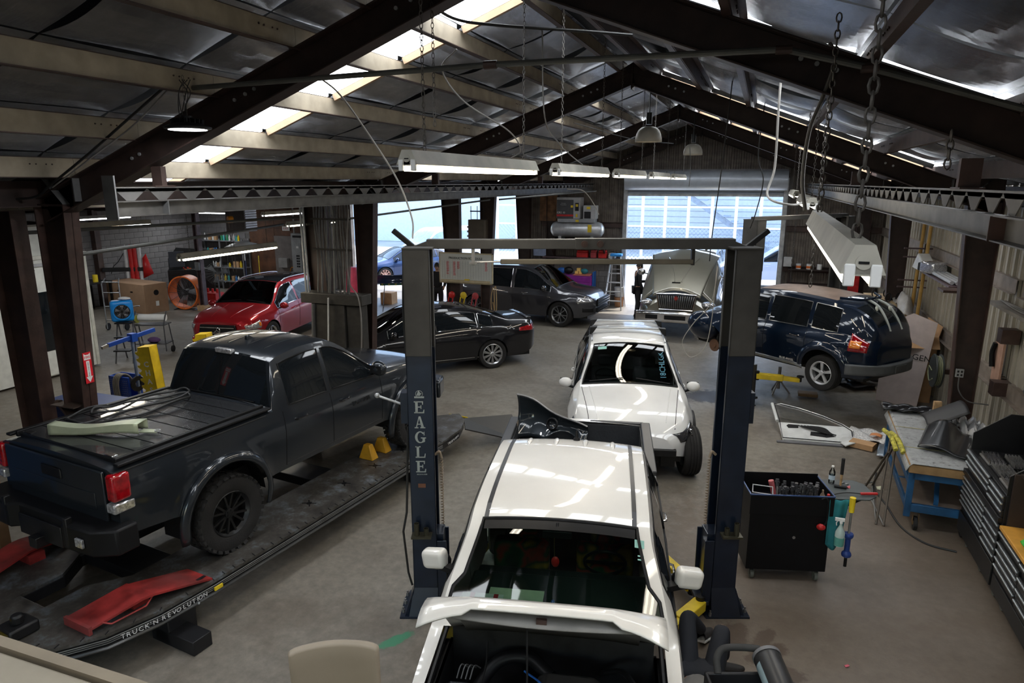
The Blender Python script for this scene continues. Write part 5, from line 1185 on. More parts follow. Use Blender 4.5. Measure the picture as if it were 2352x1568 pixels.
# ================= frame rack under the grey pickup =================
YAW = rad(19.94)
def lw(X, Y): return (X*math.cos(YAW)-Y*math.sin(YAW), X*math.sin(YAW)+Y*math.cos(YAW))
TH = math.atan2(-.125, .992)
def rack():
 t = thing('frame_rack', 'long dark frame-straightening rack with red ramp plates, under the grey pickup', 'frame rack', (-5.62, 6.66, 0), TH)
 deckm, n, L, b_ = node_mat('worn_rack_deck'); tc = n.new('ShaderNodeTexCoord')
 L.new(ramp(n, L, noise(n, L, 5, 9, tc.outputs['Object'], .7), [(.35, (.035, .032, .03)), (.52, (.075, .068, .06)), (.64, (.13, .145, .16)), (.75, (.28, .30, .32))]), b_.inputs['Base Color']); b_.inputs['Roughness'].default_value = .42; b_.inputs['Metallic'].default_value = .25
 side = M('rack_side_black', (.018, .018, .02), .4, .3)
 def runway(sg):
  out = [(.42, -2.3), (.42, 2.9), (.75, 3.22), (1.0, 3.0), (1.16, 2.6), (1.2, 2.0), (1.2, -2.05), (1.17, -2.55), (1.06, -2.98), (.86, -3.28), (.55, -3.40), (.2, -3.42), (.2, -2.6)]
  pts = [(sg*x, y) for x, y in out]
  if sg < 0: pts = pts[::-1]
  return pts[::-1]
 for sg in (1, -1):
  B().prism(runway(sg), .03, 0, TR((0, 0, .425))).obj('runway_deck', deckm, t, smooth=0)
  B().prism([(x*.985, y*.995) for x, y in runway(sg)], .115, 0, TR((0, 0, .31))).obj('runway_frame', side, t, smooth=0, bevel=.006)
  ed = [(sg*1.2, y) for y in [2.0-.25*k for k in range(17)]] + [(sg*1.17, -2.55), (sg*1.06, -2.98), (sg*.86, -3.28), (sg*.55, -3.42)]
  q = B(); pts = [(x*1.012, y, .40) for x, y in ed]; q.tube([(x, y, .335) for x, y, z in pts], .018, 6); q.obj('edge_tube', M('edge_tube', (.10, .10, .10), .3, .7), t)
  q = B()
  for k in range(3): q.tube([(x, y, .375+.018*k) for x, y, z in pts], .0045, 5)
  q.obj('edge_ribs', M('rib_grey', (.2, .2, .2), .4, .5), t)
  q = B()
  for a, b2 in zip(ed, ed[1:]):
   for s_ in (0, .5):
    x = a[0]+(b2[0]-a[0])*s_; y = a[1]+(b2[1]-a[1])*s_; d = Vector((b2[0]-a[0], b2[1]-a[1], 0)).normalized(); n2 = Vector((-d.y, d.x, 0))*(1 if sg < 0 else -1)
    c = Vector((x, y, .457)); q.beam(c, c-Vector((sg*.05, -.015, 0)) if abs(y) < 2.5 else c - Vector((x, y+1.2, 0)).normalized()*.05, .008, .008)
  tag(q.obj('deck_slots', side, t, smooth=0), kind='stuff')
  q = B()
  for k in range(22): q.ball((sg*1.219, 2.0-.2*k, .335), .012, 6)
  tag(q.obj('edge_studs', galv, t), kind='stuff')
  for k in range(9):
   cx, cy = sg*(.86), -2.2+.62*k-.02
   if k in (2, 8): continue
   q = B(); q.cyl((cx, cy, .4552), (cx, cy, .4565), .035, n=10)
   for j in range(4): a = rad(35+90*j+(10 if j % 2 else -10)); q.beam((cx, cy, .456), (cx+.085*math.cos(a), cy+.085*math.sin(a), .456), .016, .002)
   q.obj('anchor_slot', blackp, t, smooth=0)
  # red ramp plates
  q = B(); prof = [(-3.05, .52), (-2.62, .585), (-2.52, .58), (-2.0, .475)]
  x0, x1 = (.62, .97) ; dx = .21 if sg > 0 else .15
  rp = M('worn_red_plate', (.30, .03, .028), .5, .2, var=.4, scale=5, dust=.8)
  for (ya, za), (yb, zb) in zip(prof, prof[1:]):
   fa = (ya+3.05)/1.05*dx; fb = (yb+3.05)/1.05*dx; xa0, xa1, xb0, xb1 = x0+fa, x1+fa, x0+fb, x1+fb
   vs = [(sg*xa0, ya, za), (sg*xa1, ya, za), (sg*xb1, yb, zb), (sg*xb0, yb, zb)]; vs += [(x, y, z-.02) for x, y, z in vs]
   q.add(vs, [(0, 1, 2, 3), (7, 6, 5, 4), (0, 4, 5, 1), (1, 5, 6, 2), (2, 6, 7, 3), (3, 7, 4, 0)])
  q.box(sg*x0, -3.06, .46, sg*x1, -3.03, .535); q.box(sg*(x0+.03), -2.65, .455, sg*(x1-.02), -2.5, .55); ro = q.obj('ramp_plate', rp, t, smooth=0)
  q = B(); q.box(sg*(x1+.13), -2.13, .494, sg*(x1+.16), -2.03, .50); q.obj('ramp_slot', side, ro)
  q = B(); q.tube([(sg*(x1+.02), -2.95, .53), (sg*(x1+.06), -2.9, .50), (sg*(x1+.12), -2.62, .52), (sg*(x1+.06), -2.5, .55)], .008, 6); q.obj('ramp_rod', rp, ro)
 # cross members and legs
 for y0, y1, z in ((-3.42, -2.98, .45), (-2.25, -1.85, .44), (.2, .6, .42), (2.4, 2.8, .44)):
  B().box(-.46, y0, z-.12, .46, y1, z).obj('cross_plate', deckm if y0 < -2.9 else side, t, smooth=0, bevel=.01)
 for x, y in ((1.0, -2.3), (-1.0, -2.3), (.45, -1.9), (1.0, 1.6), (-1.0, 1.6), (0, -3.1)): B().cbox(x, y, .16, .2, .3, .30).obj('rack_leg', side, t, bevel=.01)
 B().box(.85, -2.45, .0, 1.42, -2.25, .14).obj('foot_beam', side, t, bevel=.006)
 for i, y in enumerate((-.85, -1.05)): pass
 # yellow clamp stands under the sill
 for x, y in ((.62, 1.05), (.62, 1.35)):
  q = B(); q.add([(x-.12, y-.07, .455), (x+.12, y-.07, .455), (x+.12, y+.07, .455), (x-.12, y+.07, .455), (x-.05, y-.04, .66), (x+.05, y-.04, .66), (x+.05, y+.04, .66), (x-.05, y+.04, .66)], [(0, 3, 2, 1), (4, 5, 6, 7), (0, 1, 5, 4), (1, 2, 6, 5), (2, 3, 7, 6), (3, 0, 4, 7)]); q.obj('sill_clamp', M('amber_yellow', (.55, .28, .02), .5), t, bevel=.01)
 # yellow front plate
 q = B(); q.prism([(-.35, -3.62), (.30, -3.60), (.36, -3.42), (.0, -3.30), (-.5, -3.30), (-.6, -3.6)], .05, 0, TR((0, 0, .42))); q.box(-.4, -3.64, .30, .30, -3.60, .46); q.obj('tongue_plate', yellow, t, bevel=.006)
 q = B(); q.box(.28, -3.42, .456, .50, -3.18, .56); q.cyl((.4, -3.3, .55), (.4, -3.3, .64), .05, n=10); q.obj('tower_pin', blackm, t, bevel=.02)
 # far wing ramps
 for sg in (1, -1):
  q = B(); q.add([(sg*.95, 3.05, .45), (sg*1.15, 2.75, .40), (sg*1.75, 3.55, .02), (sg*1.35, 3.95, .30)], [(0, 1, 2, 3)]); q.add([(sg*1.35, 3.95, .30), (sg*1.75, 3.55, .02), (sg*1.2, 4.1, .0)], [(0, 1, 2)]); q.obj('wing_ramp', M('wing_black', (.012, .012, .012), .4), t, solid=.02, smooth=0)
 q = B(); q.add([(.6, 3.15, .44), (.95, 3.15, .44), (.8, 3.55, .2), (.45, 3.5, .3)], [(0, 1, 2, 3)]); q.obj('yellow_flap', yellow, t, solid=.015)
 # lettering on the curved side
 path = spline([(1.225, -1.95, .38), (1.205, -2.35, .38), (1.16, -2.68, .38), (1.06, -3.0, .38)], 40)
 def along(body, path, size, mat, start, gap, nm):
  d = start
  cum = [0]
  for a, b2 in zip(path, path[1:]): cum.append(cum[-1]+(b2-a).length)
  ws = {'I': .5, "'": .4, 'J': .6, ' ': .5, 'M': 1.1}
  for ch in body:
   w = ws.get(ch, .85)*size*gap
   if ch != ' ':
    m = d+w/2; i = max(k for k in range(len(cum)) if cum[k] <= m); i = min(i, len(path)-2); p = path[i]; dr = (path[i+1]-path[i]).normalized(); up = Vector((0, 0, 1)); nn = dr.cross(up)
    o = text(ch, size, mat, t, (0, 0, 0), (0, 0, 0), nm); o.matrix_local = Matrix.Translation(p + nn*.004) @ Matrix((dr, up, nn)).transposed().to_4x4()
   d += w
 along("TRUCK'N REVOLUTION", list(reversed(path)), .062, whiteink, .12, .92, 'edge_lettering')
 q = B(); q.box(1.215, -2.02, .36, 1.232, -1.93, .395); q.obj('warning_sticker', yellow, t)
 path2 = spline([(1.235, 2.0, .39), (1.20, 2.4, .39), (1.07, 2.85, .39)], 30); along("TRUCK'N REVOL", path2, .05, whiteink, .12, .8, 'edge_lettering')
 return t
rack()
# ================= two-post lift in front =================
navy = M('navy_lift_paint', (.007, .013, .028), .32, .1, coat=.3, var=.2, dust=.15); liftgrey = M('dusty_grey_lift_paint', (.052, .051, .049), .55, .2, var=.15)
def two_post(name, label, loc, rz, cx, h, split, low, up, ext=None, arms=True):
 t = thing(name, label, 'vehicle lift', loc, rz)
 for sg in (-1, 1):
  xo, xi = sg*cx, sg*(cx-.235)
  for nm, z0, z1, mt, d in (('post', .02, split, low, 0), ('post_extension', split-.02, h, up, .012)):
   q = B(); q.box(xo, -.15-d, z0, xo-sg*.012, .15+d, z1); q.box(xo, -.15-d, z0, xi, -.15-d+.012, z1); q.box(xo, .15+d-.012, z0, xi, .15+d, z1)
   q.box(xi, -.15-d, z0, xi+sg*.012, -.115, z1); q.box(xi, .115, z0, xi+sg*.012, .15+d, z1); po = q.obj(nm, mt, t, smooth=0, bevel=.004)
  q = B(); q.box(xo, -.17, h, xi-sg*.03, .17, h+.012); q.obj('post_cap', up, t, smooth=0)
  # base plate with gussets and bolts
  q = B(); q.prism([(xo+sg*.14, -.22), (xi-sg*.05, -.22), (xi-sg*.10, .0), (xi-sg*.05, .24), (xo+sg*.10, .24), (xo+sg*.14, .1)] if sg < 0 else [(xo+sg*.14, .1), (xo+sg*.10, .24), (xi-sg*.05, .24), (xi-sg*.10, .0), (xi-sg*.05, -.22), (xo+sg*.14, -.22)], .02);
  q.add([(xo, -.163, .02), (xo+sg*.09, -.20, .02), (xo+sg*.09, .20, .02), (xo, .163, .02), (xo, -.163, .30), (xo, .163, .30)], [(0, 4, 1), (3, 2, 5), (1, 4, 5, 2)]); q.add([(xo+sg*.05, -.21, .02), (xi-sg*.0, -.21, .02), (xi, -.152, .30), (xo, -.152, .30)], [(0, 1, 2, 3)]); bp = q.obj('base_plate', low, t, smooth=0)
  for x, y in ((xo+sg*.115, -.14), (xo+sg*.115, 0), (xo+sg*.115, .14), (xi-sg*.01, -.20)):
   q = B(); q.cyl((x, y, .02), (x, y, .055), .016, n=6); q.cyl((x, y, .05), (x, y, .08), .009, n=8); q.obj('anchor_bolt', steelm, bp)
  # carriage and arms
  q = B(); q.box(xi-sg*.02, -.18, .12, xi-sg*.14, .18, .16); q.box(xo-sg*.02, -.10, .1, xi-sg*.06, .10, .85 if arms else 1.3); q.box(xi-sg*.0, -.15, .14, xi-sg*.09, -.13, .80); q.box(xi-sg*.0, .13, .14, xi-sg*.09, .15, .80); q.obj('carriage', low, t, smooth=0, bevel=.005)
  for s2 in (-1, 1):
   zz = .12 if arms else .58; px, py = xi-sg*.10, s2*.15
   ax, ay = xi-sg*(.42 if s2 > 0 else .50), s2*(.95 if arms else .8)
   if arms and s2 < 0: ax, ay = xi-sg*.55, -.62
   q = B(); q.beam((px, py, zz), (px+(ax-px)*.62, py+(ay-py)*.62, zz+.01), .13, .10); q.beam((px+(ax-px)*.5, py+(ay-py)*.5, zz+.01), (ax, ay, zz+.01), .095, .075); am = q.obj('swing_arm', yellow, t, bevel=.006)
   q = B(); q.lathe([(.001, .07), (.06, .07), (.065, .05), (.03, .045), (.03, -.04)], 16, 0, TR((ax, ay, zz+.02))); q.obj('lift_pad', rubber, am)
   q = B(); q.cyl((px, py, zz-.08), (px, py, zz+.09), .045, n=14); q.obj('arm_pivot', blackm, am)
 return t, t.location
Lx, Ly = lw(.615, 6.12)
lift, _ = two_post('two_post_lift', 'tall navy two-post vehicle lift with grey tops, framing the white pickup', (Lx, Ly, 0), YAW, 1.575, 3.6, 2.66, navy, liftgrey)
q = B(); q.beam((-1.38, .05, 3.63), (0.16, .05, 3.63), .09, .085); q.beam((-.05, .05, 3.632), (1.38, .05, 3.632), .10, .095)
for sg in (-1, 1): q.beam((sg*1.36, .05, 3.62), (sg*1.55, .05, 3.55), .10, .08)
ov = q.obj('overhead_beam', liftgrey, lift, smooth=0, bevel=.006)
for x in (.03, .17): q = B(); q.cyl((x, -.005, 3.632), (x, -.02, 3.632), .03, n=16); q.cyl((x, -.02, 3.632), (x, -.03, 3.632), .018, n=6); q.obj('beam_bolt', brown, ov)
q = B(); q.beam((-.72, .05, 3.47), (1.02, .05, 3.47), .05, .045); q.obj('shutoff_bar', M('dusty_bar', (.12, .105, .08), .8), lift, bevel=.01)
q = B(); q.box(-.98, .03, 3.44, -.95, .07, 3.6); q.box(-1.0, .02, 3.45, -.93, .08, 3.47); q.cyl((-.95, .05, 3.465), (-.72, .05, 3.47), .008, n=8); q.obj('switch_bracket', steelm, lift); q = B(); q.box(1.0, .03, 3.44, 1.03, .07, 3.6); q.obj('bar_hanger', blackm, lift)
for sg in (-1, 1):
 q = B(); q.beam((sg*1.50, .05, 3.60), (sg*1.68, .05, 3.75), .045, .045); q.obj('cable_bracket', blackm, lift, bevel=.004)
 q = B(); q.box(sg*1.575, -.02, 1.95, sg*1.66, .12, 2.25); q.obj('latch_box', navy, lift, smooth=0)
 q = B(); q.tube(spline([(sg*1.60, .1, 3.55), (sg*1.62, .1, 3.0), (sg*1.60, .1, 2.3)]), .012, 6); q.obj('hydraulic_hose', cableb, lift)
 q = B(); pts = [(sg*1.30+.012*math.cos(t*.9), .07+.012*math.sin(t*.9), .86+.0042*t) for t in range(170)]; q.tube(pts, .006, 5); q.tube(spline([(sg*1.30, .07, 1.57), (sg*1.32, .07, 1.63), (sg*1.36, .07, 1.6)]), .014, 6); q.obj('coil_hose', M('coil_tan', (.28, .22, .16), .6), lift)
 q = B(); q.box(sg*1.57, -.26, .88, sg*1.38, -.15, .90);
 for x, hh in ((1.43, .07), (1.52, .12)): q.lathe([(.022, 0), (.025, 0), (.025, hh), (.022, hh)], 12, 0, TR((sg*x, -.21, .90)), closed=True)
 q.obj('adapter_holder', M('olive_steel', (.07, .065, .045), .4, .6), lift, smooth=0)
q = B(); q.tube([(-1.585, -.1, 1.95), (-1.62, -.14, 1.1), (-1.66, -.14, .9), (-1.63, -.12, .45), (-1.60, -.1, .3)], .011, 8); q.obj('power_cable', cableb, lift)
q = B(); q.cyl((-1.66, .05, 2.12), (-1.88, .05, 2.20), .012, n=8); q.ball((-1.89, .05, 2.205), .026, 10); q.obj('release_lever', galv, lift)
# serif word down the left post
def serif_word(parent, x, y, z0, h, pitch):
 w = h*.84; s = h*.11; st = h*.20
 def L_(polys):
  b = B()
  for p in polys: b.prism(p, .002)
  return b
 G = {'E': [[(.12, 0), (.36, 0), (.36, 1), (.12, 1)], [(0, 0), (.9, 0), (.9, .09), (0, .09)], [(0, .91), (.86, .91), (.86, 1), (0, 1)], [(.8, 0), (.95, 0), (.98, .3), (.9, .3)], [(.78, .72), (.86, .72), (.88, 1), (.76, 1)], [(.36, .47), (.66, .47), (.66, .56), (.36, .56)], [(.62, .36), (.70, .36), (.70, .67), (.62, .67)]],
   'A': [[(.42, 1), (.58, 1), (.90, .07), (.64, .07)], [(.42, 1), (.50, 1), (.22, .07), (.12, .07)], [(.28, .30), (.72, .30), (.72, .38), (.28, .38)], [(0, 0), (.36, 0), (.36, .08), (0, .08)], [(.54, 0), (1.02, 0), (1.02, .08), (.54, .08)]],
   'L': [[(.12, 0), (.36, 0), (.36, 1), (.12, 1)], [(0, 0), (.9, 0), (.9, .09), (0, .09)], [(0, .91), (.5, .91), (.5, 1), (0, 1)], [(.8, 0), (.93, 0), (.98, .36), (.9, .36)]],
   'G': [[(.5+.5*math.cos(a)*1.0, .5+.5*math.sin(a)) for a in [rad(40+12*k) for k in range(24)]] + [(.52+.28*math.cos(a), .5+.42*math.sin(a)) for a in [rad(40+12*k) for k in reversed(range(24))]], [(.72, .04), (.95, .12), (.95, .44), (.72, .44)], [(.56, .40), (1.06, .40), (1.06, .48), (.56, .48)], [(.84, .66), (.92, .66), (.92, 1.0), (.84, .9)]]}
 for k, ch in enumerate('EAGLE'):
  b = L_(G[ch]); b.v = [(p[0]*w, p[1]*h, p[2]) for p in b.v]
  o = b.obj('lift_lettering', M('silver_lettering', (.34, .38, .38), .5, .1), parent, smooth=0); o.location = (x, y, z0-k*pitch); o.rotation_euler = (rad(90), 0, 0)
serif_word(lift, -1.515, -.153, 2.10, .115, .146)
q = B(); q.lathe([(.030, 0), (.034, 0), (.034, .002), (.030, .002)], 24, 0, TR((-1.465, -.153, 2.285), rad(90)), closed=True); q.box(-1.51, -.155, 2.245, -1.42, -.153, 2.262); q.prism([(-.02, -.02), (.0, .03), (.02, -.0), (.03, .005), (.012, -.022)], .002, 0, TR((-1.47, -.153, 2.29), rad(90))); q.obj('bird_emblem', M('silver_lettering', (.34, .38, .38)), lift)
text('800.818.0088', .018, M('silver_lettering', (.34, .38, .38)), lift, (-1.46, -.154, 1.495), (rad(90), 0, 0), 'phone_lettering')
q = B(); q.box(-1.50, -.1535, 1.36, -1.43, -.152, 1.40); q.obj('tape_mark', M('brown_tape', (.16, .07, .04), .7), lift)
# rear lift under the blue wagon
a = math.atan2(.78, .63)
t2, _ = two_post('two_post_lift', 'dusty grey two-post lift carrying the blue retro wagon', (.70, 14.33, 0), a, 1.45, 3.5, 2.6, liftgrey, liftgrey, arms=False)
q = B(); q.beam((-1.40, 0, 3.52), (1.40, 0, 3.52), .08, .08); q.obj('overhead_beam', liftgrey, t2, bevel=.005)
# ================= lamps =================
def add_area(parent, loc, sx, sy, e, col, rot=(0, 0, 0)):
 l = bpy.data.lights.new('lamp_light', 'AREA'); l.shape = 'RECTANGLE'; l.size = sx; l.size_y = sy; l.energy = e; l.color = col
 o = bpy.data.objects.new('lamp_light', l); COL.objects.link(o); o.parent = parent; o.location = loc; o.rotation_euler = rot; return o
def strip_light(label, c, L_, rz=0, tube=tube_w, chain=1.0, group=None, e=30, col=(1, .93, .8), hood=.13, big=()):
 t = thing('fluorescent_light', label, 'light fixture', c, rz, group); h = L_/2
 q = B(); q.add([(-hood*.45, -h, .055), (hood*.45, -h, .055), (hood, -h, -.03), (-hood, -h, -.03), (-hood*.45, h, .055), (hood*.45, h, .055), (hood, h, -.03), (-hood, h, -.03)], [(0, 1, 5, 4), (1, 2, 6, 5), (0, 4, 7, 3), (0, 3, 2, 1), (4, 5, 6, 7)]); q.box(-.02, -h, -.035, .02, h, -.005); q.obj('housing', M('dusty_white_housing', (.42, .40, .34), .5, dust=.4), t, smooth=0)
 tx = hood*.58
 for x in (-tx, tx):
  q = B(); q.cyl((x, -h+.05, -.052), (x, h-.05, -.052), .016, n=10); q.obj('tube', tube, t)
 for y in (-h, h):
  for x in (-tx, tx): q = B(); q.box(x-.015, y-.004, -.066, x+.015, y+.02*(1 if y < 0 else -1), .0); q.obj('tube_holder', whitep, t, bevel=.004)
 q = B(); q.cyl((0, -h-.003, .005), (0, -h+.004, .005), .022, n=16); q.box(-.014, -h-.006, .001, .014, -h, .008, 1); q.obj('end_knockout', [M('dusty_white_housing', (.42, .40, .34)), blackp], t)
 for y in (-h*.8, h*.8):
  if chain: hang_chain(t, (0, y, .055), chain, *big)
 add_area(t, (0, 0, -.09), .16, L_-.1, e, col)
 return t
def hang_chain(parent, p, h, r=.0028, lk=.04):
 b = B(); n = int(h/(lk*.8))
 for k in range(n):
  z = p[2]+lk*.8*(k+.5); T = Matrix.Translation((p[0], p[1], z)) @ Matrix.Rotation(rad(90)*(k % 2), 4, 'Z')
  pts = [T @ Vector((lk*.26*math.cos(a), 0, lk*.5*math.sin(a))) for a in [2*PI*j/8 for j in range(8)]]; b.tube(pts, r, 4, closed=True)
 return b.obj('chain', M('chain_steel', (.12, .11, .10), .5, .7), parent)
labs = ['warm fluorescent strip light under the ridge, closest to the lift', 'warm fluorescent strip light, second along the ridge row', 'fluorescent strip light, third along the ridge row', 'fluorescent strip light, fourth along the ridge row, over the white crossover', 'last fluorescent strip light of the ridge row, against the roller door slats']
for y, lb in zip((4.87, 7.95, 11.0, 14.2, 17.4), labs): strip_light(lb, (-2.0, y, 4.30), 2.35, 0, chain=1.62, e=20, hood=.07, col=(1, .92, .78))
def lroof(x): return lz(x)+.2
strip_light('big strip light seen end-on, hanging level with the camera beside the toothed rail', (.30, 3.5, 3.94), 2.62, rad(-.8), chain=1.14, e=20, hood=.06, big=(.0045, .055))
strip_light('strip light beyond the big end-on one, near the rear lift', (.46, 8.9, 3.96), 2.4, 0, chain=1.05, e=18, hood=.07)
strip_light('strip light beyond the big end-on one, by the roller door track', (.50, 13.9, 3.97), 2.4, 0, chain=1.05, e=18, hood=.07)
for lb, x, y, z, L2, rr, tb, e, cl in (('long strip light hanging low over the red crossover', -8.75, 9.65, 3.0, 2.35, 0, tube_w, 40, (1, .88, .7)),
 ('strip light before the brown plywood at the back of the side bay', -12.3, 16.0, 3.36, 2.4, 0, tube_c, 45, (.9, .95, 1)),
 ('long strip light over the white booth in the side bay', -12.0, 10.0, 3.36, 1.9, 0, tube_c, 60, (.95, .97, 1)),
 ('short strip light behind the end plate of the toothed rail', -10.6, 8.6, 3.46, 1.0, 0, tube_w, 20, (1, .9, .75)),
 ('cool strip light along the block wall', -18.5, 15.0, 3.16, 2.4, 0, tube_c, 55, (.92, .96, 1)),
 ('cool strip light above the storage shelves in the corner', -19.4, 20.0, 3.12, 2.4, rad(90), tube_c, 55, (.92, .96, 1)),
 ('strip light hanging behind the conduit cabinet', -10.6, 14.6, 3.2, 2.0, 0, tube_w, 35, (1, .9, .75))):
 strip_light(lb, (x, y, z), L2, rr, tb, chain=lroof(x)-z-.07, e=e, col=cl, hood=.07)
# high bay and two domes
t = thing('high_bay_lamp', 'round black finned high bay lamp hanging from the near left rafter', 'lamp', (-4.62, 4.72, 4.60))
q = B(); q.lathe([(.001, 0), (.16, 0), (.185, .005), (.19, .02), (.12, .05), (.05, .06), (.045, .11), (.001, .11)], 40); q.obj('lamp_body', blackp, t)
for k in range(20): a_ = 2*PI*k/20; q = B(); q.beam((.05*math.cos(a_), .05*math.sin(a_), .07), (.13*math.cos(a_), .13*math.sin(a_), .055), .004, .05); q.obj('fin', blackp, t, smooth=0)
q = B(); q.lathe([(.001, -.004), (.15, -.004), (.155, .004), (.001, .004)], 32); q.obj('led_lens', M('led_white', (.95, .97, 1), .5, emit=14), t)
add_area(t, (0, 0, -.03), .28, .28, 45, (.95, .97, 1)); hang_chain(t, (0, 0, .11), .34)
q = B();
for k in range(5): q.tube(spline([(.02*k-.04, .01*k, .40), (.05*math.sin(k*2), .04*math.cos(k), .30), (.04*math.cos(k), -.03, .2-.03*k), (0, .01*k, .1)]), .004, 5)
q.obj('wire_bundle', cableb, t)
t = thing('junction_box', 'grey junction box on the near purlin with drooping cables', 'electrical box', (-4.95, 4.95, 5.02)); B().box(-.09, -.06, -.05, .09, .06, .06).obj('box', greyst, t, bevel=.006)
for nm, p, r in (('nearer bell-shaped dome lamp hanging under the ridge', (-1.84, 11.52, 4.80), .21), ('farther bell-shaped dome lamp, in front of the gable', (-1.60, 16.3, 4.76), .21)):
 t = thing('dome_lamp', nm, 'lamp', p); q = B(); q.lathe([(r, 0), (r*.99, .06), (r*.92, .12), (r*.78, .18), (r*.55, .22), (r*.3, .235), (.001, .24)], 32); q.obj('shade', M('dusty_cream_glass', (.5, .47, .40), .5), t, solid=.006)
 q = B(); q.ball((0, 0, .08), .06, 12); q.obj('bulb', M('bulb_warm', (1, .85, .6), emit=5), t); q = B(); q.cyl((0, 0, .43), (0, 0, .85), .01, n=6); q.cyl((0, 0, .27), (0, 0, .45), .05, n=14); q.obj('stem', blackm, t)
# ================= conduits, cables, hoses overhead =================
def pipe(name, label, cat, pts, r, mat, n=8, sm=8, extra=None):
 b = B(); P = [Vector(p) for p in pts]; c = P[0].copy(); P = [p-c for p in P]
 b.tube(spline(P, sm) if sm else P, r, n); t = thing(name, label, cat, c); b.obj('run', mat, t);
 if extra: extra(t, P)
 return t
def ex(t, P):
 for p in P[1:-1]: q = B(); q.cyl(p-Vector((.05, 0, 0)), p+Vector((.05, 0, 0)), .03, n=10); q.obj('coupling', brown, t)
pipe('steel_conduit', 'long grey steel pipe crossing the whole view under the near roof', 'pipe', [(-4.85, 4.9, 4.955), (-1.95, 4.92, 5.0), (.04, 4.95, 4.99), (.55, 5.0, 4.86), (1.45, 5.05, 4.58), (2.9, 5.05, 4.1)], .021, M('dusty_conduit', (.12, .12, .11), .6, .5), 10, 0, ex)
cw = M('pale_cable', (.40, .38, .35), .6)
CB = [('roof_cable', 'bundle of dark cables sagging down the near left rafter', [(-4.9, 4.85, 5.0), (-5.35, 4.8, 4.72), (-5.9, 4.8, 4.42), (-6.5, 4.85, 4.15), (-6.85, 4.9, 4.02), (-7.4, 4.8, 4.0)], .012, cableb),
 ('roof_cable', 'thin cable below the dark bundle on the near left rafter', [(-4.85, 4.82, 4.97), (-5.3, 4.78, 4.65), (-5.9, 4.78, 4.36), (-6.45, 4.82, 4.12)], .007, cable),
 ('drop_wire', 'pale cord arcing from the near purlin to the lift post top', [(-3.9, 5.6, 5.1), (-3.75, 5.7, 4.95), (-3.5, 5.75, 4.6), (-3.25, 5.8, 4.2), (-3.08, 5.75, 3.85), (-3.05, 5.7, 3.66)], .008, cw),
 ('drop_wire', 'grey cord curving down to the nearest strip light', [(-2.75, 6.1, 5.35), (-2.95, 6.2, 5.2), (-2.9, 6.6, 4.95), (-2.75, 7.5, 4.72), (-2.9, 8.3, 4.55), (-3.1, 8.5, 4.47)], .008, cable),
 ('drop_wire', 'grey cord curving down to the second strip light', [(-2.6, 8.2, 5.9), (-2.62, 8.4, 4.95), (-2.8, 9.6, 4.72), (-3.0, 11.0, 4.6), (-3.15, 12.4, 4.48)], .009, cable),
 ('roof_cable', 'dark cables bunched along the first purlin right of the skylight', [(-2.7, 5.3, 5.62), (-2.6, 5.7, 5.52), (-2.3, 6.0, 5.5), (-1.6, 6.3, 5.46), (-1.2, 6.4, 5.42)], .013, cableb),
 ('drop_wire', 'long straight black cord hanging before the roller door centre', [(-.55, 10.5, 5.56), (-.62, 10.6, 4.4), (-.70, 10.7, 3.4), (-.72, 10.8, 3.0)], .008, cableb),
 ('drop_wire', 'wavy black cord hanging right of the roller door centre', [(-.12, 12.2, 5.4), (-.16, 12.3, 4.6), (-.05, 12.3, 4.2), (-.12, 12.4, 3.7), (-.2, 12.5, 3.4)], .009, cableb),
 ('metal_hose', 'ribbed flexible metal hose hanging down at the right, ending by the big strip light', [(.32, 5.2, 5.05), (.36, 5.15, 4.95), (.30, 5.1, 4.7), (.24, 5.05, 4.5), (.22, 4.95, 4.2), (.25, 4.85, 3.99)], .013, M('flex_conduit', (.22, .2, .17), .5, .6)),
 ('drop_wire', 'pair of pale cords beside the ribbed hose', [(.05, 6.6, 5.2), (.05, 6.6, 4.8), (.06, 6.6, 4.3), (.02, 6.5, 4.05), (.22, 6.4, 3.98), (.4, 7.6, 3.99)], .010, cw),
 ('drop_wire', 'pale looping hose hanging beside the front of the blue wagon', [(-.6, 11.0, 2.9), (-.68, 11.2, 2.3), (-.95, 11.4, 1.9), (-1.12, 11.5, 1.55), (-.98, 11.5, 1.3), (-.75, 11.4, 1.5), (-.66, 11.3, 2.0), (-.62, 11.1, 2.9)], .007, cw),
 ('air_hose', 'drooping pale hose ending in the air beside the compressor', [(-4.7, 17.0, 4.0), (-4.35, 17.3, 3.95), (-4.1, 17.5, 3.6), (-4.0, 17.6, 3.35)], .012, cw),
 ('roof_cable', 'thin wire sagging between the far purlins', [(-3.0, 11.2, 5.1), (-2.4, 13.2, 4.95), (-2.0, 16.0, 5.0)], .007, cableb),
 ('drop_wire', 'short cord with a socket hanging near the farthest strip light', [(-1.5, 14.6, 4.85), (-1.46, 14.6, 4.45), (-1.47, 14.6, 4.08)], .006, cableb),
 ('drain_pipe', 'thin galvanised pipe rising beside the near left column', [(-6.95, 4.55, 3.95), (-7.3, 4.35, 3.3), (-7.75, 4.3, 3.05)], .03, greyst)]
for nm, lb, pts, r, m_ in CB: pipe(nm, lb, 'cable' if 'hose' not in nm and 'pipe' not in nm else ('pipe' if 'pipe' in nm else 'hose'), pts, r, m_)
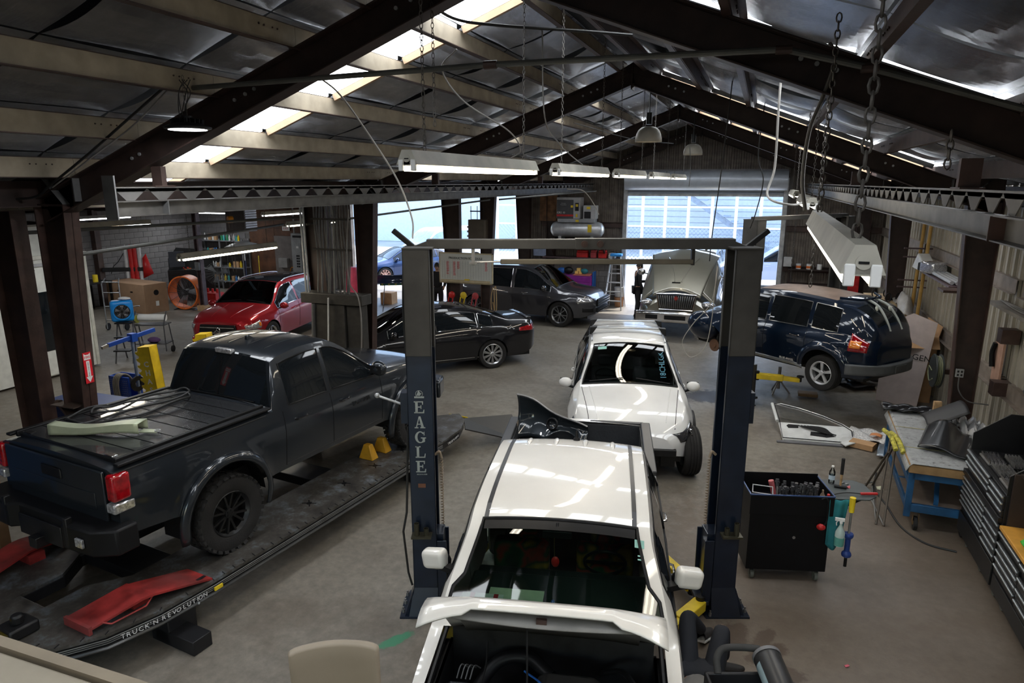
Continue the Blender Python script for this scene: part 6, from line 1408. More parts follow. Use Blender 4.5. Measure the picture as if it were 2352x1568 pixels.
for i, (p, q_, lb) in enumerate((((-7.8, 4.9, 3.62), (-8.3, 12.2, 3.50), 'upper horizontal pipe running back from the near left column'), ((-6.8, 5.25, 3.42), (-8.6, 10.9, 3.38), 'lower horizontal pipe running from the fire-sign column to the cabinet'), ((-8.0, 10.8, 3.4), (-6.75, 16.9, 3.72), 'pipe slanting across the bright opening'), ((-6.6, 17.2, 3.72), (-5.0, 21.5, 3.9), 'pipe slanting behind the toothed rail'))):
 pipe('steel_pipe', lb, 'pipe', [p, q_], .022, M('dusty_conduit', (.12, .12, .11)), 8, 0)
# long hanging chains
for i, (x, y, z0, z1, r, lb) in enumerate(((.42, 6.3, 3.3, 5.2, .004, 'thin chain with hook hanging behind the big strip light'), (1.04, 5.0, 4.25, 4.50, .006, 'clump of chain with a hook on the near right rafter'), (-2.5, 5.1, 4.6, 5.5, .003, 'long thin chain hanging from the nearest rafter top'))):
 t = thing('hanging_chain', lb, 'chain', (x, y, z0)); hang_chain(t, (0, 0, 0), z1-z0, r, .07 if r > .005 else .045)
# ================= right side =================
def simple(name, label, cat, loc, mat, bl, rz=0, group=None, bevel=.004, smooth=35, part=None, solid=0):
 """a thing of one mesh"""
 o = bl.obj(name, mat, None, smooth=smooth, bevel=bevel, solid=solid); o.location = loc; o.rotation_euler = (0, 0, rz); return tag(o, label, cat, group)
navyblk = M('cart_black', (.005, .005, .006), .45, .1, spec=.3)
# -- tool cart --
tc_ = thing('tool_cart', 'black open-top tool cart on casters with a folding side shelf, right of the lift', 'tool cart', (.11, 7.04, 0), rad(15.4))
b = B(); b.box(0, 0, .13, .83, .50, .78); b.obj('cabinet', navyblk, tc_, smooth=0, bevel=.008)
b = B(); b.box(-.01, -.01, .78, .84, .51, .80); b.box(-.01, -.01, .80, .84, .0, 1.0); b.box(-.01, .50, .80, .84, .51, 1.03); b.box(-.01, 0, .80, 0, .5, 1.0); b.box(.83, 0, .80, .84, .5, 1.0); tr = b.obj('tray', navyblk, tc_, smooth=0)
b = B()
for p, q_ in (((-.01, -.01, 1.0), (.84, -.01, 1.0)), ((.84, -.01, 1.0), (.84, .51, 1.0)), ((-.01, -.01, 1.0), (-.01, .51, 1.0))): b.beam(p, q_, .012, .012)
b.obj('tray_rim', M('rim_blue', (.05, .09, .22), .35, .3), tr)
b = B(); b.cyl((.47, -.004, .52), (.47, .001, .52), .016, n=16); b.obj('lock', steelm, tc_); B().box(0, -.003, .70, .83, .001, .703).obj('panel_gap', blackp, tc_)
for x in (.08, .75):
 for y in (.06, .44):
  w = B(); w.cyl((x-.018, y, .05), (x+.018, y, .05), .05, n=18); w.box(x-.028, y-.02, .04, x-.020, y+.03, .13); w.box(x+.020, y-.02, .04, x+.028, y+.03, .13); w.box(x-.04, y-.04, .122, x+.04, y+.04, .132); w.obj('caster', M('caster_grey', (.14, .15, .13), .5), tc_, bevel=.003)
b = B(); b.prism([(.85, .02), (1.20, .02), (1.30, .10), (1.30, .40), (1.22, .50), (.85, .50)], .015, 0, TR((0, 0, .955))); sh_ = b.obj('side_shelf', M('shelf_grey', (.07, .08, .08), .5), tc_, bevel=.004)
b = B(); b.add([(.85, .05, .955), (1.15, .05, .955), (.85, .05, .80)], [(0, 1, 2)]); b.obj('shelf_bracket', navyblk, tc_, solid=.01, smooth=0)
Tc = Matrix.Translation((.11, 7.04, 0)) @ Matrix.Rotation(rad(15.4), 4, 'Z')
def cartp(x, y, z): v = Tc @ Vector((x, y, z)); return (v.x, v.y, v.z)
rnd = random.Random(5)
first = None
for k in range(26):
 x = .30+.016*k+.004*rnd.random(); y = .05+.07*rnd.random(); p = cartp(x, y, .80)
 if first is None:
  first = thing('pneumatic_tool', 'small steel hand tool standing upright in the cart tray', 'tool', p, 0, 'tools standing in the cart tray'); q = B(); q.cyl((0, 0, 0), (0, 0, .17), .008, n=8); q.obj('shank', steelm, first); q = B(); q.cyl((0, 0, .16), (0, 0, .21), .013, n=10); q.cyl((-.02, 0, .19), (.02, 0, .19), .007, n=8); q.obj('grip', M('tool_grip', (.04, .04, .045), .5), first); o = first
 else: o = copy_tree(first)
 o['label'] = 'upright hand tool in the cart tray, %s from the lift side' % ORD[k]
 o.location = p; o.rotation_euler = (rnd.uniform(-.15, .15), rnd.uniform(-.25, .25), rnd.uniform(0, 3)); s_ = rnd.uniform(1.1, 1.5); o.scale = (s_, s_, s_)
simple('pink_handle_brush', 'pink-handled brush leaning at the back of the cart tray', 'brush', cartp(.34, .3, .80), M('pink_plastic', (.5, .12, .13), .5), B().cyl((0, 0, 0), (-.06, 0, .22), .026, .03, 12))
simple('wire_basket', 'grey wire frame basket in the corner of the cart tray', 'basket', cartp(.14, .14, .81), galv, B().tube([(-.09, -.1, .0), (-.09, -.1, .18), (.11, -.1, .18), (.11, -.1, 0)], .008, 6).tube([(-.09, .1, .0), (-.09, .1, .18), (.11, .1, .18), (.11, .1, 0)], .008, 6).tube([(-.09, -.1, .18), (-.09, .1, .18)], .006, 6).tube([(.11, -.1, .18), (.11, .1, .18)], .006, 6).tube([(-.09, -.1, .0), (.11, -.1, 0), (.11, .1, 0), (-.09, .1, 0)], .008, 6, closed=True))
simple('glue_bottle', 'tan bottle with a cap standing at the right end of the cart tray', 'bottle', cartp(.77, .14, .80), M('tan_plastic', (.32, .24, .17), .5), B().lathe([(.001, 0), (.022, 0), (.024, .15), (.010, .18), (.010, .21), (.001, .21)], 16))
simple('bottle_stopper', 'small red cap beside the tan bottle in the cart tray', 'cap', cartp(.80, .06, .80), redp, B().lathe([(.001, .2), (.014, .2), (.018, .18), (.018, .0)], 14))
t = thing('water_bottle', 'clear plastic water bottle standing on the cart side shelf', 'bottle', cartp(.95, .40, .97)); q = B(); q.lathe([(.001, 0), (.03, 0), (.032, .03), (.029, .05), (.032, .07), (.029, .09), (.032, .11), (.03, .14), (.012, .18), (.012, .19)], 18); q.obj('bottle_body', clear_glass, t); q = B(); q.cyl((0, 0, .19), (0, 0, .205), .014, n=12); q.obj('cap', whitep, t); q = B(); q.lathe([(.0325, .05), (.0325, .10)], 18); q.obj('label_band', M('label_blue_white', (.5, .6, .7), .5), t)
t = thing('body_hammer', 'body hammer standing on its head on the cart side shelf', 'hammer', cartp(1.0, .28, .97)); q = B(); q.cyl((0, 0, .03), (0, 0, .16), .012, .014, 12); q.obj('wooden_handle', wood, t); q = B(); q.cyl((0, 0, .16), (0, 0, .34), .017, .018, 12); q.obj('rubber_grip', rubber, t); q = B(); q.cyl((-.06, 0, .018), (.06, 0, .018), .018, n=12); q.obj('hammer_head', blackm, t)
t = thing('pry_tool', 'red-handled panel tool lying along the cart shelf edge', 'tool', cartp(1.22, .12, .98), rad(20)); q = B(); q.beam((-.08, 0, .012), (.10, 0, .012), .03, .022); q.obj('red_handle', redp, t, bevel=.005); q = B(); q.tube(spline([(-.08, 0, .012), (-.2, .02, .014), (-.32, 0, .012), (-.40, -.04, .01)]), .006, 6); q.obj('cord', cableb, t)
for k, (x, y) in enumerate(((1.06, .40), (1.09, .37))): simple('small_socket', 'little chrome socket bit on the cart side shelf, ' + ['by the bottle', 'by the pink rag'][k], 'socket', cartp(x, y, .97), chrome, B().cyl((0, 0, .008), (.03, .02, .008), .007, n=8), group='chrome bits on the cart shelf')
simple('pink_rag', 'scrap of pink rag on the cart side shelf', 'rag', cartp(1.08, .30, .972), M('pink_plastic', (.5, .12, .13)), B().grid(lambda u, v: (-.03+.06*u, -.02+.04*v, .006+.012*math.sin(5*u+3*v)), 5, 4), bevel=0, solid=.003)
t = thing('spray_bottle', 'translucent trigger spray bottle of green liquid hanging on the cart', 'bottle', cartp(.895, -.09, .50)); q = B(); q.lathe([(.001, 0), (.045, 0), (.047, .02), (.047, .15), (.03, .19), (.014, .23), (.014, .25)], 20); q.obj('bottle_body', M('milky_plastic', (.42, .52, .48), .3), t); q = B(); q.lathe([(.001, .004), (.046, .006), (.048, .02), (.048, .10), (.001, .10)], 20); q.obj('green_liquid', M('green_fluid', (.12, .36, .30), .2), t); q = B(); q.cyl((0, 0, .25), (0, 0, .275), .017, n=12); q.box(-.06, -.012, .275, .03, .012, .305); q.tube([(-.03, 0, .28), (-.045, 0, .25), (-.04, 0, .22)], .006, 6); q.obj('trigger_head', whitep, t)
simple('teal_cloth', 'teal cloth hanging from the cart corner behind the spray bottle', 'cloth', cartp(.88, -.02, .47), M('teal_fabric', (.02, .17, .19), .9), B().grid(lambda u, v: (-.09+.20*u*(1-.3*(1-v)), .015*math.sin(9*u)+.01*v, .50*v-.06*math.sin(PI*u)*(1-v)), 14, 10), rz=rad(15), bevel=0, solid=.008)
t = thing('ear_defenders', 'red and black ear defenders hooked on the cart front', 'ear defenders', cartp(.72, -.035, .62)); q = B(); q.ball((0, 0, .05), .045, 14, 0, (1, .6, .8)); q.obj('ear_cup', redp, t); q = B(); q.tube(spline([(0, 0, .05), (.045, 0, .12), (.05, 0, .30), (.02, 0, .38), (-.02, 0, .36)]), .009, 6); q.obj('headband', blackp, t)
t = thing('slide_hammer', 'blue slide hammer hanging off the cart corner', 'tool', cartp(1.0, -.05, .26)); q = B(); q.cyl((0, 0, 0), (0, 0, .62), .012, n=10); q.obj('rod', steelm, t)
q = B(); q.lathe([(.001, .10), (.045, .10), (.05, .12), (.045, .14), (.028, .16), (.028, .30), (.045, .32), (.05, .34), (.045, .36), (.001, .36)], 20); q.obj('slide_weight', M('navy_blue_plastic', (.02, .05, .22), .4), t); q = B(); q.cyl((0, 0, -.02), (0, 0, .08), .016, n=10); q.obj('tip', blackp, t); q = B(); q.cyl((0, 0, .60), (0, 0, .76), .026, .03, 12); q.obj('yellow_handle', yellow, t)
# -- work bench --
bn = thing('work_bench', 'blue-legged rolling work bench with a taped paper cover, near the right wall', 'bench', (1.88, 8.82, 0), rad(-2))
blu = M('worn_blue_steel', (.015, .08, .19), .45, .2, var=.25, dust=.4)
b = B(); b.box(0, 0, .76, .74, 2.14, .87); b.obj('bench_top', M('cardboard_edge', (.30, .18, .08), .85, var=.2), bn, bevel=.01)
pm_, n, L, b_ = node_mat('paint_spotted_paper'); tcx = n.new('ShaderNodeTexCoord'); b_.inputs['Roughness'].default_value = .8
L.new(ramp(n, L, noise(n, L, 14, 9, tcx.outputs['Object'], .75), [(.32, (.05, .05, .05)), (.42, (.30, .31, .31)), (.6, (.38, .39, .40)), (.75, (.44, .45, .46))]), b_.inputs['Base Color'])
b = B(); b.grid(lambda u, v: (-.03+.80*u, -.01+2.18*v, .885+.006*math.sin(7*u+2*v)*math.sin(3*v) - (.10*max(0, .06-u)/.06)), 24, 30); b.obj('paper_cover', pm_, bn, solid=.006)
for v in (.55, 1.35, 2.1): q = B(); q.box(-.02, v, .893, .72, v+.012, .896); q.obj('masking_tape', M('tape_yellow', (.42, .38, .16), .7), bn)
for x, y in ((.05, .06), (.73, .06), (.05, 2.08), (.70, 2.08)): q = B(); q.beam((x, y, .8), (x-.0, y, .18), .07, .05, up=(0, 1, 0)); q.obj('bench_leg', blu, bn, bevel=.004)
for y0, y1, x, z in ((.06, 2.2, .05, .30), (.06, 2.2, .73, .30), (.06, 2.2, .05, .62), (.06, 2.2, .73, .72)): q = B(); q.beam((x, y0, z), (x, y1, z), .05, .08); q.obj('bench_rail', blu, bn, bevel=.004)
for y, z in ((.06, .30), (.06, .72), (2.2, .30), (.9, .30)): q = B(); q.beam((.05, y, z), (.73, y, z), .05, .10); q.obj('bench_rail', blu, bn, bevel=.004)
q = B(); q.beam((.35, .1, .38), (.60, 1.6, .72), .05, .07); q.obj('bench_brace', blu, bn)
for x, y in ((.16, .10), (.66, .10), (.16, 2.1), (.66, 2.1)):
 q = B(); q.cyl((x-.02, y, .085), (x+.02, y, .085), .085, n=22); q.cyl((x-.028, y, .085), (x+.028, y, .085), .03, n=12, mi=1); q.box(x-.035, y-.03, .08, x-.028, y+.03, .22, 1); q.box(x+.028, y-.03, .08, x+.035, y+.03, .22, 1); q.obj('caster', [rubber, M('rusty_bracket', (.22, .14, .07), .6, .4)], bn, bevel=.003)
q = B(); q.box(.06, .1, .33, .72, 2.1, .345); q.obj('lower_shelf', M('shelf_ply', (.13, .10, .08), .8), bn)
def fold(o_, pts, w, th=.01): pass
simple('bumper_skin', 'glossy black moulded bumper skin lying on the bench', 'bumper', (2.28, 9.70, .90), M('black_gloss_plastic', (.014, .015, .018), .3, coat=.5), B().grid(lambda u, v: (-.15+.52*u+.08*v, -.42+.80*v-.15*u, .03+.13*math.sin(PI*min(1, u*1.3))*(.4+.6*v)+.05*v), 16, 14), rz=rad(-12), bevel=0, solid=.012)
simple('bumper_skin', 'second black plastic panel leaning behind the glossy bumper skin', 'bumper', (2.42, 10.35, .90), M('black_satin_plastic', (.02, .02, .022), .5), B().grid(lambda u, v: (-.12+.46*u, -.28+.55*v, .05+.26*u+.05*math.sin(3*v)), 12, 10), bevel=0, solid=.012)
simple('crumpled_tarp', 'crumpled black plastic sheet over the far end of the bench', 'sheet', (2.15, 10.88, .90), M('black_film', (.012, .012, .014), .25), B().grid(lambda u, v: (-.28+.75*u, -.10+.28*v, .015+.035*abs(math.sin(9*u+4*v))+.02*math.sin(14*v)), 24, 10), bevel=0, solid=.004)
simple('timber_block', 'rough wooden block standing at the far end of the bench', 'block', (2.52, 10.7, .895), wood, B().box(-.05, -.03, 0, .05, .03, .26))
simple('clear_wrap', 'shiny crumpled clear wrap between the bench and the wall', 'wrap', (2.85, 10.1, .7), M('crinkled_film', (.6, .6, .6), .15, .3), B().grid(lambda u, v: (-.15+.3*u, -.5+1.0*v, .25+.06*math.sin(17*u+9*v)+.05*math.sin(23*v)), 14, 30), bevel=0, solid=.002)
# folding padded stand
t = thing('folding_stand', 'folding steel stand with yellow-taped pads leaning on the bench', 'stand', (1.68, 9.3, 0)); oldp = M('old_steel_tube', (.09, .075, .06), .5, .5)
for nm, p, q_ in (('tube_leg', (.05, .80, .0), (.10, .05, .86)), ('tube_leg', (-.05, .72, .0), (.04, -.05, .84)), ('tube_leg', (-.06, -.42, .0), (.12, .36, .92)), ('tube_leg', (.02, -.44, .0), (.18, .30, .90))): b = B(); b.cyl(p, q_, .014, n=10); b.obj(nm, oldp, t)
b = B(); b.cyl((.05, .80, .06), (-.05, .72, .06), .011, n=8); b.cyl((-.06, -.42, .02), (.05, .80, .02), .010, n=8); b.cyl((.02, -.44, .02), (-.05, .72, .02), .010, n=8); b.obj('foot_bar', M('pale_steel', (.25, .25, .24), .4, .6), t)
for x, y in ((.12, .10), (.19, .02)): b = B(); b.tube(spline([(x-.08, y+.32, .97), (x-.03, y+.15, .96), (x, y-.02, .90), (x+.01, y-.10, .86)]), .030, 10); b.obj('taped_pad', M('yellow_black_tape', (.42, .38, .06), .7, var=.5, scale=25), t)
simple('floor_cable', 'black air hose curling on the floor under the bench', 'hose', (1.9, 9.4, .0), cableb, B().tube(spline([(-.05, 1.2, .012), (-.15, .6, .012), (-.08, .1, .012), (.0, -.5, .012), (.20, -.85, .012), (.50, -.95, .012)]), .012, 8), bevel=0)
simple('floor_scrap', 'torn yellow and white wrapper on the floor beside the folding stand', 'wrapper', (1.78, 9.98, .0), M('wrapper_pale', (.6, .6, .45), .7), B().grid(lambda u, v: (.08*u, .10*v, .01+.02*u*v), 3, 3), bevel=0, solid=.003)
simple('pink_scrap', 'tiny pink scrap lying alone on the floor in front of the cart', 'scrap', (.99, 5.9, .0), M('pink_bright', (.7, .15, .2), .6), B().grid(lambda u, v: (.035*u, .025*v, .006+.01*u), 2, 2), rz=.4, bevel=0, solid=.003)
# -- tool chests --
def drawers(parent, y0, y1, zs, x, mat, hm, depth=.02):
 for z0, z1 in zs:
  d = B().box(x, y0+.006, z0+.004, x-depth, y1-.006, z1-.004).obj('drawer', mat, parent, smooth=0, bevel=.003)
  B().box(x-depth, y0+.012, z1-.030, x-depth-.018, y1-.012, z1-.012).obj('drawer_pull', hm, d, smooth=0, bevel=.004)
chblk = M('chest_black', (.009, .009, .010), .4, .2, dust=.15); pull = M('drawer_pull_steel', (.62, .65, .68), .32, .85)
t = thing('tool_chest', 'tall black tool chest with two columns of drawers and its lid raised, beside the bench', 'tool chest', (0, 0, 0))
b = B(); b.box(2.47, 7.50, .14, 3.0, 8.80, 1.16); b.obj('chest_body', chblk, t, smooth=0, bevel=.006)
yy = 7.96
drawers(t, yy, 8.80, [(1.10, 1.17), (1.03, 1.10), (.95, 1.03), (.78, .84), (.72, .78), (.66, .72), (.60, .66), (.54, .60), (.47, .54)], 2.47, chblk, pull); drawers(t, 7.50, yy, [(1.08, 1.15), (1.00, 1.08), (.92, 1.00), (.74, .84), (.66, .74), (.58, .66), (.50, .58), (.42, .50)], 2.47, chblk, pull)
B().box(2.45, 7.52, .16, 2.47, 8.78, .40).obj('kick_panel', chblk, t, bevel=.004)
B().box(2.43, 7.50, .86, 2.47, 8.80, .92).obj('middle_rail', chblk, t, bevel=.004)
b = B(); b.prism([(2.47, 1.16), (3.0, 1.16), (3.0, 1.62), (2.80, 1.62), (2.47, 1.36)], .018, 0, TR((0, 8.80, 0), rad(90))); b.prism([(2.47, 1.16), (3.0, 1.16), (3.0, 1.62), (2.80, 1.62), (2.47, 1.36)], .018, 0, TR((0, 7.518, 0), rad(90))); b.box(2.98, 7.5, 1.16, 3.0, 8.8, 1.62); b.obj('top_box', chblk, t, smooth=0)
b = B(); b.add([(2.98, 7.48, 1.62), (2.98, 8.84, 1.62), (2.88, 8.84, 1.90), (2.88, 7.48, 1.90), (3.02, 7.48, 1.62), (3.02, 8.84, 1.62), (2.92, 8.84, 1.92), (2.92, 7.48, 1.92)], [(0, 1, 2, 3), (7, 6, 5, 4), (0, 4, 5, 1), (1, 5, 6, 2), (2, 6, 7, 3), (3, 7, 4, 0)]); b.obj('raised_lid', M('lid_grey', (.06, .067, .075), .45, .2), t, smooth=0, bevel=.006)
for y in (7.62, 8.1, 8.65):
 for x in (2.55, 2.92): q = B(); q.cyl((x-.018, y, .06), (x+.018, y, .06), .06, n=18); q.box(x-.03, y-.03, .10, x+.03, y+.03, .14); q.obj('caster', M('caster_grey', (.14, .15, .13)), t, bevel=.003)
k = 0
for x, y, w, d, hh, mt, nm in ((2.60, 8.45, .18, .34, .05, steelm, 'socket_tray'), (2.61, 8.10, .18, .30, .05, blackm, 'socket_tray'), (2.60, 7.74, .18, .34, .05, steelm, 'socket_tray'), (2.80, 8.40, .15, .34, .06, blackm, 'socket_tray'), (2.79, 7.98, .15, .30, .05, blackm, 'socket_tray')):
 t2_ = thing(nm, ['steel socket tray at the bench end of the chest top', 'black socket tray in the middle of the chest top', 'steel socket tray at the near end of the chest top', 'black tray behind the middle socket tray on the chest', 'black tray behind the near socket tray on the chest'][k], 'tool tray', (x, y, 1.165)); k += 1
 B().box(-w/2, -d/2, 0, w/2, d/2, .02).obj('tray_base', mt, t2_, bevel=.003)
 q = B()
 for i in range(5):
  for j in range(10): q.cyl((-w*.4+w*.2*i, -d*.45+d*.1*j, .02), (-w*.4+w*.2*i, -d*.45+d*.1*j, .02+hh*.7), .008, n=6)
 tag(q.obj('socket_rows', chrome if k % 2 else steelm, t2_), kind='stuff')
for (x, y, lb) in ((2.92, 8.12, 'red cordless drill lying at the back of the chest top'), (2.90, 7.70, 'second red cordless tool at the back of the chest top')):
 t2_ = thing('cordless_drill', lb, 'drill', (x, y, 1.17), .4); q = B(); q.cyl((0, -.09, .12), (0, .07, .12), .035, n=14); q.box(-.025, -.03, 0, .025, .03, .11); q.obj('tool_body', redp, t2_, bevel=.008); q = B(); q.box(-.04, -.05, -.0, .04, .05, .04); q.cyl((0, .07, .12), (0, .12, .12), .02, n=12); q.obj('battery', blackp, t2_, bevel=.006)
simple('blue_packet', 'blue patterned packet of snacks leaning on the back of the chest top', 'packet', (2.95, 7.95, 1.17), M('blue_orange_print', (.05, .2, .55), .3, var=.8, scale=14), B().box(-.02, -.10, 0, .02, .10, .30), bevel=.015)
t = thing('tool_chest', 'black roll cabinet with an orange wooden top and open hutch, at the right edge', 'tool chest', (0, 0, 0))
b = B(); b.box(2.47, 6.0, .14, 3.0, 7.48, .82); b.obj('chest_body', chblk, t, smooth=0, bevel=.006)
drawers(t, 6.85, 7.46, [(.74, .81), (.62, .70), (.54, .62), (.46, .54), (.36, .46)], 2.47, chblk, pull); drawers(t, 6.05, 6.85, [(.72, .80), (.55, .66), (.44, .55), (.34, .44)], 2.47, chblk, pull)
B().box(2.45, 6.0, .16, 2.47, 7.46, .33).obj('kick_panel', chblk, t, bevel=.004)
B().box(2.44, 6.0, .82, 3.0, 7.46, .86).obj('wooden_top', M('orange_ply', (.62, .30, .05), .5, var=.15), t, bevel=.006)
b = B(); b.box(2.50, 7.46, .14, 3.0, 7.49, 1.40); b.box(2.98, 6.0, .86, 3.0, 7.46, 1.40); b.box(2.55, 6.0, 1.38, 3.0, 7.49, 1.41); b.box(2.75, 6.0, 1.10, 3.0, 7.46, 1.115); b.obj('hutch', M('hutch_dark', (.03, .02, .016), .5), t, smooth=0)
for y in (6.3, 7.35):
 for x in (2.55, 2.92): q = B(); q.cyl((x-.018, y, .06), (x+.018, y, .06), .06, n=18); q.box(x-.03, y-.03, .10, x+.03, y+.03, .14); q.obj('caster', M('caster_grey', (.14, .15, .13)), t, bevel=.003)
simple('green_cloth', 'bright green cloth bunched on the orange chest top', 'cloth', (2.58, 6.95, .865), M('lime_cloth', (.06, .42, .05), .9), B().grid(lambda u, v: (-.08+.16*u, -.14+.28*v, .02+.06*math.sin(PI*u)*abs(math.sin(7*v+2*u))), 12, 14), bevel=0, solid=.01)
for i, (y, z) in enumerate(((7.3, .865), (7.1, 1.12))): t2_ = thing('glass_jar', ['dark jar standing in the hutch on the orange top', 'dark jar on the hutch shelf'][i], 'jar', (2.85, y, z)); q = B(); q.lathe([(.001, 0), (.04, 0), (.042, .08), (.03, .1), (.03, .12), (.001, .12)], 18); q.obj('jar_body', M('brown_glass', (.10, .05, .02), .1), t2_); q = B(); q.cyl((0, 0, .12), (0, 0, .135), .032, n=14); q.obj('lid', galv, t2_)
# -- car door and parts on the floor --
t = thing('car_door', 'stripped white car door lying on the floor beyond the tool cart', 'car door', (1.02, 11.98, .06), rad(8), rot=(rad(10), 0, rad(8)))
outl = [(-.52, -.42), (.40, -.44), (.62, -.30), (.66, -.02), (.55, .18), (.28, .45), (-.06, .68), (-.36, .82), (-.50, .83), (-.50, .2)]
holes = [(-.43, .10), (.52, .05), (.46, .16), (.22, .38), (-.08, .60), (-.36, .74), (-.44, .74)]
wht = M('white_door_metal', (.66, .67, .66), .35, coat=.5)
b = B(); b.tube([(x, y, .05) for x, y in outl[3:]+[outl[9]]][:7], .028, 8); b.obj('window_frame', wht, t)
b = B(); b.prism([(-.50, -.42), (.40, -.44), (.62, -.30), (.66, -.02), (.57, .12), (-.49, .14)], .05, 0, TR((0, 0, .02))); b.obj('door_shell', wht, t, bevel=.015)
b = B(); b.tube([(x, y, .075) for x, y in ((-.50, -.40), (.40, -.42), (.60, -.29), (.64, -.02), (.53, .17), (.26, .43), (-.07, .65), (-.36, .78), (-.47, .80), (-.47, .15))], .008, 6, closed=True); b.obj('door_seal', blackp, t)
b = B(); b.prism([(-.36, -.06), (-.20, -.04), (-.18, .06), (-.34, .07), (-.38, .02)], .004, 0, TR((0, 0, .071))); b.prism([(-.05, -.26), (.20, -.30), (.35, -.25), (.2, -.16), (-.02, -.14)], .004, 0, TR((0, 0, .071))); b.obj('access_hole', blackp, t, smooth=0)
b = B()
for k in range(5): b.tube(spline([(-.2+.05*k, .02, .09), (0+.04*k, -.12+.02*k, .11), (.25, -.20+.03*k, .09), (.36-.02*k, -.22, .085)]), .009, 6)
b.beam((-.15, .0, .09), (.22, -.22, .10), .03, .012); b.obj('window_regulator', blackm, t)
b = B(); b.box(-.60, -.50, .0, .42, -.44, .05); b.obj('door_bottom_skin', M('grey_primer', (.12, .12, .13), .5), t, bevel=.01)
b = B(); b.add([(-.42, .15, .03), (.50, .13, .03), (.22, .40, .03), (-.10, .60, .03), (-.40, .73, .03)], [(0, 1, 2, 3, 4)]); b.obj('film', clear_glass, t)
simple('white_trim_panel', 'white plastic inner panel stacked under the stripped door', 'panel', (1.60, 11.75, .03), wht, B().grid(lambda u, v: (-.20+.42*u, -.20+.45*v, .02+.04*math.sin(PI*u)*math.cos(v)), 10, 10), rz=.5, bevel=0, solid=.02)
simple('packing_paper', 'long crumpled roll of printed white packing paper beside the car door', 'paper', (1.92, 12.0, .02), M('printed_paper', (.55, .54, .53), .8, var=.35, scale=40), B().grid(lambda u, v: (-.34+.60*u, -.28+.62*v, .04+.07*abs(math.sin(6*u+5*v))*(.4+.6*u)), 20, 16), rz=-.3, bevel=0, solid=.006)
simple('tape_wrap', 'orange tape band around the packing paper', 'tape', (2.02, 11.95, .13), M('orange_tape', (.75, .30, .12), .5), B().grid(lambda u, v: (-.09+.17*u, -.07+.13*v, .02*math.sin(PI*u)), 6, 5), rz=-.3, bevel=0, solid=.006)
for k, (x, y, r, lb) in enumerate(((1.38, 12.25, .5, 'flattened brown cardboard sheet under the door window frame'), (1.78, 11.62, -.4, 'small torn cardboard box in front of the packing paper'))): simple('cardboard_piece', lb, 'cardboard', (x, y, .01), cardb, B().box(-.18, -.10, 0, .18, .12, .02 if k == 0 else .09), rz=r)
simple('wing_panel', 'silver grey curved fender panel lying by the bench foot', 'car panel', (2.12, 11.55, .02), M('silver_grey_panel', (.30, .35, .40), .3, .6, coat=.5), B().grid(lambda u, v: (-.12+.28*u, -.35+.6*v, .03+.10*math.sin(PI*v)*(.5+.5*u)), 8, 14), rz=-.2, bevel=0, solid=.008)
# -- cardboard and clutter by the wall --
t = thing('cardboard_sheet', 'tall pale cardboard sheet with black lettering leaning by the wall', 'cardboard', (2.74, 14.35, 0), rad(-22)); pale = M('pale_lilac_cardboard', (.50, .42, .40), .8, var=.08)
b = B(); b.add([(-.42, 0, 0), (.30, -.04, 0), (.42, .18, 1.62), (.0, .22, 1.75), (-.42, .2, 1.50)], [(0, 1, 2, 3, 4)]); b.obj('sheet', pale, t, solid=.012, smooth=0)
text('IMAGEN', .16, inkblk, t, (.12, .06, .95), (rad(97), rad(4), 0), 'printed_lettering')
t = thing('cardboard_box', 'tall open brown cardboard box with raised flaps, by the wall behind the bench', 'box', (2.98, 15.05, 0), rad(3)); b = B(); b.box(-.30, -.45, 0, -.29, .45, 1.30); b.box(.29, -.45, 0, .30, .45, 1.30); b.box(-.3, -.45, 0, .3, -.44, 1.30); b.box(-.3, .44, 0, .3, .45, 1.30); b.obj('box_walls', cardb, t, smooth=0)
for p in ([(-.30, -.45, 1.30), (-.30, .45, 1.30), (-.50, .45, 1.50), (-.50, -.45, 1.50)], [(.30, -.45, 1.30), (.30, .45, 1.30), (.33, .50, 1.52), (.33, -.50, 1.52)], [(-.30, -.45, 1.30), (.30, -.45, 1.30), (.28, -.70, 1.12), (-.28, -.70, 1.12)]): b = B(); b.add(p, [(0, 1, 2, 3)]); b.obj('flap', cardb, t, solid=.008, smooth=0)
t = thing('hose_reel', 'round black hose reel with pale hose, mounted by the brown column', 'hose reel', (2.90, 12.68, 1.12), 0); T = Matrix.Rotation(rad(90), 4, 'Y') @ Matrix.Rotation(rad(0), 4, 'X')
b = B(); b.lathe([(.001, -.06), (.27, -.06), (.28, -.05), (.28, -.04), (.20, -.03), (.20, .03), (.28, .04), (.28, .05), (.27, .06), (.001, .06)], 30, 0, T); b.obj('drum', M('reel_black', (.025, .03, .03), .45), t)
b = B(); b.tube([(-.03+.012*k/6, .245*math.cos(k*.5), .245*math.sin(k*.5)) for k in range(40)], .010, 6); b.tube(spline([(-.07, .0, .0), (-.09, .12, .05), (-.08, .2, -.05), (-.08, .05, -.18), (-.08, -.15, -.1)]), .009, 6); b.obj('hose', M('olive_hose', (.22, .23, .14), .5), t); b = B(); b.box(.05, -.04, -.04, .42, .04, .04); b.obj('wall_bracket', brown, t)
t = thing('black_parts_pile', 'heap of black underbody plastic parts on the floor beneath the raised wagon', 'car parts', (2.0, 15.45, 0)); rp_ = random.Random(3)
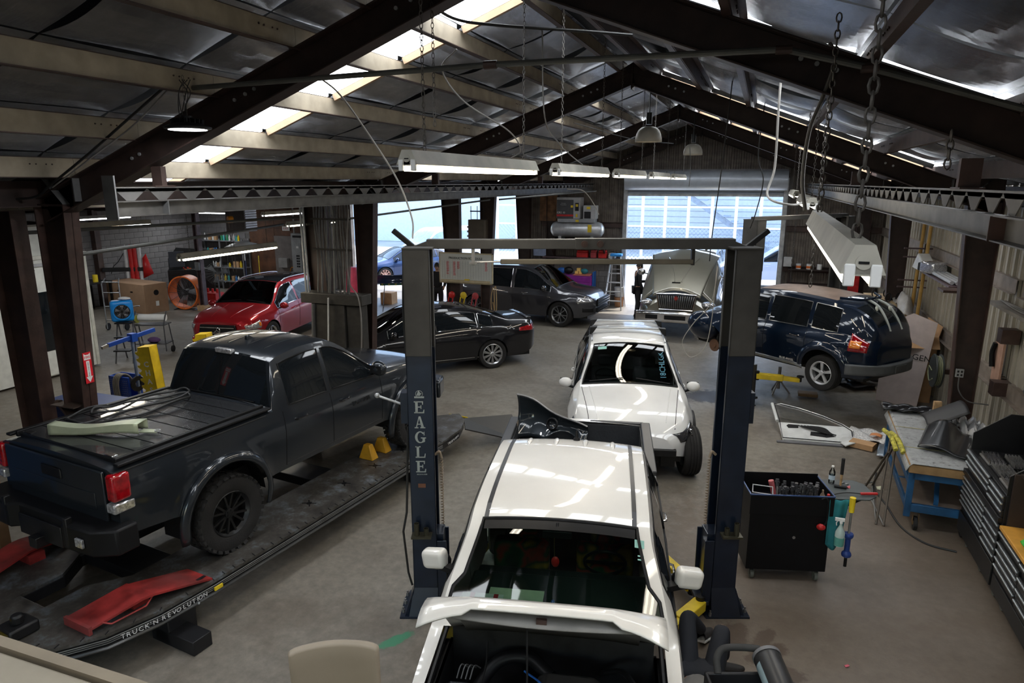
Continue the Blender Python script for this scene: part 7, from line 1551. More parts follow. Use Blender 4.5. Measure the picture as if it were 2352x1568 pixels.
for k in range(12):
 b = B(); x, y, z = rp_.uniform(-.40, .35), rp_.uniform(-.35, .4), .01+.022*k; w, d = rp_.uniform(.12, .3), rp_.uniform(.10, .22); b.grid(lambda u, v, w=w, d=d, k=k: (-w+2*w*u, -d+2*d*v, .03*math.sin(5*u+k)*math.cos(4*v)), 6, 5); o = b.obj('plastic_part', blackp, t, solid=.015); o.location = (x, y, z+.02); o.rotation_euler = (rp_.uniform(-.25, .25), rp_.uniform(-.25, .25), rp_.uniform(0, 3))
t = thing('jack_stand', 'small tripod stand under the blue wagon', 'stand', (.55, 14.3, 0)); b = B(); b.cyl((0, 0, .1), (0, 0, .55), .03, n=10)
for k in range(3): a_ = 2.1*k; b.cyl((0, 0, .3), (.22*math.cos(a_), .22*math.sin(a_), .01), .016, n=8)
b.obj('stand_frame', steelm, t);
t = thing('wheel_dolly', 'low rusty steel dolly under the blue wagon', 'dolly', (1.1, 14.2, 0)); b = B(); b.box(-.18, -.12, .04, .18, .12, .10); b.obj('plate', M('rusty_bracket', (.22, .14, .07)), t, bevel=.01)
# packing bench under the plastic
t = thing('packing_table', 'tall timber table with four black straps on it, behind the raised wagon', 'table', (2.85, 17.4, 0)); b = B(); b.box(-.45, -.8, 1.50, .35, .8, 1.58); b.obj('table_top', M('tan_board', (.42, .30, .17), .7), t, bevel=.01)
for x in (-.4, .3):
 for y in (-.7, .7): B().box(x-.04, y-.04, 0, x+.04, y+.04, 1.5).obj('table_leg', wood, t)
B().box(-.44, -.78, 1.32, -.40, .78, 1.5).obj('apron', M('tan_board', (.42, .30, .17)), t); B().box(-.44, -.78, 1.32, .34, -.74, 1.5).obj('apron', M('tan_board', (.42, .30, .17)), t)
for k, (x, y) in enumerate(((-.3, .1), (-.05, .2), (-.1, -.45), (.12, -.35))):
 simple('black_strap', 'looped black strap on the tall timber table, ' + ['door side end', 'door side, by the sack', 'camera side end', 'camera side, by the sack'][k], 'strap', (2.85+x, 17.4+y, 1.585), blackp, B().tube([(.09*math.cos(a)*.6, .02*math.sin(2*a), .09+.09*math.sin(a)) for a in [2*PI*j/14 for j in range(14)]], .014, 6, closed=True), group='black straps on the tall timber table', bevel=0)
t = simple('plastic_bag', 'long crumpled clear plastic sack lying on the tall timber table', 'bag', (3.08, 17.2, 1.585), M('milky_film', (.5, .48, .46), .35), B().grid(lambda u, v: (-.22+.30*u, .75-1.9*v, .20*math.sin(PI*u)*(1+.4*math.sin(11*v))+.05*math.sin(19*v+7*u)-max(0, v-.72)*.9), 12, 30), bevel=0, solid=.004)
# wall rack pegs with two timber poles
t = thing('peg_rack', 'steel pegs on the wall holding upright timber poles', 'wall rack', (XR-.03, 17.0, 0))
for z in (2.80, 2.62, 2.10, 1.95): b = B(); b.box(-.55, -.6+.25*(z < 2.2), z, 0, -.57+.25*(z < 2.2), z+.03); b.obj('peg', M('mauve_brown_steel', (.10, .065, .07)), t)
for k, (y, lb) in enumerate(((16.62, 'yellowish timber pole on the peg rack, door side'), (16.0, 'yellowish timber pole on the peg rack, camera side'))): simple('timber_pole', lb, 'pole', (3.14, y, 0), M('yellow_timber', (.46, .28, .08), .6), B().cyl((0, 0, .0), (.06, 0, 3.35), .035, n=10), bevel=0)
t = thing('wall_shelf', 'long wall shelf of piled tubes and pipes above the brown column', 'shelf', (XR-.02, 14.4, 2.42)); B().box(-.36, -1.1, 0, 0, 1.1, .03).obj('shelf_board', M('mauve_brown_steel', (.10, .065, .07)), t)
for k in range(4): simple('stored_tube', 'pale tube lying on the long wall shelf, %s from the wall' % ORD[k], 'tube', (XR-.08-.075*k, 14.2+.05*k, 2.49), M('pale_tube', (.45, .45, .46), .4, .4), B().cyl((0, -.9, 0), (0, .9, 0), .033, n=12), group='tubes on the long wall shelf', bevel=0)
t = thing('headlight_unit', 'spare clear-lens headlight unit lying on the long wall shelf', 'headlight', (3.13, 15.1, 2.46), .4); b = B(); b.box(-.16, -.25, 0, .16, .16, .22); b.obj('clear_lens', M('clear_lamp_lens', (.5, .5, .52)), t, bevel=.04); B().box(-.1, .16, .02, .14, .30, .18).obj('back_housing', blackp, t, bevel=.02)
simple('white_housing', 'white angular plastic housing lying beside the spare headlight', 'housing', (3.16, 15.75, 2.46), whitep, B().add([(-.2, -.3, 0), (.12, -.3, 0), (.12, .3, 0), (-.2, .3, 0), (-.12, -.25, .16), (.08, -.25, .16), (.08, .22, .30), (-.14, .22, .30)], [(0, 3, 2, 1), (4, 5, 6, 7), (0, 1, 5, 4), (1, 2, 6, 5), (2, 3, 7, 6), (3, 0, 4, 7)]), bevel=.02)
t = thing('bracket_shelf', 'brown angle-iron bracket jutting from the wall near the column', 'bracket', (XR, 12.9, 2.40)); b = B(); b.box(-.55, -.05, 0, 0, .35, .04); b.beam((-.30, .1, 0), (0, .1, -.45), .05, .05); b.obj('angle', brown, t)
t = thing('outlet_box', 'grey twin outlet box on the brown column face', 'outlet', (2.80, 11.0, 1.52)); B().box(-.05, -.03, -.06, .05, .0, .06).obj('box', M('outlet_grey', (.25, .25, .25), .5), t, bevel=.004); b = B(); [b.box(x-.012, -.033, z-.015, x+.012, -.03, z+.015) for x in (-.022, .022) for z in (-.025, .025)]; tag(b.obj('sockets', blackp, t), kind='stuff'); B().tube(spline([(0, -.015, -.06), (.02, -.02, -.25), (.15, -.03, -.40), (.4, -.05, -.42)]), .009, 6).obj('conduit', greyst, t)
for z, lb in ((2.1, 'square brown plate box between column and wall, upper'), (1.35, 'square brown plate box between column and wall, lower')): simple('girt_box', lb, 'bracket', (3.26, 10.9, z), brown, B().box(-.06, -.02, -.10, .16, .18, .10))
t = thing('pink_board', 'pinkish wooden board with a hanging glove on the right wall', 'board', (XR-.06, 11.35, 1.35)); B().box(-.03, -.17, 0, 0, .17, .72).obj('board', M('pink_wood', (.50, .30, .22), .7), t); b = B(); b.tube(spline([(-.05, .1, .55), (-.07, .12, .4), (-.06, .08, .2)]), .035, 8); b.obj('black_glove', blackp, t)
# cable shelf on the near part of the wall
t = thing('cable_shelf', 'wall ledge loaded with loose cables at the right edge', 'shelf', (XR-.02, 10.0, 2.45)); B().box(-.22, -1.0, 0, 0, 1.6, .05).obj('ledge', M('dusty_ledge', (.20, .18, .16), .7), t)
for k in range(3): b = B(); b.tube(spline([(-.06-.05*k, -1.0, .065), (-.08-.04*k, -.2, .07+.015*k), (-.05-.05*k, .6, .065), (-.1, 1.5, .07)]), .009, 6); b.obj('loose_cable', cable, t)
# rear right shelf
t = thing('rear_shelf', 'dark shelf on the rear wall right of the roller door with cups on it', 'shelf', (1.6, YB-.22, 0));
for z in (1.05, 1.5): B().box(-.75, -.15, z, .75, .18, z+.03).obj('shelf_board', darkbrown, t)
for x in (-.7, .7): B().box(x-.03, .1, 0, x+.03, .16, 1.53).obj('upright', darkbrown, t)
for k, (x, m_) in enumerate(((-.45, orange), (-.15, orange), (.15, whitep))): tt = thing('paint_tin', ['orange-labelled tin at the door end of the rear shelf', 'orange-labelled tin second along the rear shelf', 'white tin third along the rear shelf'][k], 'tin', (1.6+x, YB-.2, 1.53)); B().cyl((0, 0, 0), (0, 0, .16), .075, n=14).obj('tin_body', whitep, tt); B().lathe([(.077, .03), (.077, .10)], 14).obj('label_band', m_, tt)
t = thing('drawer_cabinet', 'red drawer cabinet against the rear wall behind the big strip light', 'cabinet', (2.55, YB-.45, 0)); B().box(-.3, -.2, 0, .3, .2, 1.55).obj('cabinet_body', redp, t, bevel=.01)
for k in range(8): B().box(-.28, -.215, .1+.18*k, .28, -.2, .25+.18*k).obj('drawer', redp, t, bevel=.004)
# door-side chain hoist, clear box on the track
simple('clear_notice_box', 'clear plastic box on the roller door track', 'box', (.82, YB-.28, 1.75), M('crinkled_film', (.6, .6, .6)), B().box(-.12, -.06, -.15, .12, .06, .15))
t = thing('door_chain', 'long looped pull chain beside the roller door', 'chain', (.95, YB-.35, .9)); hang_chain(t, (0, 0, 0), 3.2, .006, .09)
# ================= rear wall, left of the roller door =================
t = thing('air_compressor', 'rotary air compressor on a silver tank high on the rear wall', 'compressor', (-5.85, 22.55, 0)); sv = M('silver_tank_paint', (.55, .56, .58), .35, .5)
b = B(); b.lathe([(.001, -.92), (.12, -.90), (.22, -.83), (.26, -.72), (.26, .72), (.22, .83), (.12, .90), (.001, .92)], 30, 0, TR((0, 0, 2.62), 0, rad(90))); b.obj('tank', sv, t)
b = B(); b.box(-.62, -.24, 2.86, .62, .24, 2.98); b.obj('base_tray', M('grey_blue_tray', (.30, .31, .33), .4, .3), t, bevel=.01)
cb_ = B().box(-.66, -.24, 2.98, .14, .28, 3.68).obj('compressor_cabinet', M('compressor_grey', (.38, .38, .39), .45), t, bevel=.015)
B().box(-.65, -.25, 2.99, -.08, -.235, 3.60).obj('dark_front_panel', M('charcoal_panel', (.06, .06, .065), .4), cb_, bevel=.003); B().box(-.65, -.256, 3.06, -.08, -.25, 3.12).obj('red_stripe', redp, cb_)
text('GRS 10', .09, whitep, cb_, (-.50, -.26, 3.18), (rad(90), 0, 0), 'panel_lettering'); text('Chicago\nPneumatic', .05, M('faint_lettering', (.4, .4, .4), .5), cb_, (-.42, -.26, 3.46), (rad(90), 0, 0), 'panel_lettering')
B().box(-.02, -.26, 3.24, .10, -.245, 3.50).obj('control_panel', blackp, cb_); b = B(); b.box(0, -.27, 3.38, .08, -.26, 3.46); b.box(-.17, -.262, 3.35, -.09, -.255, 3.42); b.box(.01, -.27, 3.04, .07, -.26, 3.14); b.obj('yellow_labels', yellow, cb_)
dr_ = B().box(.24, -.2, 2.98, .66, .2, 3.42).obj('air_dryer', M('compressor_grey', (.38, .38, .39)), t, bevel=.01); B().box(.28, -.21, 3.0, .50, -.198, 3.22).obj('dark_vent', blackm, dr_); B().box(.36, -.21, 3.30, .48, -.2, 3.38).obj('yellow_label', yellow, dr_); B().box(.0, -.25, 2.88, .11, -.243, 2.95).obj('yellow_label', yellow, t)
b = B(); b.box(.42, -.27, 2.55, .55, -.255, 2.80); b.obj('tank_label', yellow, t)
for x in (-.55, .55): B().box(x-.05, -.2, 2.28, x+.05, .3, 2.40).obj('tank_foot', galv, t)
B().box(-1.0, -.32, 2.20, 1.0, .72, 2.28).obj('wall_platform', brown, t, bevel=.006)
for x in (-.9, .9): B().beam((x, -.25, 2.2), (x, .70, 1.5), .05, .05).obj('platform_brace', brown, t)
B().box(-7.35, 23.12, 2.85, -6.7, 23.16, 3.8).obj('wall_board', M('tan_plywood', (.20, .10, .045), .6, var=.4), wb)
t = thing('wall_shelf', 'wooden shelf under the compressor loaded with red toolboxes', 'shelf', (-5.6, 22.95, 1.62)); B().box(-1.5, -.25, 0, 1.1, .2, .04).obj('shelf_board', M('mauve_brown_steel', (.10, .065, .07)), t)
for k, (x, w, h_, m_, lb) in enumerate(((-5.72, .40, .24, redp, 'wide red toolbox on the wooden shelf under the compressor'), (-5.33, .20, .26, M('dull_red', (.40, .05, .06), .5), 'narrow dull red case beside the wide red toolbox'), (-5.02, .28, .26, redp, 'open red crate on the wooden shelf'), (-4.70, .22, .18, whitep, 'white and black boxed tool at the shelf end'))):
 tt = thing('toolbox', lb, 'toolbox', (x, 22.9, 1.66)); B().box(-w/2, -.12, 0, w/2, .12, h_*.7).obj('box_body', m_, tt, bevel=.015); B().box(-w*.46, -.11, h_*.7, w*.46, .11, h_).obj('box_lid', m_, tt, bevel=.02); B().tube([(-.06, 0, h_), (-.05, 0, h_+.04), (.05, 0, h_+.04), (.06, 0, h_)], .009, 6).obj('handle', blackp, tt)
t = thing('tool_chest', 'purple tool chest cluttered with tools against the block wainscot', 'tool chest', (-5.85, 22.75, 0)); pur = M('purple_enamel', (.26, .03, .28), .35, coat=.4); B().box(-.62, -.25, .12, .55, .25, 1.08).obj('chest_body', pur, t, bevel=.01); B().box(-.55, -.2, 0, .5, .2, .12).obj('plinth', blackp, t)
for z in (.2, .42, .64, .86): B().box(-.58, -.262, z, .50, -.25, z+.19).obj('drawer', pur, t, bevel=.004)
B().box(-.10, -.27, 1.08, .50, .24, 1.10).obj('orange_mat', M('salmon_mat', (.7, .22, .15), .6), t); B().box(.56, -.2, .3, .60, .2, 1.2).obj('side_handle', bluep, t, bevel=.01)
for k, (x, y, z, s_, m_, lb) in enumerate(((-.95, 0, 1.1, .14, bluep, 'blue bundle on the purple chest'), (-.55, 0, 1.1, .16, blackm, 'black tool bag on the purple chest'), (.40, 0, 1.12, .12, M('teal_plastic', (.02, .2, .25), .4), 'teal bottle group on the purple chest'))):
 q = B(); q.ball((0, 0, s_*.8), s_, 12, 0, (1.1, .7, .8)); simple('tool_bag' if k < 2 else 'teal_bottle', lb, 'bag' if k < 2 else 'bottle', (-5.85+x*.6, 22.75+y, z-.02), m_, q, bevel=0)
for k, (x, z) in enumerate(((-.06, 0), (.08, 0), (.01, .10))): simple('yellow_carton', 'small yellow carton on the purple chest, ' + ['lower, bag side', 'lower, bottle side', 'topmost'][k], 'carton', (-5.85+x+.02, 22.78, 1.10+z), M('yellow_carton', (.75, .50, .15), .7), B().box(-.06, -.06, 0, .06, .06, .10), group='yellow cartons on the purple chest')
t = thing('step_ladder', 'aluminium step ladder with a blue top cap beside the roller door', 'ladder', (-4.52, 22.5, 0)); al = M('ladder_aluminium', (.6, .61, .63), .35, .7)
for sg in (-1, 1): b = B(); b.beam((sg*.30, -.25, 0), (sg*.15, .15, 1.76), .03, .07); b.obj('front_rail', al, t); b = B(); b.beam((sg*.28, .62, 0), (sg*.14, .28, 1.76), .025, .04); b.obj('rear_rail', al, t)
for k in range(5): z = .30+.30*k; w = .30-.15*z/1.76; B().box(-w, -.25+.4*z/1.76-.05, z-.015, w, -.25+.4*z/1.76+.05, z+.015).obj('tread', al, t)
for k in range(3): z = .4+.45*k; w = .28-.14*z/1.76; B().beam((-w, .62-.34*z/1.76, z), (w, .62-.34*z/1.76, z), .02, .02).obj('back_bar', al, t)
B().box(-.19, .08, 1.76, .19, .34, 1.84).obj('top_cap', M('ladder_blue', (.03, .25, .65), .4), t, bevel=.01)
for k, (x, z, m_, lb) in enumerate(((-4.45, 0, M('tan_bucket', (.40, .2, .10), .5), 'brown bucket on the floor behind the step ladder'), (-4.45, .34, M('white_tub', (.6, .6, .6), .5), 'pale tub stacked on the brown bucket'))):
 b = B(); b.lathe([(.001, 0), (.14, 0), (.17, .30), (.175, .33), (.16, .33), (.001, .325)], 20); simple('bucket', lb, 'bucket', (x, 23.05, z), m_, b, bevel=0)
# ================= left side =================
# booth
t = thing('spray_booth', 'pale painted booth with a door and window, behind the fire-sign column', 'booth', (-14.3, 0, 0)); bw = M('booth_white', (.72, .73, .68), .5, var=.08, dust=.25)
b = B(); b.box(-3.0, 4.6, .05, 0, 11.22, 2.62); b.obj('booth_body', bw, t, smooth=0); B().box(-3.0, 4.6, 2.62, -.06, 11.16, 3.26).obj('upper_body', bw, t, smooth=0); B().box(-2.9, 4.7, 3.26, -.1, 11.1, 3.30).obj('booth_roof', M('booth_roof', (.35, .33, .29), .6), t)
for y, z0, z1 in ((11.12, .05, 2.62), (10.85, .05, 2.62), (9.62, .05, 2.62)): B().box(-.0, y, z0, .045, y+.07, z1).obj('corner_trim', M('booth_trim', (.62, .62, .55), .5), t, bevel=.004)
B().box(0, 4.6, 2.58, .05, 11.22, 2.66).obj('band_trim', M('booth_trim', (.62, .62, .55)), t, bevel=.004)
d = B().box(.005, 9.74, .08, .05, 10.62, 2.42).obj('booth_door', bw, t, bevel=.006); B().box(.045, 9.98, .62, .056, 10.50, 1.90).obj('door_window', glass_dark, d); b = B(); b.tube([(.05, 9.88, 1.12), (.10, 9.88, 1.14), (.10, 9.88, 1.28), (.05, 9.88, 1.30)], .011, 8); b.obj('door_handle', blackp, d); B().box(.03, 9.7, 2.44, .08, 10.7, 2.50).obj('door_rail', galv, t); b = B(); b.cyl((.06, 9.85, 2.40), (.06, 9.95, 2.36), .04, n=10); b.obj('door_closer', brown, t)
B().box(.05, 10.93, 1.45, .056, 11.06, 1.95).obj('notice_sheet', M('mauve_notice', (.3, .26, .28), .6), t)
# fire sign, jack pad bracket and blue equipment on the near column
t = thing('fire_sign', 'red and white FIRE EXTINGUISHER arrow sign on the near column', 'sign', (-6.765, 5.15, 2.21), 0, rot=(0, 0, rad(90))); t.scale = (.85, .85, .85); B().box(-.055, -.012, -.20, .055, -.006, .20).obj('sign_plate', M('sign_red', (.65, .02, .03), .4), t)
b = B(); b.box(-.045, -.014, .105, .045, -.012, .17); b.add([(-.045, -.014, .17), (-.02, -.014, .17), (-.045, -.014, .19)], [(0, 1, 2)]); b.add([(.045, -.014, .17), (.045, -.014, .19), (.02, -.014, .17)], [(0, 1, 2)]); b.box(-.022, -.014, -.12, .022, -.012, .09); b.add([(-.045, -.014, -.115), (.045, -.014, -.115), (0, -.014, -.19)], [(0, 2, 1)]); b.obj('white_arrow', whitep, t, smooth=0)
text('FIRE', .045, M('sign_red', (.65, .02, .03)), t, (0, -.0155, .137), (rad(90), 0, 0), 'sign_lettering'); text('\n'.join('EXTINGUISHER'), .018, inkblk, t, (0, -.0155, -.02), (rad(90), 0, 0), 'sign_lettering', spacing=.85)
t = thing('jack_bracket', 'rusted steel arm with a square plate bolted on the near column', 'bracket', (-6.80, 5.1, 1.78)); b = B(); b.box(-.40, -.12, .0, -.05, .12, .012); b.beam((-.05, 0, -.32), (-.34, 0, -.01), .14, .03); b.beam((-.05, 0, -.30), (-.05, 0, 0), .16, .02); b.cyl((-.45, 0, -.01), (-.40, 0, -.01), .04, n=14); b.obj('arm', M('rusty_dark_steel', (.09, .06, .045), .5, .4, dust=.5), t)
t = thing('blue_cabinet', 'tall deep blue machine cabinet cut by the left edge', 'machine', (-8.55, 4.35, 0)); B().box(-.6, -1.2, 0, .25, .30, 2.9).obj('cabinet_body', M('deep_blue_panel', (.01, .05, .16), .4, .2), t, bevel=.01); b = B(); b.tube([(.26, -.1, 1.92), (.32, -.05, 1.93), (.32, .15, 1.97), (.26, .2, 1.98)], .018, 8); b.obj('pull_handle', whitep, t)
t = thing('electrical_box', 'grey fused switch box on a pipe between the two near columns', 'electrical box', (-7.9, 4.75, 1.75)); B().box(-.12, -.08, 0, .12, .08, .45).obj('box', M('outlet_grey', (.25, .25, .25)), t, bevel=.01); B().cyl((.0, -.10, -.3), (.0, -.10, 2.0), .022, n=10).obj('riser_pipe', greyst, t); b = B(); b.box(-.05, -.2, .1, .30, -.14, .14); b.cyl((0, -.12, .0), (0, -.12, .12), .05, n=12); b.obj('clamp', M('rusty_dark_steel', (.09, .06, .045)), t, bevel=.006)
for k, (x, y, z, w, d_, h_, lb) in enumerate(((-7.95, 4.45, 0, .45, .4, 1.2, 'tall cardboard carton standing left of the grey pickup tailgate'), (-7.62, 4.10, 0, .5, .45, .52, 'low labelled cardboard carton at the left edge below the tailgate'))):
 tt = thing('cardboard_box', lb, 'box', (x, y, z), .2); B().box(-w/2, -d_/2, 0, w/2, d_/2, h_).obj('carton', cardb, tt, bevel=.006); B().box(-.03, -d_/2-.002, 0, .03, d_/2+.002, h_+.002).obj('packing_tape', M('brown_tape2', (.30, .18, .10), .3), tt)
 if k: B().box(.02, -d_/2-.004, .20, .18, -d_/2-.002, .50).obj('shipping_label', paper, tt); B().box(.05, -d_/2-.006, .21, .17, -d_/2-.004, .26).obj('yellow_strip', yellow, tt)
simple('rubber_hose', 'thick black hose hanging over the rack at the left edge', 'hose', (-6.35, 3.25, .5), cableb, B().tube(spline([(-.35, .2, 1.3), (-.25, .1, 1.0), (-.12, .05, .6), (-.1, 0, .3), (-.2, -.05, .05)]), .03, 10), bevel=0)
simple('white_floor_plate', 'pale grey plate with a slot lying on the rack at the left edge', 'plate', (-6.62, 3.55, .46), M('pale_plate', (.33, .35, .36), .5), B().box(-.30, -.25, 0, .12, .18, .02), rz=.3)
simple('trim_strip', 'coil of black rubber door seal lying across the pickup bed cover', 'rubber seal', (-5.95, 4.95, 1.835), cableb, B().tube([(p.x, p.y, p.z+.012*math.sin(i*.37)) for i, p in enumerate(spline([(-.54, -.49, 0), (-.39, -.59, 0), (-.28, -.50, 0), (-.24, -.25, 0), (-.11, .23, 0), (-.04, .70, 0), (-.08, .83, 0), (-.19, .89, 0), (-.30, .79, 0), (-.36, .46, 0), (-.31, .05, 0), (-.42, -.11, 0), (-.54, -.02, 0), (-.50, .12, 0), (-.37, .29, 0), (-.2, .60, 0), (-.04, .76, 0), (.07, .62, 0), (.06, .19, 0), (-.02, -.17, 0), (-.19, -.34, 0), (-.50, -.34, 0), (-.62, -.12, 0), (-.55, .15, 0)]))], .012, 8), rz=0, bevel=0)
t = thing('rail_bracket', 'bare cream-green metal body bracket lying on the pickup bed cover', 'car part', (-5.86, 4.46, 1.805), rad(16)); gm = M('primer_cream_green', (.46, .50, .36), .35, .3)
b = B()
def chn(u, v):
 x = -.45+.85*u; w = .055+.05*max(0, u-.55); h = .10; zc = .0+.05*max(0, u-.3)*math.sin(PI*min(1, (u-.3)/.7)) if u > .3 else 0
 p = [(-w, .0), (-w, h), (w, h), (w, .0)]; s_ = v*3; i = min(2, int(s_)); tt = s_-i; return (x, p[i][0]*(1-tt)+p[i+1][0]*tt+.10*u*u, zc+.008+(p[i][1]*(1-tt)+p[i+1][1]*tt)*(1-.35*math.sin(PI*u)))
b.grid(chn, 20, 12); b.obj('channel', gm, t, solid=.008, smooth=30); B().box(.38, .05, .01, .55, .13, .02).obj('tab', gm, t); B().lathe([(.018, 0), (.028, 0), (.028, .01), (.018, .01)], 14, 0, TR((.55, .09, .02)), closed=True).obj('ring', galv, t)
# conduit cabinet between the columns of the second frame
t = thing('conduit_cabinet', 'dusty steel wiring trough with a forest of conduits between the columns, behind the grey pickup', 'electrical cabinet', (-7.38, 10.72, 0)); dg = M('dusty_dark_grey_steel', (.05, .047, .042), .6, .3, var=.2)
B().box(-.66, -.18, 1.97, .66, .16, 2.16).obj('trough', dg, t, bevel=.01); B().box(-.45, -.14, .30, .25, .12, 1.96).obj('panel', dg, t, bevel=.01); B().box(.27, -.10, .3, .60, .10, 1.96).obj('panel', dg, t, bevel=.01); B().cyl((-.48, -.16, .6), (-.40, -.16, 1.96), .035, n=10).obj('fat_conduit', greyst, t)
r9 = random.Random(4)
for k in range(16):
 x = -.34+.045*k+r9.uniform(-.01, .01); b = B(); b.tube(spline([(x, r9.uniform(-.08, .08), 2.16), (x+r9.uniform(-.02, .02), 0, 2.8), (x+r9.uniform(-.05, .05), 0, 3.4), (x+r9.uniform(-.04, .04), 0, 3.95)], 5), r9.choice((.011, .014, .018)), 7); b.obj('conduit', greyst if k % 4 else M('dull_galv', (.2, .2, .19), .5, .5), t)
for x, m_ in ((-.58, galv), (-.52, galv)): B().cyl((x, -.1, 2.16), (x-.02, -.1, 3.9), .02, n=10, ).obj('conduit', m_, t)
for z in (2.95, 3.50): B().box(-.42, -.05, z, .42, -.02, z+.03).obj('strut_channel', dg, t)
b = B(); b.tube(spline([(.50, -.2, 3.7), (.42, -.2, 3.0), (.44, -.2, 2.4), (.60, -.2, 2.15), (.66, -.22, 1.7), (.60, -.2, .9)]), .012, 6); b.obj('loose_hose', cable, t); B().beam((-.02, -.22, 2.1), (-.10, -.24, .7), .035, .02).obj('white_stick', whitep, t)
for x, z in ((-.62, 1.0), (.10, .75), (.36, .75)): b = B(); b.box(x-.10, -.34, z-.1, x+.10, -.15, z+.18); b.cyl((x-.04, -.36, z-.02), (x-.04, -.30, z-.02), .04, n=14, mi=1); b.cyl((x+.05, -.36, z), (x+.05, -.30, z), .045, n=14, mi=1); b.obj('regulator', [M('olive_steel', (.07, .065, .045)), M('pale_gauge', (.3, .3, .26), .4)], t, bevel=.01)
# measuring bar stand, blue rack, yellow towers
bl2 = M('royal_blue_paint', (.01, .06, .38), .4, var=.12)
t = thing('measuring_stand', 'blue adjustable measuring bar on a slim post behind the pickup bed', 'measuring stand', (-10.41, 8.85, 0)); B().cyl((0, 0, .3), (-.02, 0, 1.42), .028, n=12).obj('post', M('pale_blue_tube', (.18, .24, .38), .4, .3), t); b = B(); b.beam((0, -.50, 1.44), (0, 0, 1.48), .05, .07); b.beam((0, 0, 1.48), (0, .48, 1.52), .05, .07); b.box(-.06, -.06, 1.40, .06, .06, 1.55); b.obj('blue_bar', bl2, t, bevel=.004); b = B(); b.beam((0, -.62, 1.42), (0, -.50, 1.44), .04, .05); b.obj('bar_end', steelm, t)
b = B(); b.lathe([(.001, 0), (.28, 0), (.28, .03), (.03, .06), (.03, .3)], 16); b.obj('stand_foot', bl2, t)
t = thing('hose_trolley', 'blue perforated trolley with grey hoses draped over it', 'trolley', (-10.75, 8.75, 0)); t.scale = (.78, .78, .78); b = B(); b.box(-.30, -.02, .20, .30, .02, .95); b.box(-.3, .30, .20, .3, .34, .95); b.box(-.3, -.02, .2, -.28, .34, .95); b.obj('perforated_panel', bl2, t)
b = B()
for i in range(11):
 for j in range(13): b.cyl((-.26+.05*i, -.024, .26+.05*j), (-.26+.05*i, -.02, .26+.05*j), .011, n=6)
tag(b.obj('panel_holes', M('hole_pale', (.25, .27, .32), .7), t), kind='stuff')
for k in range(4): b = B(); b.tube(spline([(-.10+.05*k, -.06, .35), (-.12+.05*k, -.06, .8), (-.06+.05*k, .0, .99), (.0+.05*k, .14, .95), (.03+.05*k, .34, .6)]), .020, 8); b.obj('draped_hose', M('beige_hose', (.25, .23, .20), .6), t)
for x in (-.24, .24): b = B(); b.cyl((x-.02, .15, .10), (x+.02, .15, .10), .10, n=18); b.obj('wheel', rubber, t)
b = B(); b.lathe([(.08, -.02), (.18, -.02), (.18, .02), (.08, .02)], 24, 0, TR((.45, .1, .80), 0, rad(90)), closed=True); b.obj('cable_drum', blackm, t)
def tower(loc, rz, tilt, letters, label):
 t = thing('pulling_tower', label, 'pulling tower', loc, 0, rot=(0, tilt, rz)); b = B(); b.box(-.11, -.11, 0, .11, -.095, 1.35); b.box(-.11, .095, 0, .11, .11, 1.35); b.box(.095, -.11, 0, .11, .11, 1.35); b.box(-.11, -.11, 1.35, .11, .11, 1.36); b.obj('tower_tube', yellow, t, smooth=0)
 for k in range(10):
  b = B(); b.add([(-.11, -.11, .12+.12*k), (-.17, -.11, .17+.12*k), (-.17, -.11, .20+.12*k), (-.13, -.11, .20+.12*k), (-.11, -.11, .23+.12*k), (-.11, -.098, .12+.12*k), (-.17, -.098, .17+.12*k), (-.17, -.098, .20+.12*k), (-.13, -.098, .20+.12*k), (-.11, -.098, .23+.12*k)], [(0, 1, 2, 3, 4), (9, 8, 7, 6, 5), (0, 5, 6, 1), (1, 6, 7, 2), (2, 7, 8, 3), (3, 8, 9, 4)]); b.obj('hook_tooth', yellow, t, smooth=0)
 for k, ch in enumerate(letters): text(ch, .13, whiteink, t, (0, -.113, 1.05-.155*k), (rad(90), 0, 0), 'tower_lettering', bold=.003)
 return t
tower((-9.80, 8.72, .04), rad(12), rad(-5), 'CHASSIS', 'yellow notched pulling tower with white letters beside the pickup bed')
tower((-9.66, 9.85, .04), rad(15), rad(-4), '', 'second yellow notched pulling tower behind the pickup cab, before the red crossover')
# fan on the folding steps
t = thing('step_stool', 'folded grey two-step stool outside the booth', 'stool', (-14.0, 11.75, 0), .4);
for sg in (-1, 1): B().beam((sg*.20, -.25, 0), (sg*.18, .02, .95), .02, .03).obj('front_leg', M('grey_tube', (.12, .12, .13), .4, .5), t); B().beam((sg*.20, .30, 0), (sg*.18, .05, .90), .02, .03).obj('rear_leg', M('grey_tube', (.12, .12, .13)), t)
for z, y in ((.30, -.22), (.60, -.12), (.92, -.02)): B().box(-.19, y-.1, z, .19, y+.12, z+.03).obj('step_tread', blackp, t, bevel=.005)
t = thing('floor_fan', 'bright blue air mover fan on top of the folded steps', 'fan', (-14.1, 11.8, .95), rad(50)); bf = M('air_mover_blue', (.01, .22, .62), .35); b = B(); b.box(-.24, -.10, .0, .24, .22, .50); b.obj('fan_housing', bf, t, bevel=.07, seg=4); b = B(); b.lathe([(.17, 0), (.20, 0), (.20, .03), (.17, .03)], 28, 0, TR((0, -.10, .25), rad(90)), closed=True); b.obj('front_ring', bf, t)
b = B(); b.cyl((0, -.10, .25), (0, -.102, .25), .17, n=24); b.obj('dark_opening', blackp, t); b = B()
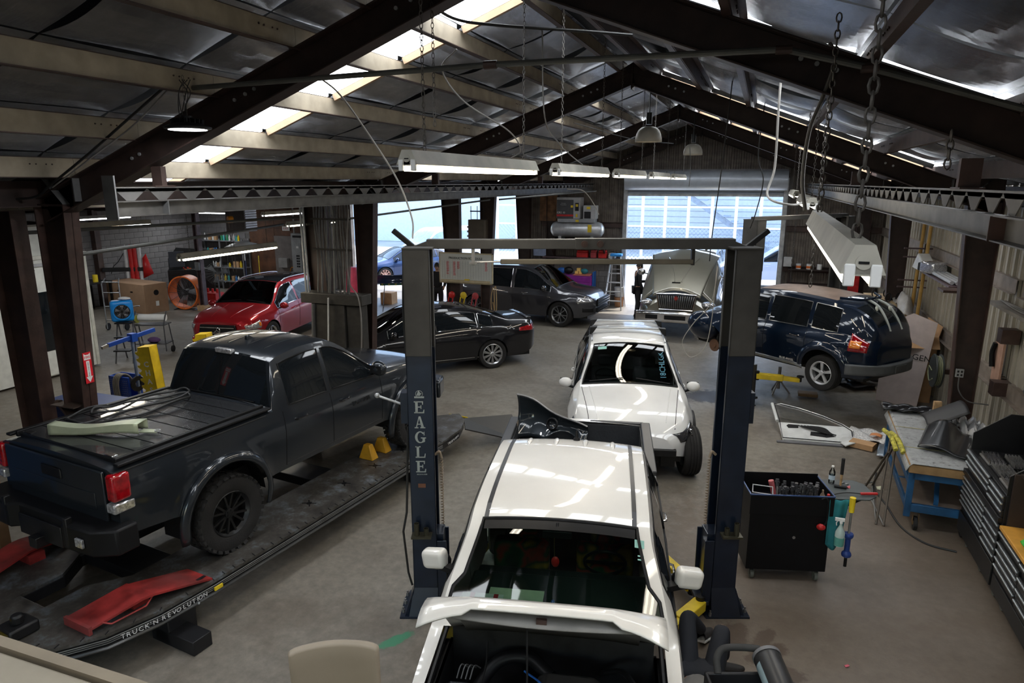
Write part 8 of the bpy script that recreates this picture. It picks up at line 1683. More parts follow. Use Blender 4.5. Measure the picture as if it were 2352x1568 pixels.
for k in range(12): a_ = PI*k/6; b.cyl((.03*math.cos(a_), -.125, .25+.03*math.sin(a_)), (.175*math.cos(a_+.5), -.115, .25+.175*math.sin(a_+.5)), .004, n=5)
for r_ in (.06, .11, .155): b.tube([(r_*math.cos(a), -.12, .25+r_*math.sin(a)) for a in [2*PI*j/20 for j in range(20)]], .003, 4, closed=True)
b.obj('wire_guard', M('grey_tube', (.12, .12, .13)), t)
for k in range(5): a_ = 2*PI*k/5; q = B(); q.add([(.03*math.cos(a_), -.105, .25+.03*math.sin(a_)), (.15*math.cos(a_), -.108, .25+.15*math.sin(a_)), (.15*math.cos(a_+.6), -.112, .25+.15*math.sin(a_+.6))], [(0, 1, 2)]); q.obj('fan_blade', M('grey_blade', (.2, .2, .21), .5), t, solid=.004)
simple('green_bag', 'white bag with bright green print on top of the blue fan', 'bag', (-14.1, 11.9, 1.455), whitep, B().ball((0, 0, .03), .14, 12, 0, (1.2, .8, .25)), bevel=0)
# masking trolley
t = thing('masking_trolley', 'wheeled masking paper dispenser on the open floor by the blue bar', 'trolley', (-14.1, 12.6, 0), rad(20)); gt = M('grey_tube', (.12, .12, .13))
for x in (-.38, .38):
 B().beam((x, -.2, .08), (x, -.2, .75), .02, .02).obj('upright', gt, t); B().beam((x, .2, .05), (x, .05, .75), .02, .02).obj('upright', gt, t); B().beam((x, -.2, .75), (x, .0, 1.05), .02, .02).obj('upright', gt, t)
for z in (.25, .72): B().box(-.38, -.2, z, .38, .2, z+.02).obj('tray', gt, t)
b = B(); b.cyl((-.30, -.02, .90), (.36, -.02, .90), .085, n=20); b.obj('paper_roll', paper, t); b = B(); b.cyl((-.42, -.02, .86), (-.34, -.02, .86), .10, n=18); b.obj('yellow_roll', M('tape_yellow2', (.6, .6, .12), .6), t); b = B(); b.cyl((-.42, .1, .08), (-.38, .1, .08), .08, n=16); b.cyl((.38, .1, .08), (.42, .1, .08), .08, n=16); b.obj('trolley_wheels', rubber, t)
simple('purple_rag', 'purple cloth heap on the lower tray of the masking trolley', 'cloth', (-14.05, 12.55, .27), M('purple_cloth', (.10, .05, .14), .9), B().ball((0, 0, .07), .15, 10, 0, (1.2, .8, .5)), bevel=0)
# big carton, drum fan, pedestal fan
t = thing('cardboard_box', 'very long closed cardboard carton on the floor before the drum fan', 'box', (-19.45, 16.95, 0), math.atan2(-.3, 1.94)); B().box(-1.0, -.42, 0, 1.0, .40, .95).obj('carton', M('cardboard_warm', (.36, .22, .13), .85, var=.06), t, bevel=.008)
for x in (-.35, .35): b = B(); b.box(x-.06, -.425, .66, x+.06, -.42, .70); b.obj('hand_hole', blackp, t)
b = B(); b.cyl((1.0, 0, .66), (1.003, 0, .66), .09, n=20); b.obj('round_hole', blackp, t); B().box(1.0, -.05, .22, 1.003, .06, .38).obj('shipping_label', paper, t); B().box(-1.0, -.005, .95, 1.0, .005, .953).obj('lid_seam', M('brown_tape2', (.30, .18, .10)), t)
t = thing('drum_fan', 'big orange drum fan standing behind the long carton', 'fan', (-18.0, 17.6, 0), rad(8)); T = Matrix.Translation((0, 0, .58)) @ Matrix.Rotation(rad(90), 4, 'X'); b = B(); b.lathe([(.52, -.20), (.56, -.20), (.55, -.12), (.55, .12), (.56, .20), (.52, .20)], 40, 0, T, closed=True); b.obj('drum', orange, t)
b = B()
for s_ in (-.2, .2):
 for k in range(12): b.tube([(r_*math.cos(2*PI*j/28), s_, .58+r_*math.sin(2*PI*j/28)) for j in range(28) for r_ in (.06+.04*k,)], .003, 4, closed=True)
 for k in range(6): a_ = PI*k/6; b.cyl((-.54*math.cos(a_), s_, .58-.54*math.sin(a_)), (.54*math.cos(a_), s_, .58+.54*math.sin(a_)), .005, n=5)
tag(b.obj('wire_guard', gt, t), kind='stuff')
for k in range(3): a_ = 2*PI*k/3; q = B(); q.add([(.05*math.cos(a_), -.04, .58+.05*math.sin(a_)), (.46*math.cos(a_-.2), -.06, .58+.46*math.sin(a_-.2)), (.46*math.cos(a_+.35), .06, .58+.46*math.sin(a_+.35)), (.06*math.cos(a_+.8), .04, .58+.06*math.sin(a_+.8))], [(0, 1, 2, 3)]); q.obj('fan_blade', M('grey_blade', (.2, .2, .21)), t, solid=.006)
b = B(); b.cyl((0, -.1, .58), (0, .1, .58), .10, n=16); b.obj('motor', blackp, t); b = B(); b.tube([(-.35, -.25, .02), (-.35, .25, .02)], .02, 8); b.tube([(.35, -.25, .02), (.35, .25, .02)], .02, 8); b.cyl((-.35, 0, .02), (-.40, 0, .25), .02, n=8); b.cyl((.35, 0, .02), (.40, 0, .25), .02, n=8); b.obj('feet', gt, t)
t = thing('pedestal_fan', 'tall wire pedestal fan beside the slim steel column', 'fan', (-16.75, 17.75, 0), rad(40)); b = B(); b.cyl((0, 0, 0), (0, 0, 1.15), .025, n=10); b.lathe([(.001, 0), (.28, 0), (.28, .02), (.03, .05)], 20); b.obj('stand', gt, t)
b = B()
for k in range(9): b.tube([(r_*math.cos(2*PI*j/24), -.12-.03*math.cos(k), 1.25+r_*math.sin(2*PI*j/24)) for j in range(24) for r_ in (.05+.04*k,)], .0025, 4, closed=True)
for k in range(10): a_ = PI*k/10; b.tube([(-.38*math.cos(a_), -.08, 1.25-.38*math.sin(a_)), (0, -.18, 1.25), (.38*math.cos(a_), -.08, 1.25+.38*math.sin(a_))], .0025, 4); b.tube([(-.38*math.cos(a_), -.08, 1.25-.38*math.sin(a_)), (0, .04, 1.25), (.38*math.cos(a_), -.08, 1.25+.38*math.sin(a_))], .0025, 4)
tag(b.obj('wire_guard', M('grey_wire', (.25, .25, .25), .4, .6), t), kind='stuff')
for k in range(3): a_ = 2*PI*k/3; q = B(); q.add([(.03*math.cos(a_), -.08, 1.25+.03*math.sin(a_)), (.32*math.cos(a_), -.09, 1.25+.32*math.sin(a_)), (.32*math.cos(a_+.6), -.07, 1.25+.32*math.sin(a_+.6))], [(0, 1, 2)]); q.obj('fan_blade', M('grey_blade', (.2, .2, .21)), t, solid=.004)
# handcart of pipes by the booth corner
t = thing('hand_truck', 'grey tubular hand truck standing behind the blue fan', 'hand truck', (-17.3, 14.2, 0), .3); b = B()
for x in (-.25, .25): b.tube([(x, 0, .05), (x, 0, 1.35), (x*.8, .12, 1.5)], .018, 8)
for z in (.3, .7, 1.1, 1.4): b.cyl((-.25, 0, z), (.25, 0, z), .014, n=8)
b.cyl((-.2, 0, .62), (.85, -.1, .75), .014, n=8); b.obj('tube_frame', galv, t); b = B(); b.cyl((-.3, .1, .1), (-.26, .1, .1), .1, n=16); b.cyl((.26, .1, .1), (.3, .1, .1), .1, n=16); b.obj('truck_wheels', rubber, t)
# red stands
t = thing('spot_welder', 'tall machine of red and white upright cylinders against the block wall', 'machine', (-20.4, 17.75, 0), rad(45));
for x, m_, r_ in ((-.20, M('white_gloss', (.6, .6, .6), .2), .055), (-.05, redp, .075), (.08, redp, .07), (.22, M('white_gloss', (.6, .6, .6)), .06)): b = B(); b.cyl((x, 0, .15), (x, 0, 1.95+.05*(x > 0)), r_, n=18); b.cyl((x, 0, 1.95), (x, 0, 2.08), .012, n=6); b.obj('ram_cylinder', m_, t)
b = B(); b.add([(.28, -.03, .9), (.60, -.03, 1.05), (.42, -.03, 1.75), (.30, -.03, 1.6)], [(0, 1, 2, 3)]); b.obj('red_guard', redp, t, solid=.06); b = B(); b.beam((-.95, 0, 1.25), (.3, 0, 1.22), .12, .14); b.beam((-.5, -.1, .25), (.5, -.1, .25), .2, .2); b.obj('boom', blackm, t, bevel=.01)
b = B(); b.tube(spline([(-.25, 0, 1.8), (-.45, 0, 1.5), (-.6, 0, 1.35), (-.7, 0, 1.1)]), .015, 6); b.obj('hose', cableb, t)
t = thing('work_table', 'low dark table against the block wall with cans on it', 'table', (-20.6, 15.6, 0)); B().box(-.5, -.9, .95, .5, 1.0, 1.0).obj('table_top', blackm, t); [B().box(x-.03, y-.03, 0, x+.03, y+.03, .95).obj('table_leg', blackm, t) for x in (-.45, .45) for y in (-.85, .95)]
for k, (x, y, m_, nm) in enumerate(((-20.5, 15.1, M('cream_can', (.5, .4, .3), .5), 'cream can at the booth end of the low dark table'), (-20.4, 15.5, whitep, 'white can in the middle of the low dark table'), (-20.35, 16.2, yellow, 'yellow spray can on the low dark table'))): simple('paint_can', nm, 'can', (x, y, 1.0), m_, B().lathe([(.001, 0), (.08, 0), (.08, .22), (.07, .23), (.001, .23)], 16), bevel=0)
# black tool chest with raised lid
t = thing('tool_chest', 'black tool chest with its lid up before the storage shelves', 'tool chest', (-19.3, 19.2, 0), rad(42)); B().box(-.75, -.3, .12, .75, .3, 1.12).obj('chest_body', chblk, t, bevel=.01); B().box(-.7, -.25, 0, .7, .25, .12).obj('plinth', blackp, t)
for k in range(6): B().box(-.72, -.315, .18+.15*k, .72, -.3, .31+.15*k).obj('drawer', chblk, t, bevel=.004)
b = B(); b.prism([(-.75, 0), (.75, 0), (.70, .62), (-.45, .75), (-.75, .35)], .03, 0, TR((0, .3, 1.12), rad(80))); b.obj('raised_lid', chblk, t); B().box(-.70, .05, 1.2, -.2, .09, 1.75).obj('screen', M('grey_screen', (.06, .07, .09), .3), t)
for k in range(14): simple('hand_tool', '%s hand tool on the open black tool chest, %s of the scatter' % (['steel', 'red', 'blue', 'black', 'orange'][k % 5], ORD[k]), 'tool', (-19.3+random.uniform(-.45, .45), 19.2+random.uniform(-.45, .45), 1.13), [steelm, redp, bluep, blackm, orange][k % 5], B().beam((0, 0, .015), (.13, .03, .015), .03, .025), rz=random.uniform(0, 3), group='hand tools on the open black tool chest')
simple('red_crate', 'box of red bottles on the floor by the slim steel column', 'crate', (-17.75, 18.5, 0), redp, B().box(-.3, -.2, .0, .3, .2, .45).cyl((-.2, 0, .45), (-.2, 0, .58), .04, n=8).cyl((0, 0, .45), (0, 0, .58), .04, n=8).cyl((.2, 0, .45), (.2, 0, .58), .04, n=8))
# storage shelving and stock
t = thing('storage_shelves', 'grey steel shelving full of bottles and boxes in the far corner', 'shelves', (-20.1, 21.75, 0)); gs = M('shelf_steel', (.30, .31, .33), .4, .5)
for z in (.3, .85, 1.4, 1.9): B().box(-1.1, -.22, z, 1.1, .2, z+.03).obj('shelf_board', gs, t)
for x in (-1.1, 0, 1.1): B().box(x-.02, -.22, 0, x+.02, -.18, 2.0).obj('upright', gs, t); B().box(x-.02, .16, 0, x+.02, .2, 2.0).obj('upright', gs, t)
rs = random.Random(11); bot = None; cols = [whitep, M('blue_bottle', (.05, .2, .5), .4), redp, yellow, M('teal_bottle', (.05, .35, .35), .4), whitep, blackp, green]
SHN = {.33: 'bottom', .88: 'lower middle', 1.43: 'upper middle', 1.93: 'top'}
for z in SHN:
 for k in range(15):
  if rs.random() < .15: continue
  x = -21.12+.142*k; m_ = rs.choice(cols); hh = rs.uniform(.17, .30)
  if rs.random() < .28: simple('stock_carton', 'small carton on the %s storage shelf, %s place from the block wall' % (SHN[z], ORD[k]), 'carton', (x, 21.75, z), cardb, B().box(-.06, -.08, 0, .06, .1, hh*.8), group='cartons on the storage shelves', bevel=0)
  else: simple('stock_bottle', '%s bottle on the %s storage shelf, %s place from the block wall' % (m_.name.split('_')[0], SHN[z], ORD[k]), 'bottle', (x, 21.72+rs.uniform(-.05, .05), z), m_, B().lathe([(.001, 0), (.045, 0), (.045, hh*.65), (.018, hh*.8), (.018, hh), (.001, hh)], 10), group='bottles on the storage shelves', bevel=0)
simple('yellow_toolbox', 'yellow and black case on the side of the storage shelves', 'case', (-19.3, 21.55, 1.43), yellow, B().box(-.22, -.1, 0, .22, .1, .12))
# heater, hoist, lamp umbrella, door, electrical cabinets
t = thing('unit_heater', 'brown box heater with a pale louvred front hung under the side bay roof', 'heater', (-16.9, 19.2, 2.50), rad(0)); B().box(-.55, -.1, 0, .25, .5, .80).obj('heater_case', M('heater_brown', (.10, .085, .08), .5, .2), t, bevel=.01)
for k in range(9): B().box(.26, -.08, .05+.08*k, .29, .48, .10+.08*k).obj('louvre', M('pale_louvre', (.5, .5, .55), .4), t)
b = B(); [b.cyl((x, y, .8), (x, y, 1.30), .01, n=6) for x in (-.5, .2) for y in (0, .4)]; b.obj('hanger_rods', galv, t)
t = thing('chain_hoist', 'orange chain hoist hanging in the side bay', 'hoist', (-16.35, 18.1, 2.98)); b = B(); b.cyl((-.04, -.07, 0), (.04, .07, 0), .11, n=20); b.obj('hoist_body', M('hoist_orange', (.8, .30, .02), .4), t); hang_chain(t, (0, 0, .1), .60, .005, .07); hang_chain(t, (.06, 0, -1.7), 1.65, .006, .06); hang_chain(t, (-.06, 0, -1.7), 1.65, .006, .06)
t = thing('light_stand', 'white umbrella-shaped work light on a tall blue-black stand', 'work light', (-16.6, 18.9, 0)); b = B(); b.lathe([(.62, 2.02), (.40, 2.12), (.12, 2.20), (.001, 2.21)], 8); b.obj('canopy', whitep, t, solid=.01); b = B(); b.cyl((0, 0, 1.55), (0, 0, 2.2), .022, n=8, mi=1); b.cyl((0, 0, 0), (0, 0, 1.55), .03, n=10); b.obj('pole', [M('navy_pole', (.02, .03, .08), .4), whitep], t)
for k in range(3): a_ = 2.1*k; b = B(); b.cyl((0, 0, .35), (.4*math.cos(a_), .4*math.sin(a_), .01), .012, n=6); b.obj('tripod_leg', gt, t)
dd = sempty('door_2'); B().box(-17.75, YL-.10, 0, -16.85, YL-.05, 2.15).obj('door_leaf', M('grey_door', (.16, .14, .13), .5, dust=.3), dd, bevel=.005)
gp = bpy.data.materials.new('daylight_gap'); gp.use_nodes = True; gp.node_tree.nodes['Principled BSDF'].inputs['Emission Color'].default_value = (.95, .97, 1, 1); gp.node_tree.nodes['Principled BSDF'].inputs['Emission Strength'].default_value = 6; B().box(-16.84, YL-.03, 0, -16.79, YL-.01, 2.1).obj('daylight_gap', gp, dd)  # glowing strip added in place of daylight past the ajar door
simple('paper_dispenser', 'grey metal box mounted on the grey door', 'box', (-17.3, YL-.18, .95), M('pale_dispenser', (.27, .26, .25), .5), B().box(-.2, -.07, 0, .2, .08, .36))
simple('exit_sign', 'small red EXIT sign above the grey door', 'sign', (-17.2, YL-.03, 2.35), whitep, B().box(-.17, -.02, 0, .17, .0, .16)); text('EXIT', .12, redp, bpy.data.objects['exit_sign'], (0, -.025, .08), (rad(90), 0, 0), 'sign_lettering')
t = thing('switchboard', 'tall grey electrical switchboard on the plywood wall', 'electrical cabinet', (-16.55, YL-.05, 0)); eg = M('switchboard_grey', (.30, .31, .31), .45, .1); B().box(-.28, -.22, .15, .28, 0, 2.28).obj('cabinet_body', eg, t, bevel=.008); B().box(-.16, -.232, .35, .16, -.22, 2.05).obj('front_cover', eg, t, bevel=.004)
b = B(); [b.box(-.03+.08*i, -.24, 1.0+.10*j, .03+.08*i, -.23, 1.06+.10*j) for i in (-.5, .5) for j in range(5)]; tag(b.obj('breakers', blackp, t), kind='stuff'); B().box(-.05, -.24, 1.72, .05, -.23, 1.80).obj('meter', whitep, t); B().box(-.20, -.23, 2.12, .20, -.22, 2.2).obj('vent', blackm, t)
for x in (-.2, .12, .2): B().cyl((x, -.1, 2.28), (x, -.1, 3.5), .03, n=8).obj('conduit', galv, t)
t = thing('hose_cabinet', 'grey cabinet with a coil of teal hose hung over it, next to the switchboard', 'cabinet', (-15.95, YL-.3, 0)); B().box(-.25, -.2, 0, .28, .3, 1.55).obj('cabinet_body', eg, t, bevel=.01)
for k in range(6): b = B(); b.tube([(.0+.16*math.cos(a)+.01*k, -.24-.012*k, 1.42+.28*math.sin(a)*(1+.05*k)) for a in [2*PI*j/16 for j in range(16)]], .014, 6, closed=True); b.obj('hose_coil', M('teal_hose', (.03, .22, .20), .5), t)
t = thing('broom', 'yellow-handled broom leaning on the plywood wall', 'broom', (-18.35, YL-.35, 0)); b = B(); b.cyl((0, 0, .12), (-.2, .25, 1.35), .02, n=8); b.obj('handle', yellow, t); B().box(-.15, -.05, 0, .15, .05, .12).obj('bristles', blackp, t)
simple('cable_coil', 'coil of orange and yellow leads on the plywood wall', 'cable', (-17.0, YL-.12, .75), M('hoist_orange', (.8, .30, .02)), B().tube([(.12*math.cos(k*.55)+.04, -.02+.004*(k % 5), .22*math.sin(k*.55)) for k in range(46)], .010, 5), bevel=0)
# ---- in the bright opening ----
for k, (x, y, lb) in enumerate(((-11.3, 19.9, 'folding trestle with green and yellow padded bar, booth side'), (-10.1, 19.3, 'folding trestle with green and yellow padded bar, door side'))):
 t = thing('padded_trestle', lb, 'trestle', (x, y, 0), .5); b = B(); b.tube([(-.55, 0, .88), (.55, 0, .88)], .055, 12); b.obj('padded_bar', M('dark_green_pad', (.015, .12, .08), .7), t)
 for j in range(5): B().cyl((-.5+.22*j, 0, .88), (-.44+.22*j, 0, .88), .059, n=12).obj('yellow_band', M('tape_yellow2', (.6, .6, .12)), t)
 for sx in (-.4, .4):
  for sy in (-1, 1): B().cyl((sx, 0, .84), (sx*1.2, sy*.35, .01), .014, n=7).obj('trestle_leg', gt, t)
simple('dark_bumper', 'dark blue bumper skin lying across the two padded trestles', 'bumper', (-10.8, 19.5, .95), paint('navy_gloss', (.01, .02, .05)), B().grid(lambda u, v: (-1.0+2.0*u, -.25+.35*(2*u-1)**2+.08*math.sin(PI*v), .02+.26*v+.08*u), 24, 8), rz=.35, bevel=0, solid=.02)
simple('floor_carton', 'small brown carton on the floor of the bright opening', 'box', (-12.2, 20.9, 0), cardb, B().box(-.22, -.2, 0, .22, .2, .4))
simple('pink_tank', 'tall pinkish-red cylinder tank beside the conduit columns in the bright opening', 'tank', (-12.35, 18.9, 0), M('pink_red_enamel', (.65, .06, .12), .4), B().lathe([(.001, 0), (.22, 0), (.22, 1.35), (.16, 1.5), (.001, 1.52)], 20), bevel=0)
simple('blue_locker', 'low deep blue perforated cabinet seen between the two near columns', 'cabinet', (-9.75, 7.35, 0), M('dark_royal_blue', (.005, .03, .18), .4), B().box(-.6, -.3, 0, .6, .3, .85))
# whiteboard on the third frame columns
t = thing('whiteboard', 'white PRODUCTION SCHEDULE board with red writing between the far columns', 'whiteboard', (-7.52, 17.04, 1.88)); B().box(-.78, -.02, -.40, .78, .02, .40).obj('board', M('board_white', (.55, .57, .55), .4, var=.03), t)
for p in ((-.79, -.03, .39, .79, .03, .42), (-.79, -.03, -.42, -.77, .03, .42), (.77, -.03, -.42, .79, .03, .42), (-.79, -.03, -.42, .79, .03, -.39)): B().box(*p).obj('board_frame', M('tan_frame', (.45, .38, .25), .5), t)
B().box(-.72, -.07, -.385, .72, -.02, -.32).obj('pen_tray', M('tan_frame', (.45, .38, .25)), t); text('PRODUCTION SCHEDULE', .085, inkblk, t, (0, -.024, .27), (rad(90), 0, 0), 'board_title', bold=.001)
b = B(); [b.box(-.70+.077*k, -.023, -.30, -.697+.077*k, -.021, .20) for k in range(19)]; [b.box(-.72, -.023, -.30+.03*k, .72, -.021, -.2985+.03*k) for k in range(16)]; tag(b.obj('grid_lines', M('grid_grey', (.25, .27, .28), .8), t), kind='stuff')
rw = random.Random(2); b = B()
for cx, n_ in ((-.54, 12), (-.34, 13), (-.22, 7), (.60, 8)):
 for k in range(n_):
  x = cx-.03
  for j in range(5): w = rw.uniform(.006, .014); b.box(x, -.024, .16-.03*k+rw.uniform(-.003, .003), x+w, -.022, .175-.03*k); x += w+.004
tag(b.obj('red_writing', inkred, t), kind='stuff'); simple('board_eraser', 'yellow and black eraser on the whiteboard pen tray', 'eraser', (-7.47, 16.99, 1.56), yellow, B().box(-.07, -.02, 0, .07, .02, .03))
t = thing('wall_heater', 'dark boxed gas heater mounted high between the far columns', 'heater', (-7.15, 17.0, 2.45)); B().box(-.22, -.12, 0, .25, .16, .75).obj('heater_case', M('heater_taupe', (.09, .075, .06), .5), t, bevel=.01)
for k in range(5): B().box(-.26, -.1, .05+.12*k, -.22, .14, .10+.12*k).obj('louvre', M('pale_louvre', (.5, .5, .55)), t)
b = B(); b.box(-.2, -.02, .95, .2, .02, .98); [b.cyl((x, 0, .75), (x, 0, 1.1), .01, n=6) for x in (-.18, 0, .18)]; b.obj('hanger', blackm, t)
for k, (x, m_, lb) in enumerate(((-7.9, redp, 'red hose set on the cluttered stand under the whiteboard'), (-7.55, yellow, 'yellow switch box stand under the whiteboard'), (-7.2, M('dull_red', (.40, .05, .06)), 'wheel-shaped red tool under the whiteboard'))):
 tt = thing('shop_tool', lb, 'tool', (x, 17.0, 0)); B().box(-.03, -.03, 0, .03, .03, 1.05).obj('post', gt, tt); b = B(); b.ball((0, -.08, 1.15), .10, 12, 0, (1, .5, 1)); b.tube(spline([(-.08, -.1, 1.1), (-.12, -.1, .8), (-.05, -.1, .6), (0, -.1, .9), (.05, -.1, 1.1)]), .015, 6); b.obj('tool_head', m_, tt)
simple('hanging_leads', 'tan leads hanging from a purple post beside the grey SUV', 'cable', (-6.72, 17.02, .7), M('tan_leads', (.35, .24, .12), .7), B().tube(spline([(0, 0, .7), (-.06, 0, .4), (-.03, 0, .0), (.04, 0, .1), (.03, 0, .6), (.08, 0, .7), (.1, 0, .2), (.06, 0, -.02), (.0, -.02, .3)]), .014, 6), bevel=0)
simple('perforated_panel', 'pale blue perforated panel hung behind the lift beam', 'panel', (-7.3, 23.2, 1.62), M('pale_blue_panel', (.35, .42, .6), .5), B().box(-.30, -.02, 0, .30, .02, .55))
# ================= mezzanine edge at the camera =================
t = thing('mezzanine', 'beige office loft floor edge cutting the lower left corner', 'platform', (0, 0, 0)); mz = M('beige_laminate', (.30, .26, .20), .5, var=.08)
B().box(-3.4, -3.5, 2.90, -1.2, .985, 3.0).obj('loft_floor', mz, t, bevel=.008); B().box(-3.4, .99, 2.86, -1.2, 1.02, 3.01).obj('edge_strip', M('beige_edge', (.22, .18, .13), .5), t)
for x, y in ((-3.3, .8), (-1.3, .8), (-3.3, -3.4), (-1.3, -3.4)): B().box(x-.05, y-.05, 0, x+.05, y+.05, 2.9).obj('loft_post', brown, t)
px_, py_ = lw(-.62, 2.06)
t = thing('work_platform', 'low steel platform carrying the beige plastic chair beside the loft', 'platform', (px_, py_, 0), YAW); B().box(-.5, -.9, 1.58, .5, .22, 1.62).obj('deck', galv, t); [B().box(x-.03, y-.03, 0, x+.03, y+.03, 1.58).obj('leg', brown, t) for x in (-.45, .45) for y in (-.85, .17)]
t = thing('plastic_chair', 'beige plastic chair back rising at the bottom edge of the view', 'chair', (px_, py_, 1.62), YAW+rad(6)); tanp = M('tan_plastic_chair', (.30, .25, .19), .5, var=.04)
b = B(); b.grid(lambda u, v: (-.14+.30*u, .0+.03*math.sin(PI*u)*1 - .05*v, .42+.60*v-.012*abs(2*u-1)**8), 14, 10); b.obj('backrest', tanp, t, solid=.03, bevel=.01); B().box(-.2, -.42, .40, .2, .02, .44).obj('seat', tanp, t, bevel=.02)
for x in (-.17, .17):
 for y in (-.38, -.02): B().cyl((x, y, .41), (x*1.1, y*1.05, 0), .018, n=8).obj('leg', tanp, t)
# ================= people =================
skinm = M('skin', (.42, .24, .16), .5, var=.05); hairm = M('dark_hair', (.012, .01, .008), .6); jeans = M('dark_jeans', (.012, .014, .02), .8, bump=.2); gshirt = M('grey_tshirt', (.20, .19, .18), .85, bump=.15); blackc = M('black_clothing', (.012, .012, .014), .85); shoe = M('dark_shoe', (.03, .028, .028), .6); sole = M('white_sole', (.6, .6, .58), .6)
def skin_obj(name, J, E, mat, parent, root=0, sub=2):
 me = bpy.data.meshes.new(name); me.from_pydata([j[0] for j in J], E, []); o = bpy.data.objects.new(name, me); COL.objects.link(o); o.parent = parent; me.materials.append(mat)
 m = o.modifiers.new('skin', 'SKIN'); m.use_smooth_shade = True; s = o.modifiers.new('sub', 'SUBSURF'); s.levels = s.render_levels = sub
 if not me.skin_vertices: me.attributes  # layer made by the modifier
 for i, sv in enumerate(me.skin_vertices[0].data):
  r = J[i][1]; sv.radius = r if isinstance(r, tuple) else (r, r); sv.use_root = (i == root)
 return o
def V3(*a): return Vector(a)
def person(label, loc, rz, P, shirt, pants, hair=True, group=None):
 """P: joint positions in local space (pelvis, chest, neck, head, sh/el/wr x2, hip/kn/an/toe x2)"""
 t = thing('person', label, 'person', loc, rz); g = lambda k: Vector(P[k])
 J = [(g('pelvis'), (.15, .11)), (g('pelvis').lerp(g('chest'), .5), (.13, .095)), (g('chest'), (.155, .105)), (g('neck'), .055), (g('head')-Vector((0, 0, 0)).lerp((g('head')-g('neck')), .45), .065)]
 E = [(0, 1), (1, 2), (2, 3), (3, 4)]
 def chain(start, pts):
  k = start
  for p, r in pts: J.append((p, r)); E.append((k, len(J)-1)); k = len(J)-1
 for s in 'LR':
  chain(2, [(g('sh'+s), .062), (g('sh'+s).lerp(g('el'+s), .5), .048), (g('el'+s), .040), (g('el'+s).lerp(g('wr'+s), .4), .036), (g('wr'+s), .026)])
  chain(0, [(g('hip'+s), .088), (g('hip'+s).lerp(g('kn'+s), .5), .076), (g('kn'+s), .056), (g('kn'+s).lerp(g('an'+s), .35), .054), (g('an'+s), .036)])
 skin_obj('body', J, E, skinm, t)
 # shirt and trousers
 J2 = [(g('pelvis')-(g('chest')-g('pelvis'))*.12, (.172, .13)), (g('pelvis').lerp(g('chest'), .5), (.15, .115)), (g('chest'), (.175, .125)), (g('chest').lerp(g('neck'), .8), .088)]; E2 = [(0, 1), (1, 2), (2, 3)]
 for s in 'LR':
  k = 2
  for p, r in ((g('sh'+s), .086), (g('sh'+s).lerp(g('el'+s), .5), .062), (g('el'+s), .054)) + (((g('el'+s).lerp(g('wr'+s), .9), .042),) if shirt is blackc else ()): J2.append((p, r)); E2.append((k, len(J2)-1)); k = len(J2)-1
 skin_obj('shirt', J2, E2, shirt, t)
 J3 = [(g('pelvis'), (.165, .125))]; E3 = []
 for s in 'LR':
  k = 0
  for p, r in ((g('hip'+s), .102), (g('hip'+s).lerp(g('kn'+s), .5), .090), (g('kn'+s), .072), (g('kn'+s).lerp(g('an'+s), .4), .068), (g('kn'+s).lerp(g('an'+s), .93), .055)): J3.append((p, r)); E3.append((k, len(J3)-1)); k = len(J3)-1
 skin_obj('trousers', J3, E3, pants, t)
 # head with face
 H = g('head'); d = (g('head')-g('neck')).normalized(); fwd = Vector(P['face']).normalized(); fwd = (fwd - d*fwd.dot(d)).normalized(); side = d.cross(fwd)
 T = Matrix.Translation(H) @ Matrix((side, fwd, d)).transposed().to_4x4()
 b = B()
 def hd(u, v):
  a = 2*PI*u; ph = PI*v; x = math.sin(ph)*math.cos(a); y = math.sin(ph)*math.sin(a); z = math.cos(ph)
  w = .078*(1-.22*max(0, -z)**1.2); p = Vector((x*w, y*(.097-.012*max(0, -z)) + (.012 if z < -.3 and y > 0 else 0), z*.118))
  if y > .7 and abs(x) < .3: p.y += .022*math.exp(-((z+.08)/.16)**2)*math.exp(-(x/.16)**2)
  if y > .5: p.y -= .008*math.exp(-((z-.12)/.12)**2)
  return tuple(T @ p)
 b.grid(hd, 24, 18); b.obj('head', skinm, t)
 for sx in (-1, 1): q = B(); q.ball(tuple(T @ Vector((sx*.030, .083, .012))), .011, 8); q.obj('eye', whitep, t); q = B(); q.ball(tuple(T @ Vector((sx*.080, -.005, -.005))), .022, 8, 0, (.5, 1, 1.3)); q.obj('ear', skinm, t)
 q = B(); q.tube([tuple(T @ Vector((x, .092-.3*abs(x), -.052))) for x in (-.024, 0, .024)], .005, 6); q.obj('mouth', M('lips', (.35, .14, .11), .5), t)
 if hair:
  q = B()
  def hr(u, v): a = 2*PI*u; ph = PI*.56*v; x = math.sin(ph)*math.cos(a); y = math.sin(ph)*math.sin(a); k = 1.10 if y < .4 else 1.06; return tuple(T @ Vector((x*.080*k, y*.098*k-.012*v, math.cos(ph)*.122+.004)))
  q.grid(hr, 20, 10); q.obj('hair', hairm, t)
 # hands and shoes
 for s in 'LR':
  w = g('wr'+s); dr = (w-g('el'+s)).normalized(); up = Vector(P.get('palm'+s, (0, 0, 1))); sd = dr.cross(up).normalized(); nn = sd.cross(dr)
  J4 = [(w-dr*.01, (.024, .016)), (w+dr*.04, (.036, .014)), (w+dr*.08, (.038, .013))]; E4 = [(0, 1), (1, 2)]
  for i, (o_, l_) in enumerate(((-.03, .060), (-.010, .072), (.010, .068), (.030, .052))):
   k = 2; base = w+dr*.085+sd*o_
   for f_, c_ in ((0, 0), (.5, .010), (1, .032)): J4.append((base+dr*l_*f_*(1-.15*f_)-nn*c_, .0092-.0015*f_)); E4.append((k, len(J4)-1)); k = len(J4)-1
  k = 1
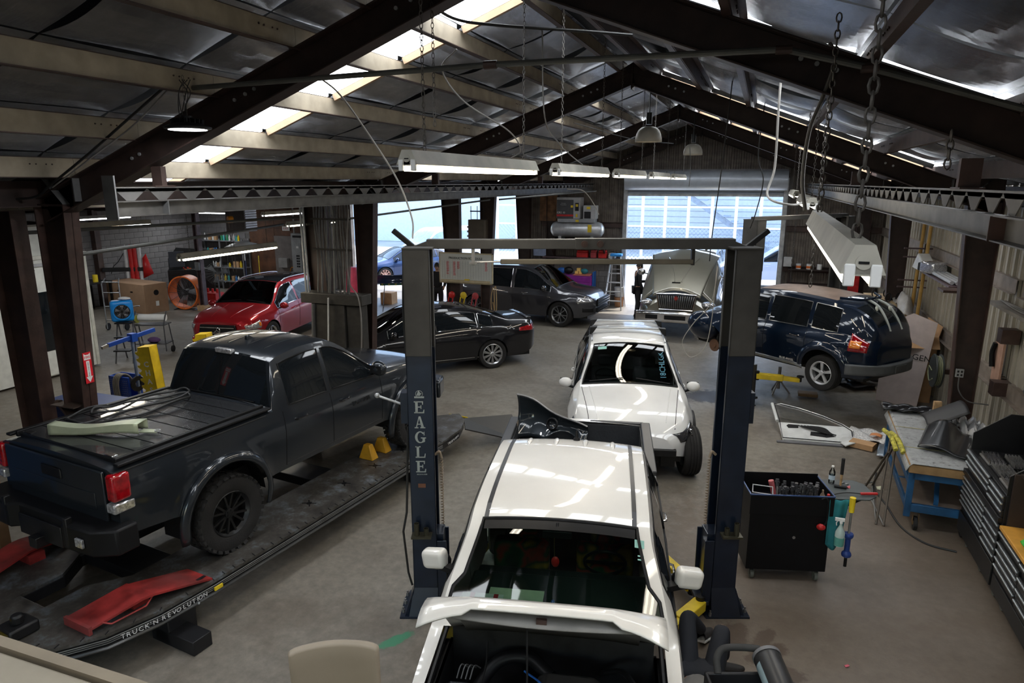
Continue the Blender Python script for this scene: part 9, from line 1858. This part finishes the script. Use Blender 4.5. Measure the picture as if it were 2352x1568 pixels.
  for f_ in (0, .5, 1): J4.append((w+dr*(.03+.045*f_)-sd*(.034+.028*f_)-nn*.012*f_, .011-.002*f_)); E4.append((k, len(J4)-1)); k = len(J4)-1
  skin_obj('hand', J4, E4, skinm, t, sub=1)
  an, to = g('an'+s), g('toe'+s); f_ = (to-an); f_.normalize(); upv = (g('kn'+s)-an).normalized(); upv = (upv-f_*upv.dot(f_)).normalized(); rt = f_.cross(upv)
  T2 = Matrix.Translation(an-upv*.07-f_*.06) @ Matrix((rt, f_, upv)).transposed().to_4x4(); b = B()
  def sh(u, v): a = 2*PI*v; y = .27*u; w_ = .047*(1+.15*math.sin(PI*u))*(1-max(0, u-.75)*1.8); h_ = .052*(1-.55*u)*(1-max(0, u-.85)*1.5); return tuple(T2 @ Vector((math.cos(a)*w_, y, .035+h_*math.sin(a))))
  b.grid(sh, 14, 14); b.obj('shoe', shoe, t); q = B(); q.prism([(-.045, 0), (.045, 0), (.055, .15), (.045, .24), (0, .275), (-.045, .24), (-.055, .15)], .022, 0, T2 @ Matrix.Translation((0, 0, -.018))); q.obj('shoe_sole', sole, t, bevel=.006)
 return t
# mechanic lying beside the white pickup, knees up
person('person in dark jeans and grey T-shirt lying beside the white pickup, knees bent', (-.20, 5.10, 0), rad(4), dict(
 pelvis=(0, .0, .15), chest=(-.03, -.42, .14), neck=(-.05, -.66, .17), head=(-.06, -.80, .19), face=(0, 0, 1),
 shL=(-.22, -.50, .15), elL=(-.36, -.28, .25), wrL=(-.30, -.42, .48), shR=(.14, -.52, .16), elR=(.27, -.28, .18), wrR=(.22, -.42, .10), palmL=(0, 1, 0), palmR=(0, 0, 1),
 hipL=(-.09, .05, .15), knL=(-.13, .42, .46), anL=(.02, .72, .12), toeL=(.10, .93, .06), hipR=(.10, .04, .15), knR=(.17, .40, .42), anR=(.20, .36, .09), toeR=(.34, .44, .05)), gshirt, jeans)
def standing(label, loc, rz, armf=0):
 return person(label, loc, rz, dict(pelvis=(0, 0, .95), chest=(0, .0, 1.32), neck=(0, .01, 1.50), head=(0, .04, 1.64), face=(0, 1, -.2),
  shL=(-.19, 0, 1.42), elL=(-.24, .04, 1.13), wrL=(-.22, .16+armf, .95+armf*.8), shR=(.19, 0, 1.42), elR=(.25, .03, 1.13), wrR=(.22, .14, .92), palmL=(1, 0, 0), palmR=(-1, 0, 0),
  hipL=(-.09, 0, .92), knL=(-.10, .03, .50), anL=(-.11, 0, .10), toeL=(-.12, .15, .06), hipR=(.09, 0, .92), knR=(.11, .02, .50), anR=(.13, -.02, .10), toeR=(.15, .13, .06)), blackc, blackc)
standing('person in black standing beyond the black sedan, half hidden by the whiteboard', (-9.35, 19.0, 0), rad(200), .1)
standing('person in black at the open nose of the champagne grey truck', (-3.50, 21.1, 0), rad(-70), .25)
# shop vacuum and tub in the lower right
t = thing('wheeled_charger', 'black wheeled machine with a bent handle and a labelled canister, bottom edge of the view', 'machine', (.28, 4.78, 0), rad(20))
b = B(); b.box(-.36, -.35, .10, .20, .25, .30); b.obj('lower_tub', blackp, t, bevel=.03); b = B(); b.box(-.38, -.37, .30, .14, -.34, .42); b.box(-.38, .22, .30, .14, .25, .42); b.box(-.38, -.37, .30, -.35, .25, .42); b.box(.11, -.37, .3, .14, .25, .42); b.obj('tray_wall', M('black_satin_plastic', (.02, .02, .022)), t, bevel=.012)
b = B(); b.tube(spline([(-.28, .22, .42), (-.27, .30, .50), (-.20, .36, .54), (-.05, .36, .55), (.08, .34, .55)]), .028, 12); b.obj('foam_handle', M('foam_grip', (.05, .05, .05), .8), t)
T = Matrix.Translation((.12, .30, .52)) @ Matrix.Rotation(rad(100), 4, 'X') @ Matrix.Rotation(rad(0), 4, 'Y'); b = B(); b.lathe([(.001, 0), (.10, 0), (.108, .012), (.108, .60), (.001, .60)], 30, 0, T); b.obj('canister', M('satin_black_trim', (.03, .03, .032)), t); b = B(); b.lathe([(.100, -.002), (.112, .0), (.112, .03), (.109, .03)], 30, 0, T); b.obj('end_ring', M('ring_grey', (.16, .16, .17), .5), t)
b = B(); b.grid(lambda u, v: tuple(T @ Vector((.1095*math.cos(rad(150+50*u)), .1095*math.sin(rad(150+50*u)), .10+.38*v))), 8, 2); b.obj('instruction_label', M('pale_blue_label', (.30, .40, .44), .5), t)
b = B(); b.tube(spline([(.25, .2, .35), (.30, .1, .40), (.34, -.1, .3), (.36, -.3, .1)]), .012, 6); b.obj('hose', cableb, t)
for x in (-.30, .16):
 b = B(); b.cyl((x-.02, -.2, .07), (x+.02, -.2, .07), .07, n=16); b.obj('wheel', rubber, t); b = B(); b.cyl((x-.02, .2, .07), (x+.02, .2, .07), .07, n=16); b.obj('wheel', rubber, t)
bpy.context.view_layer.update()
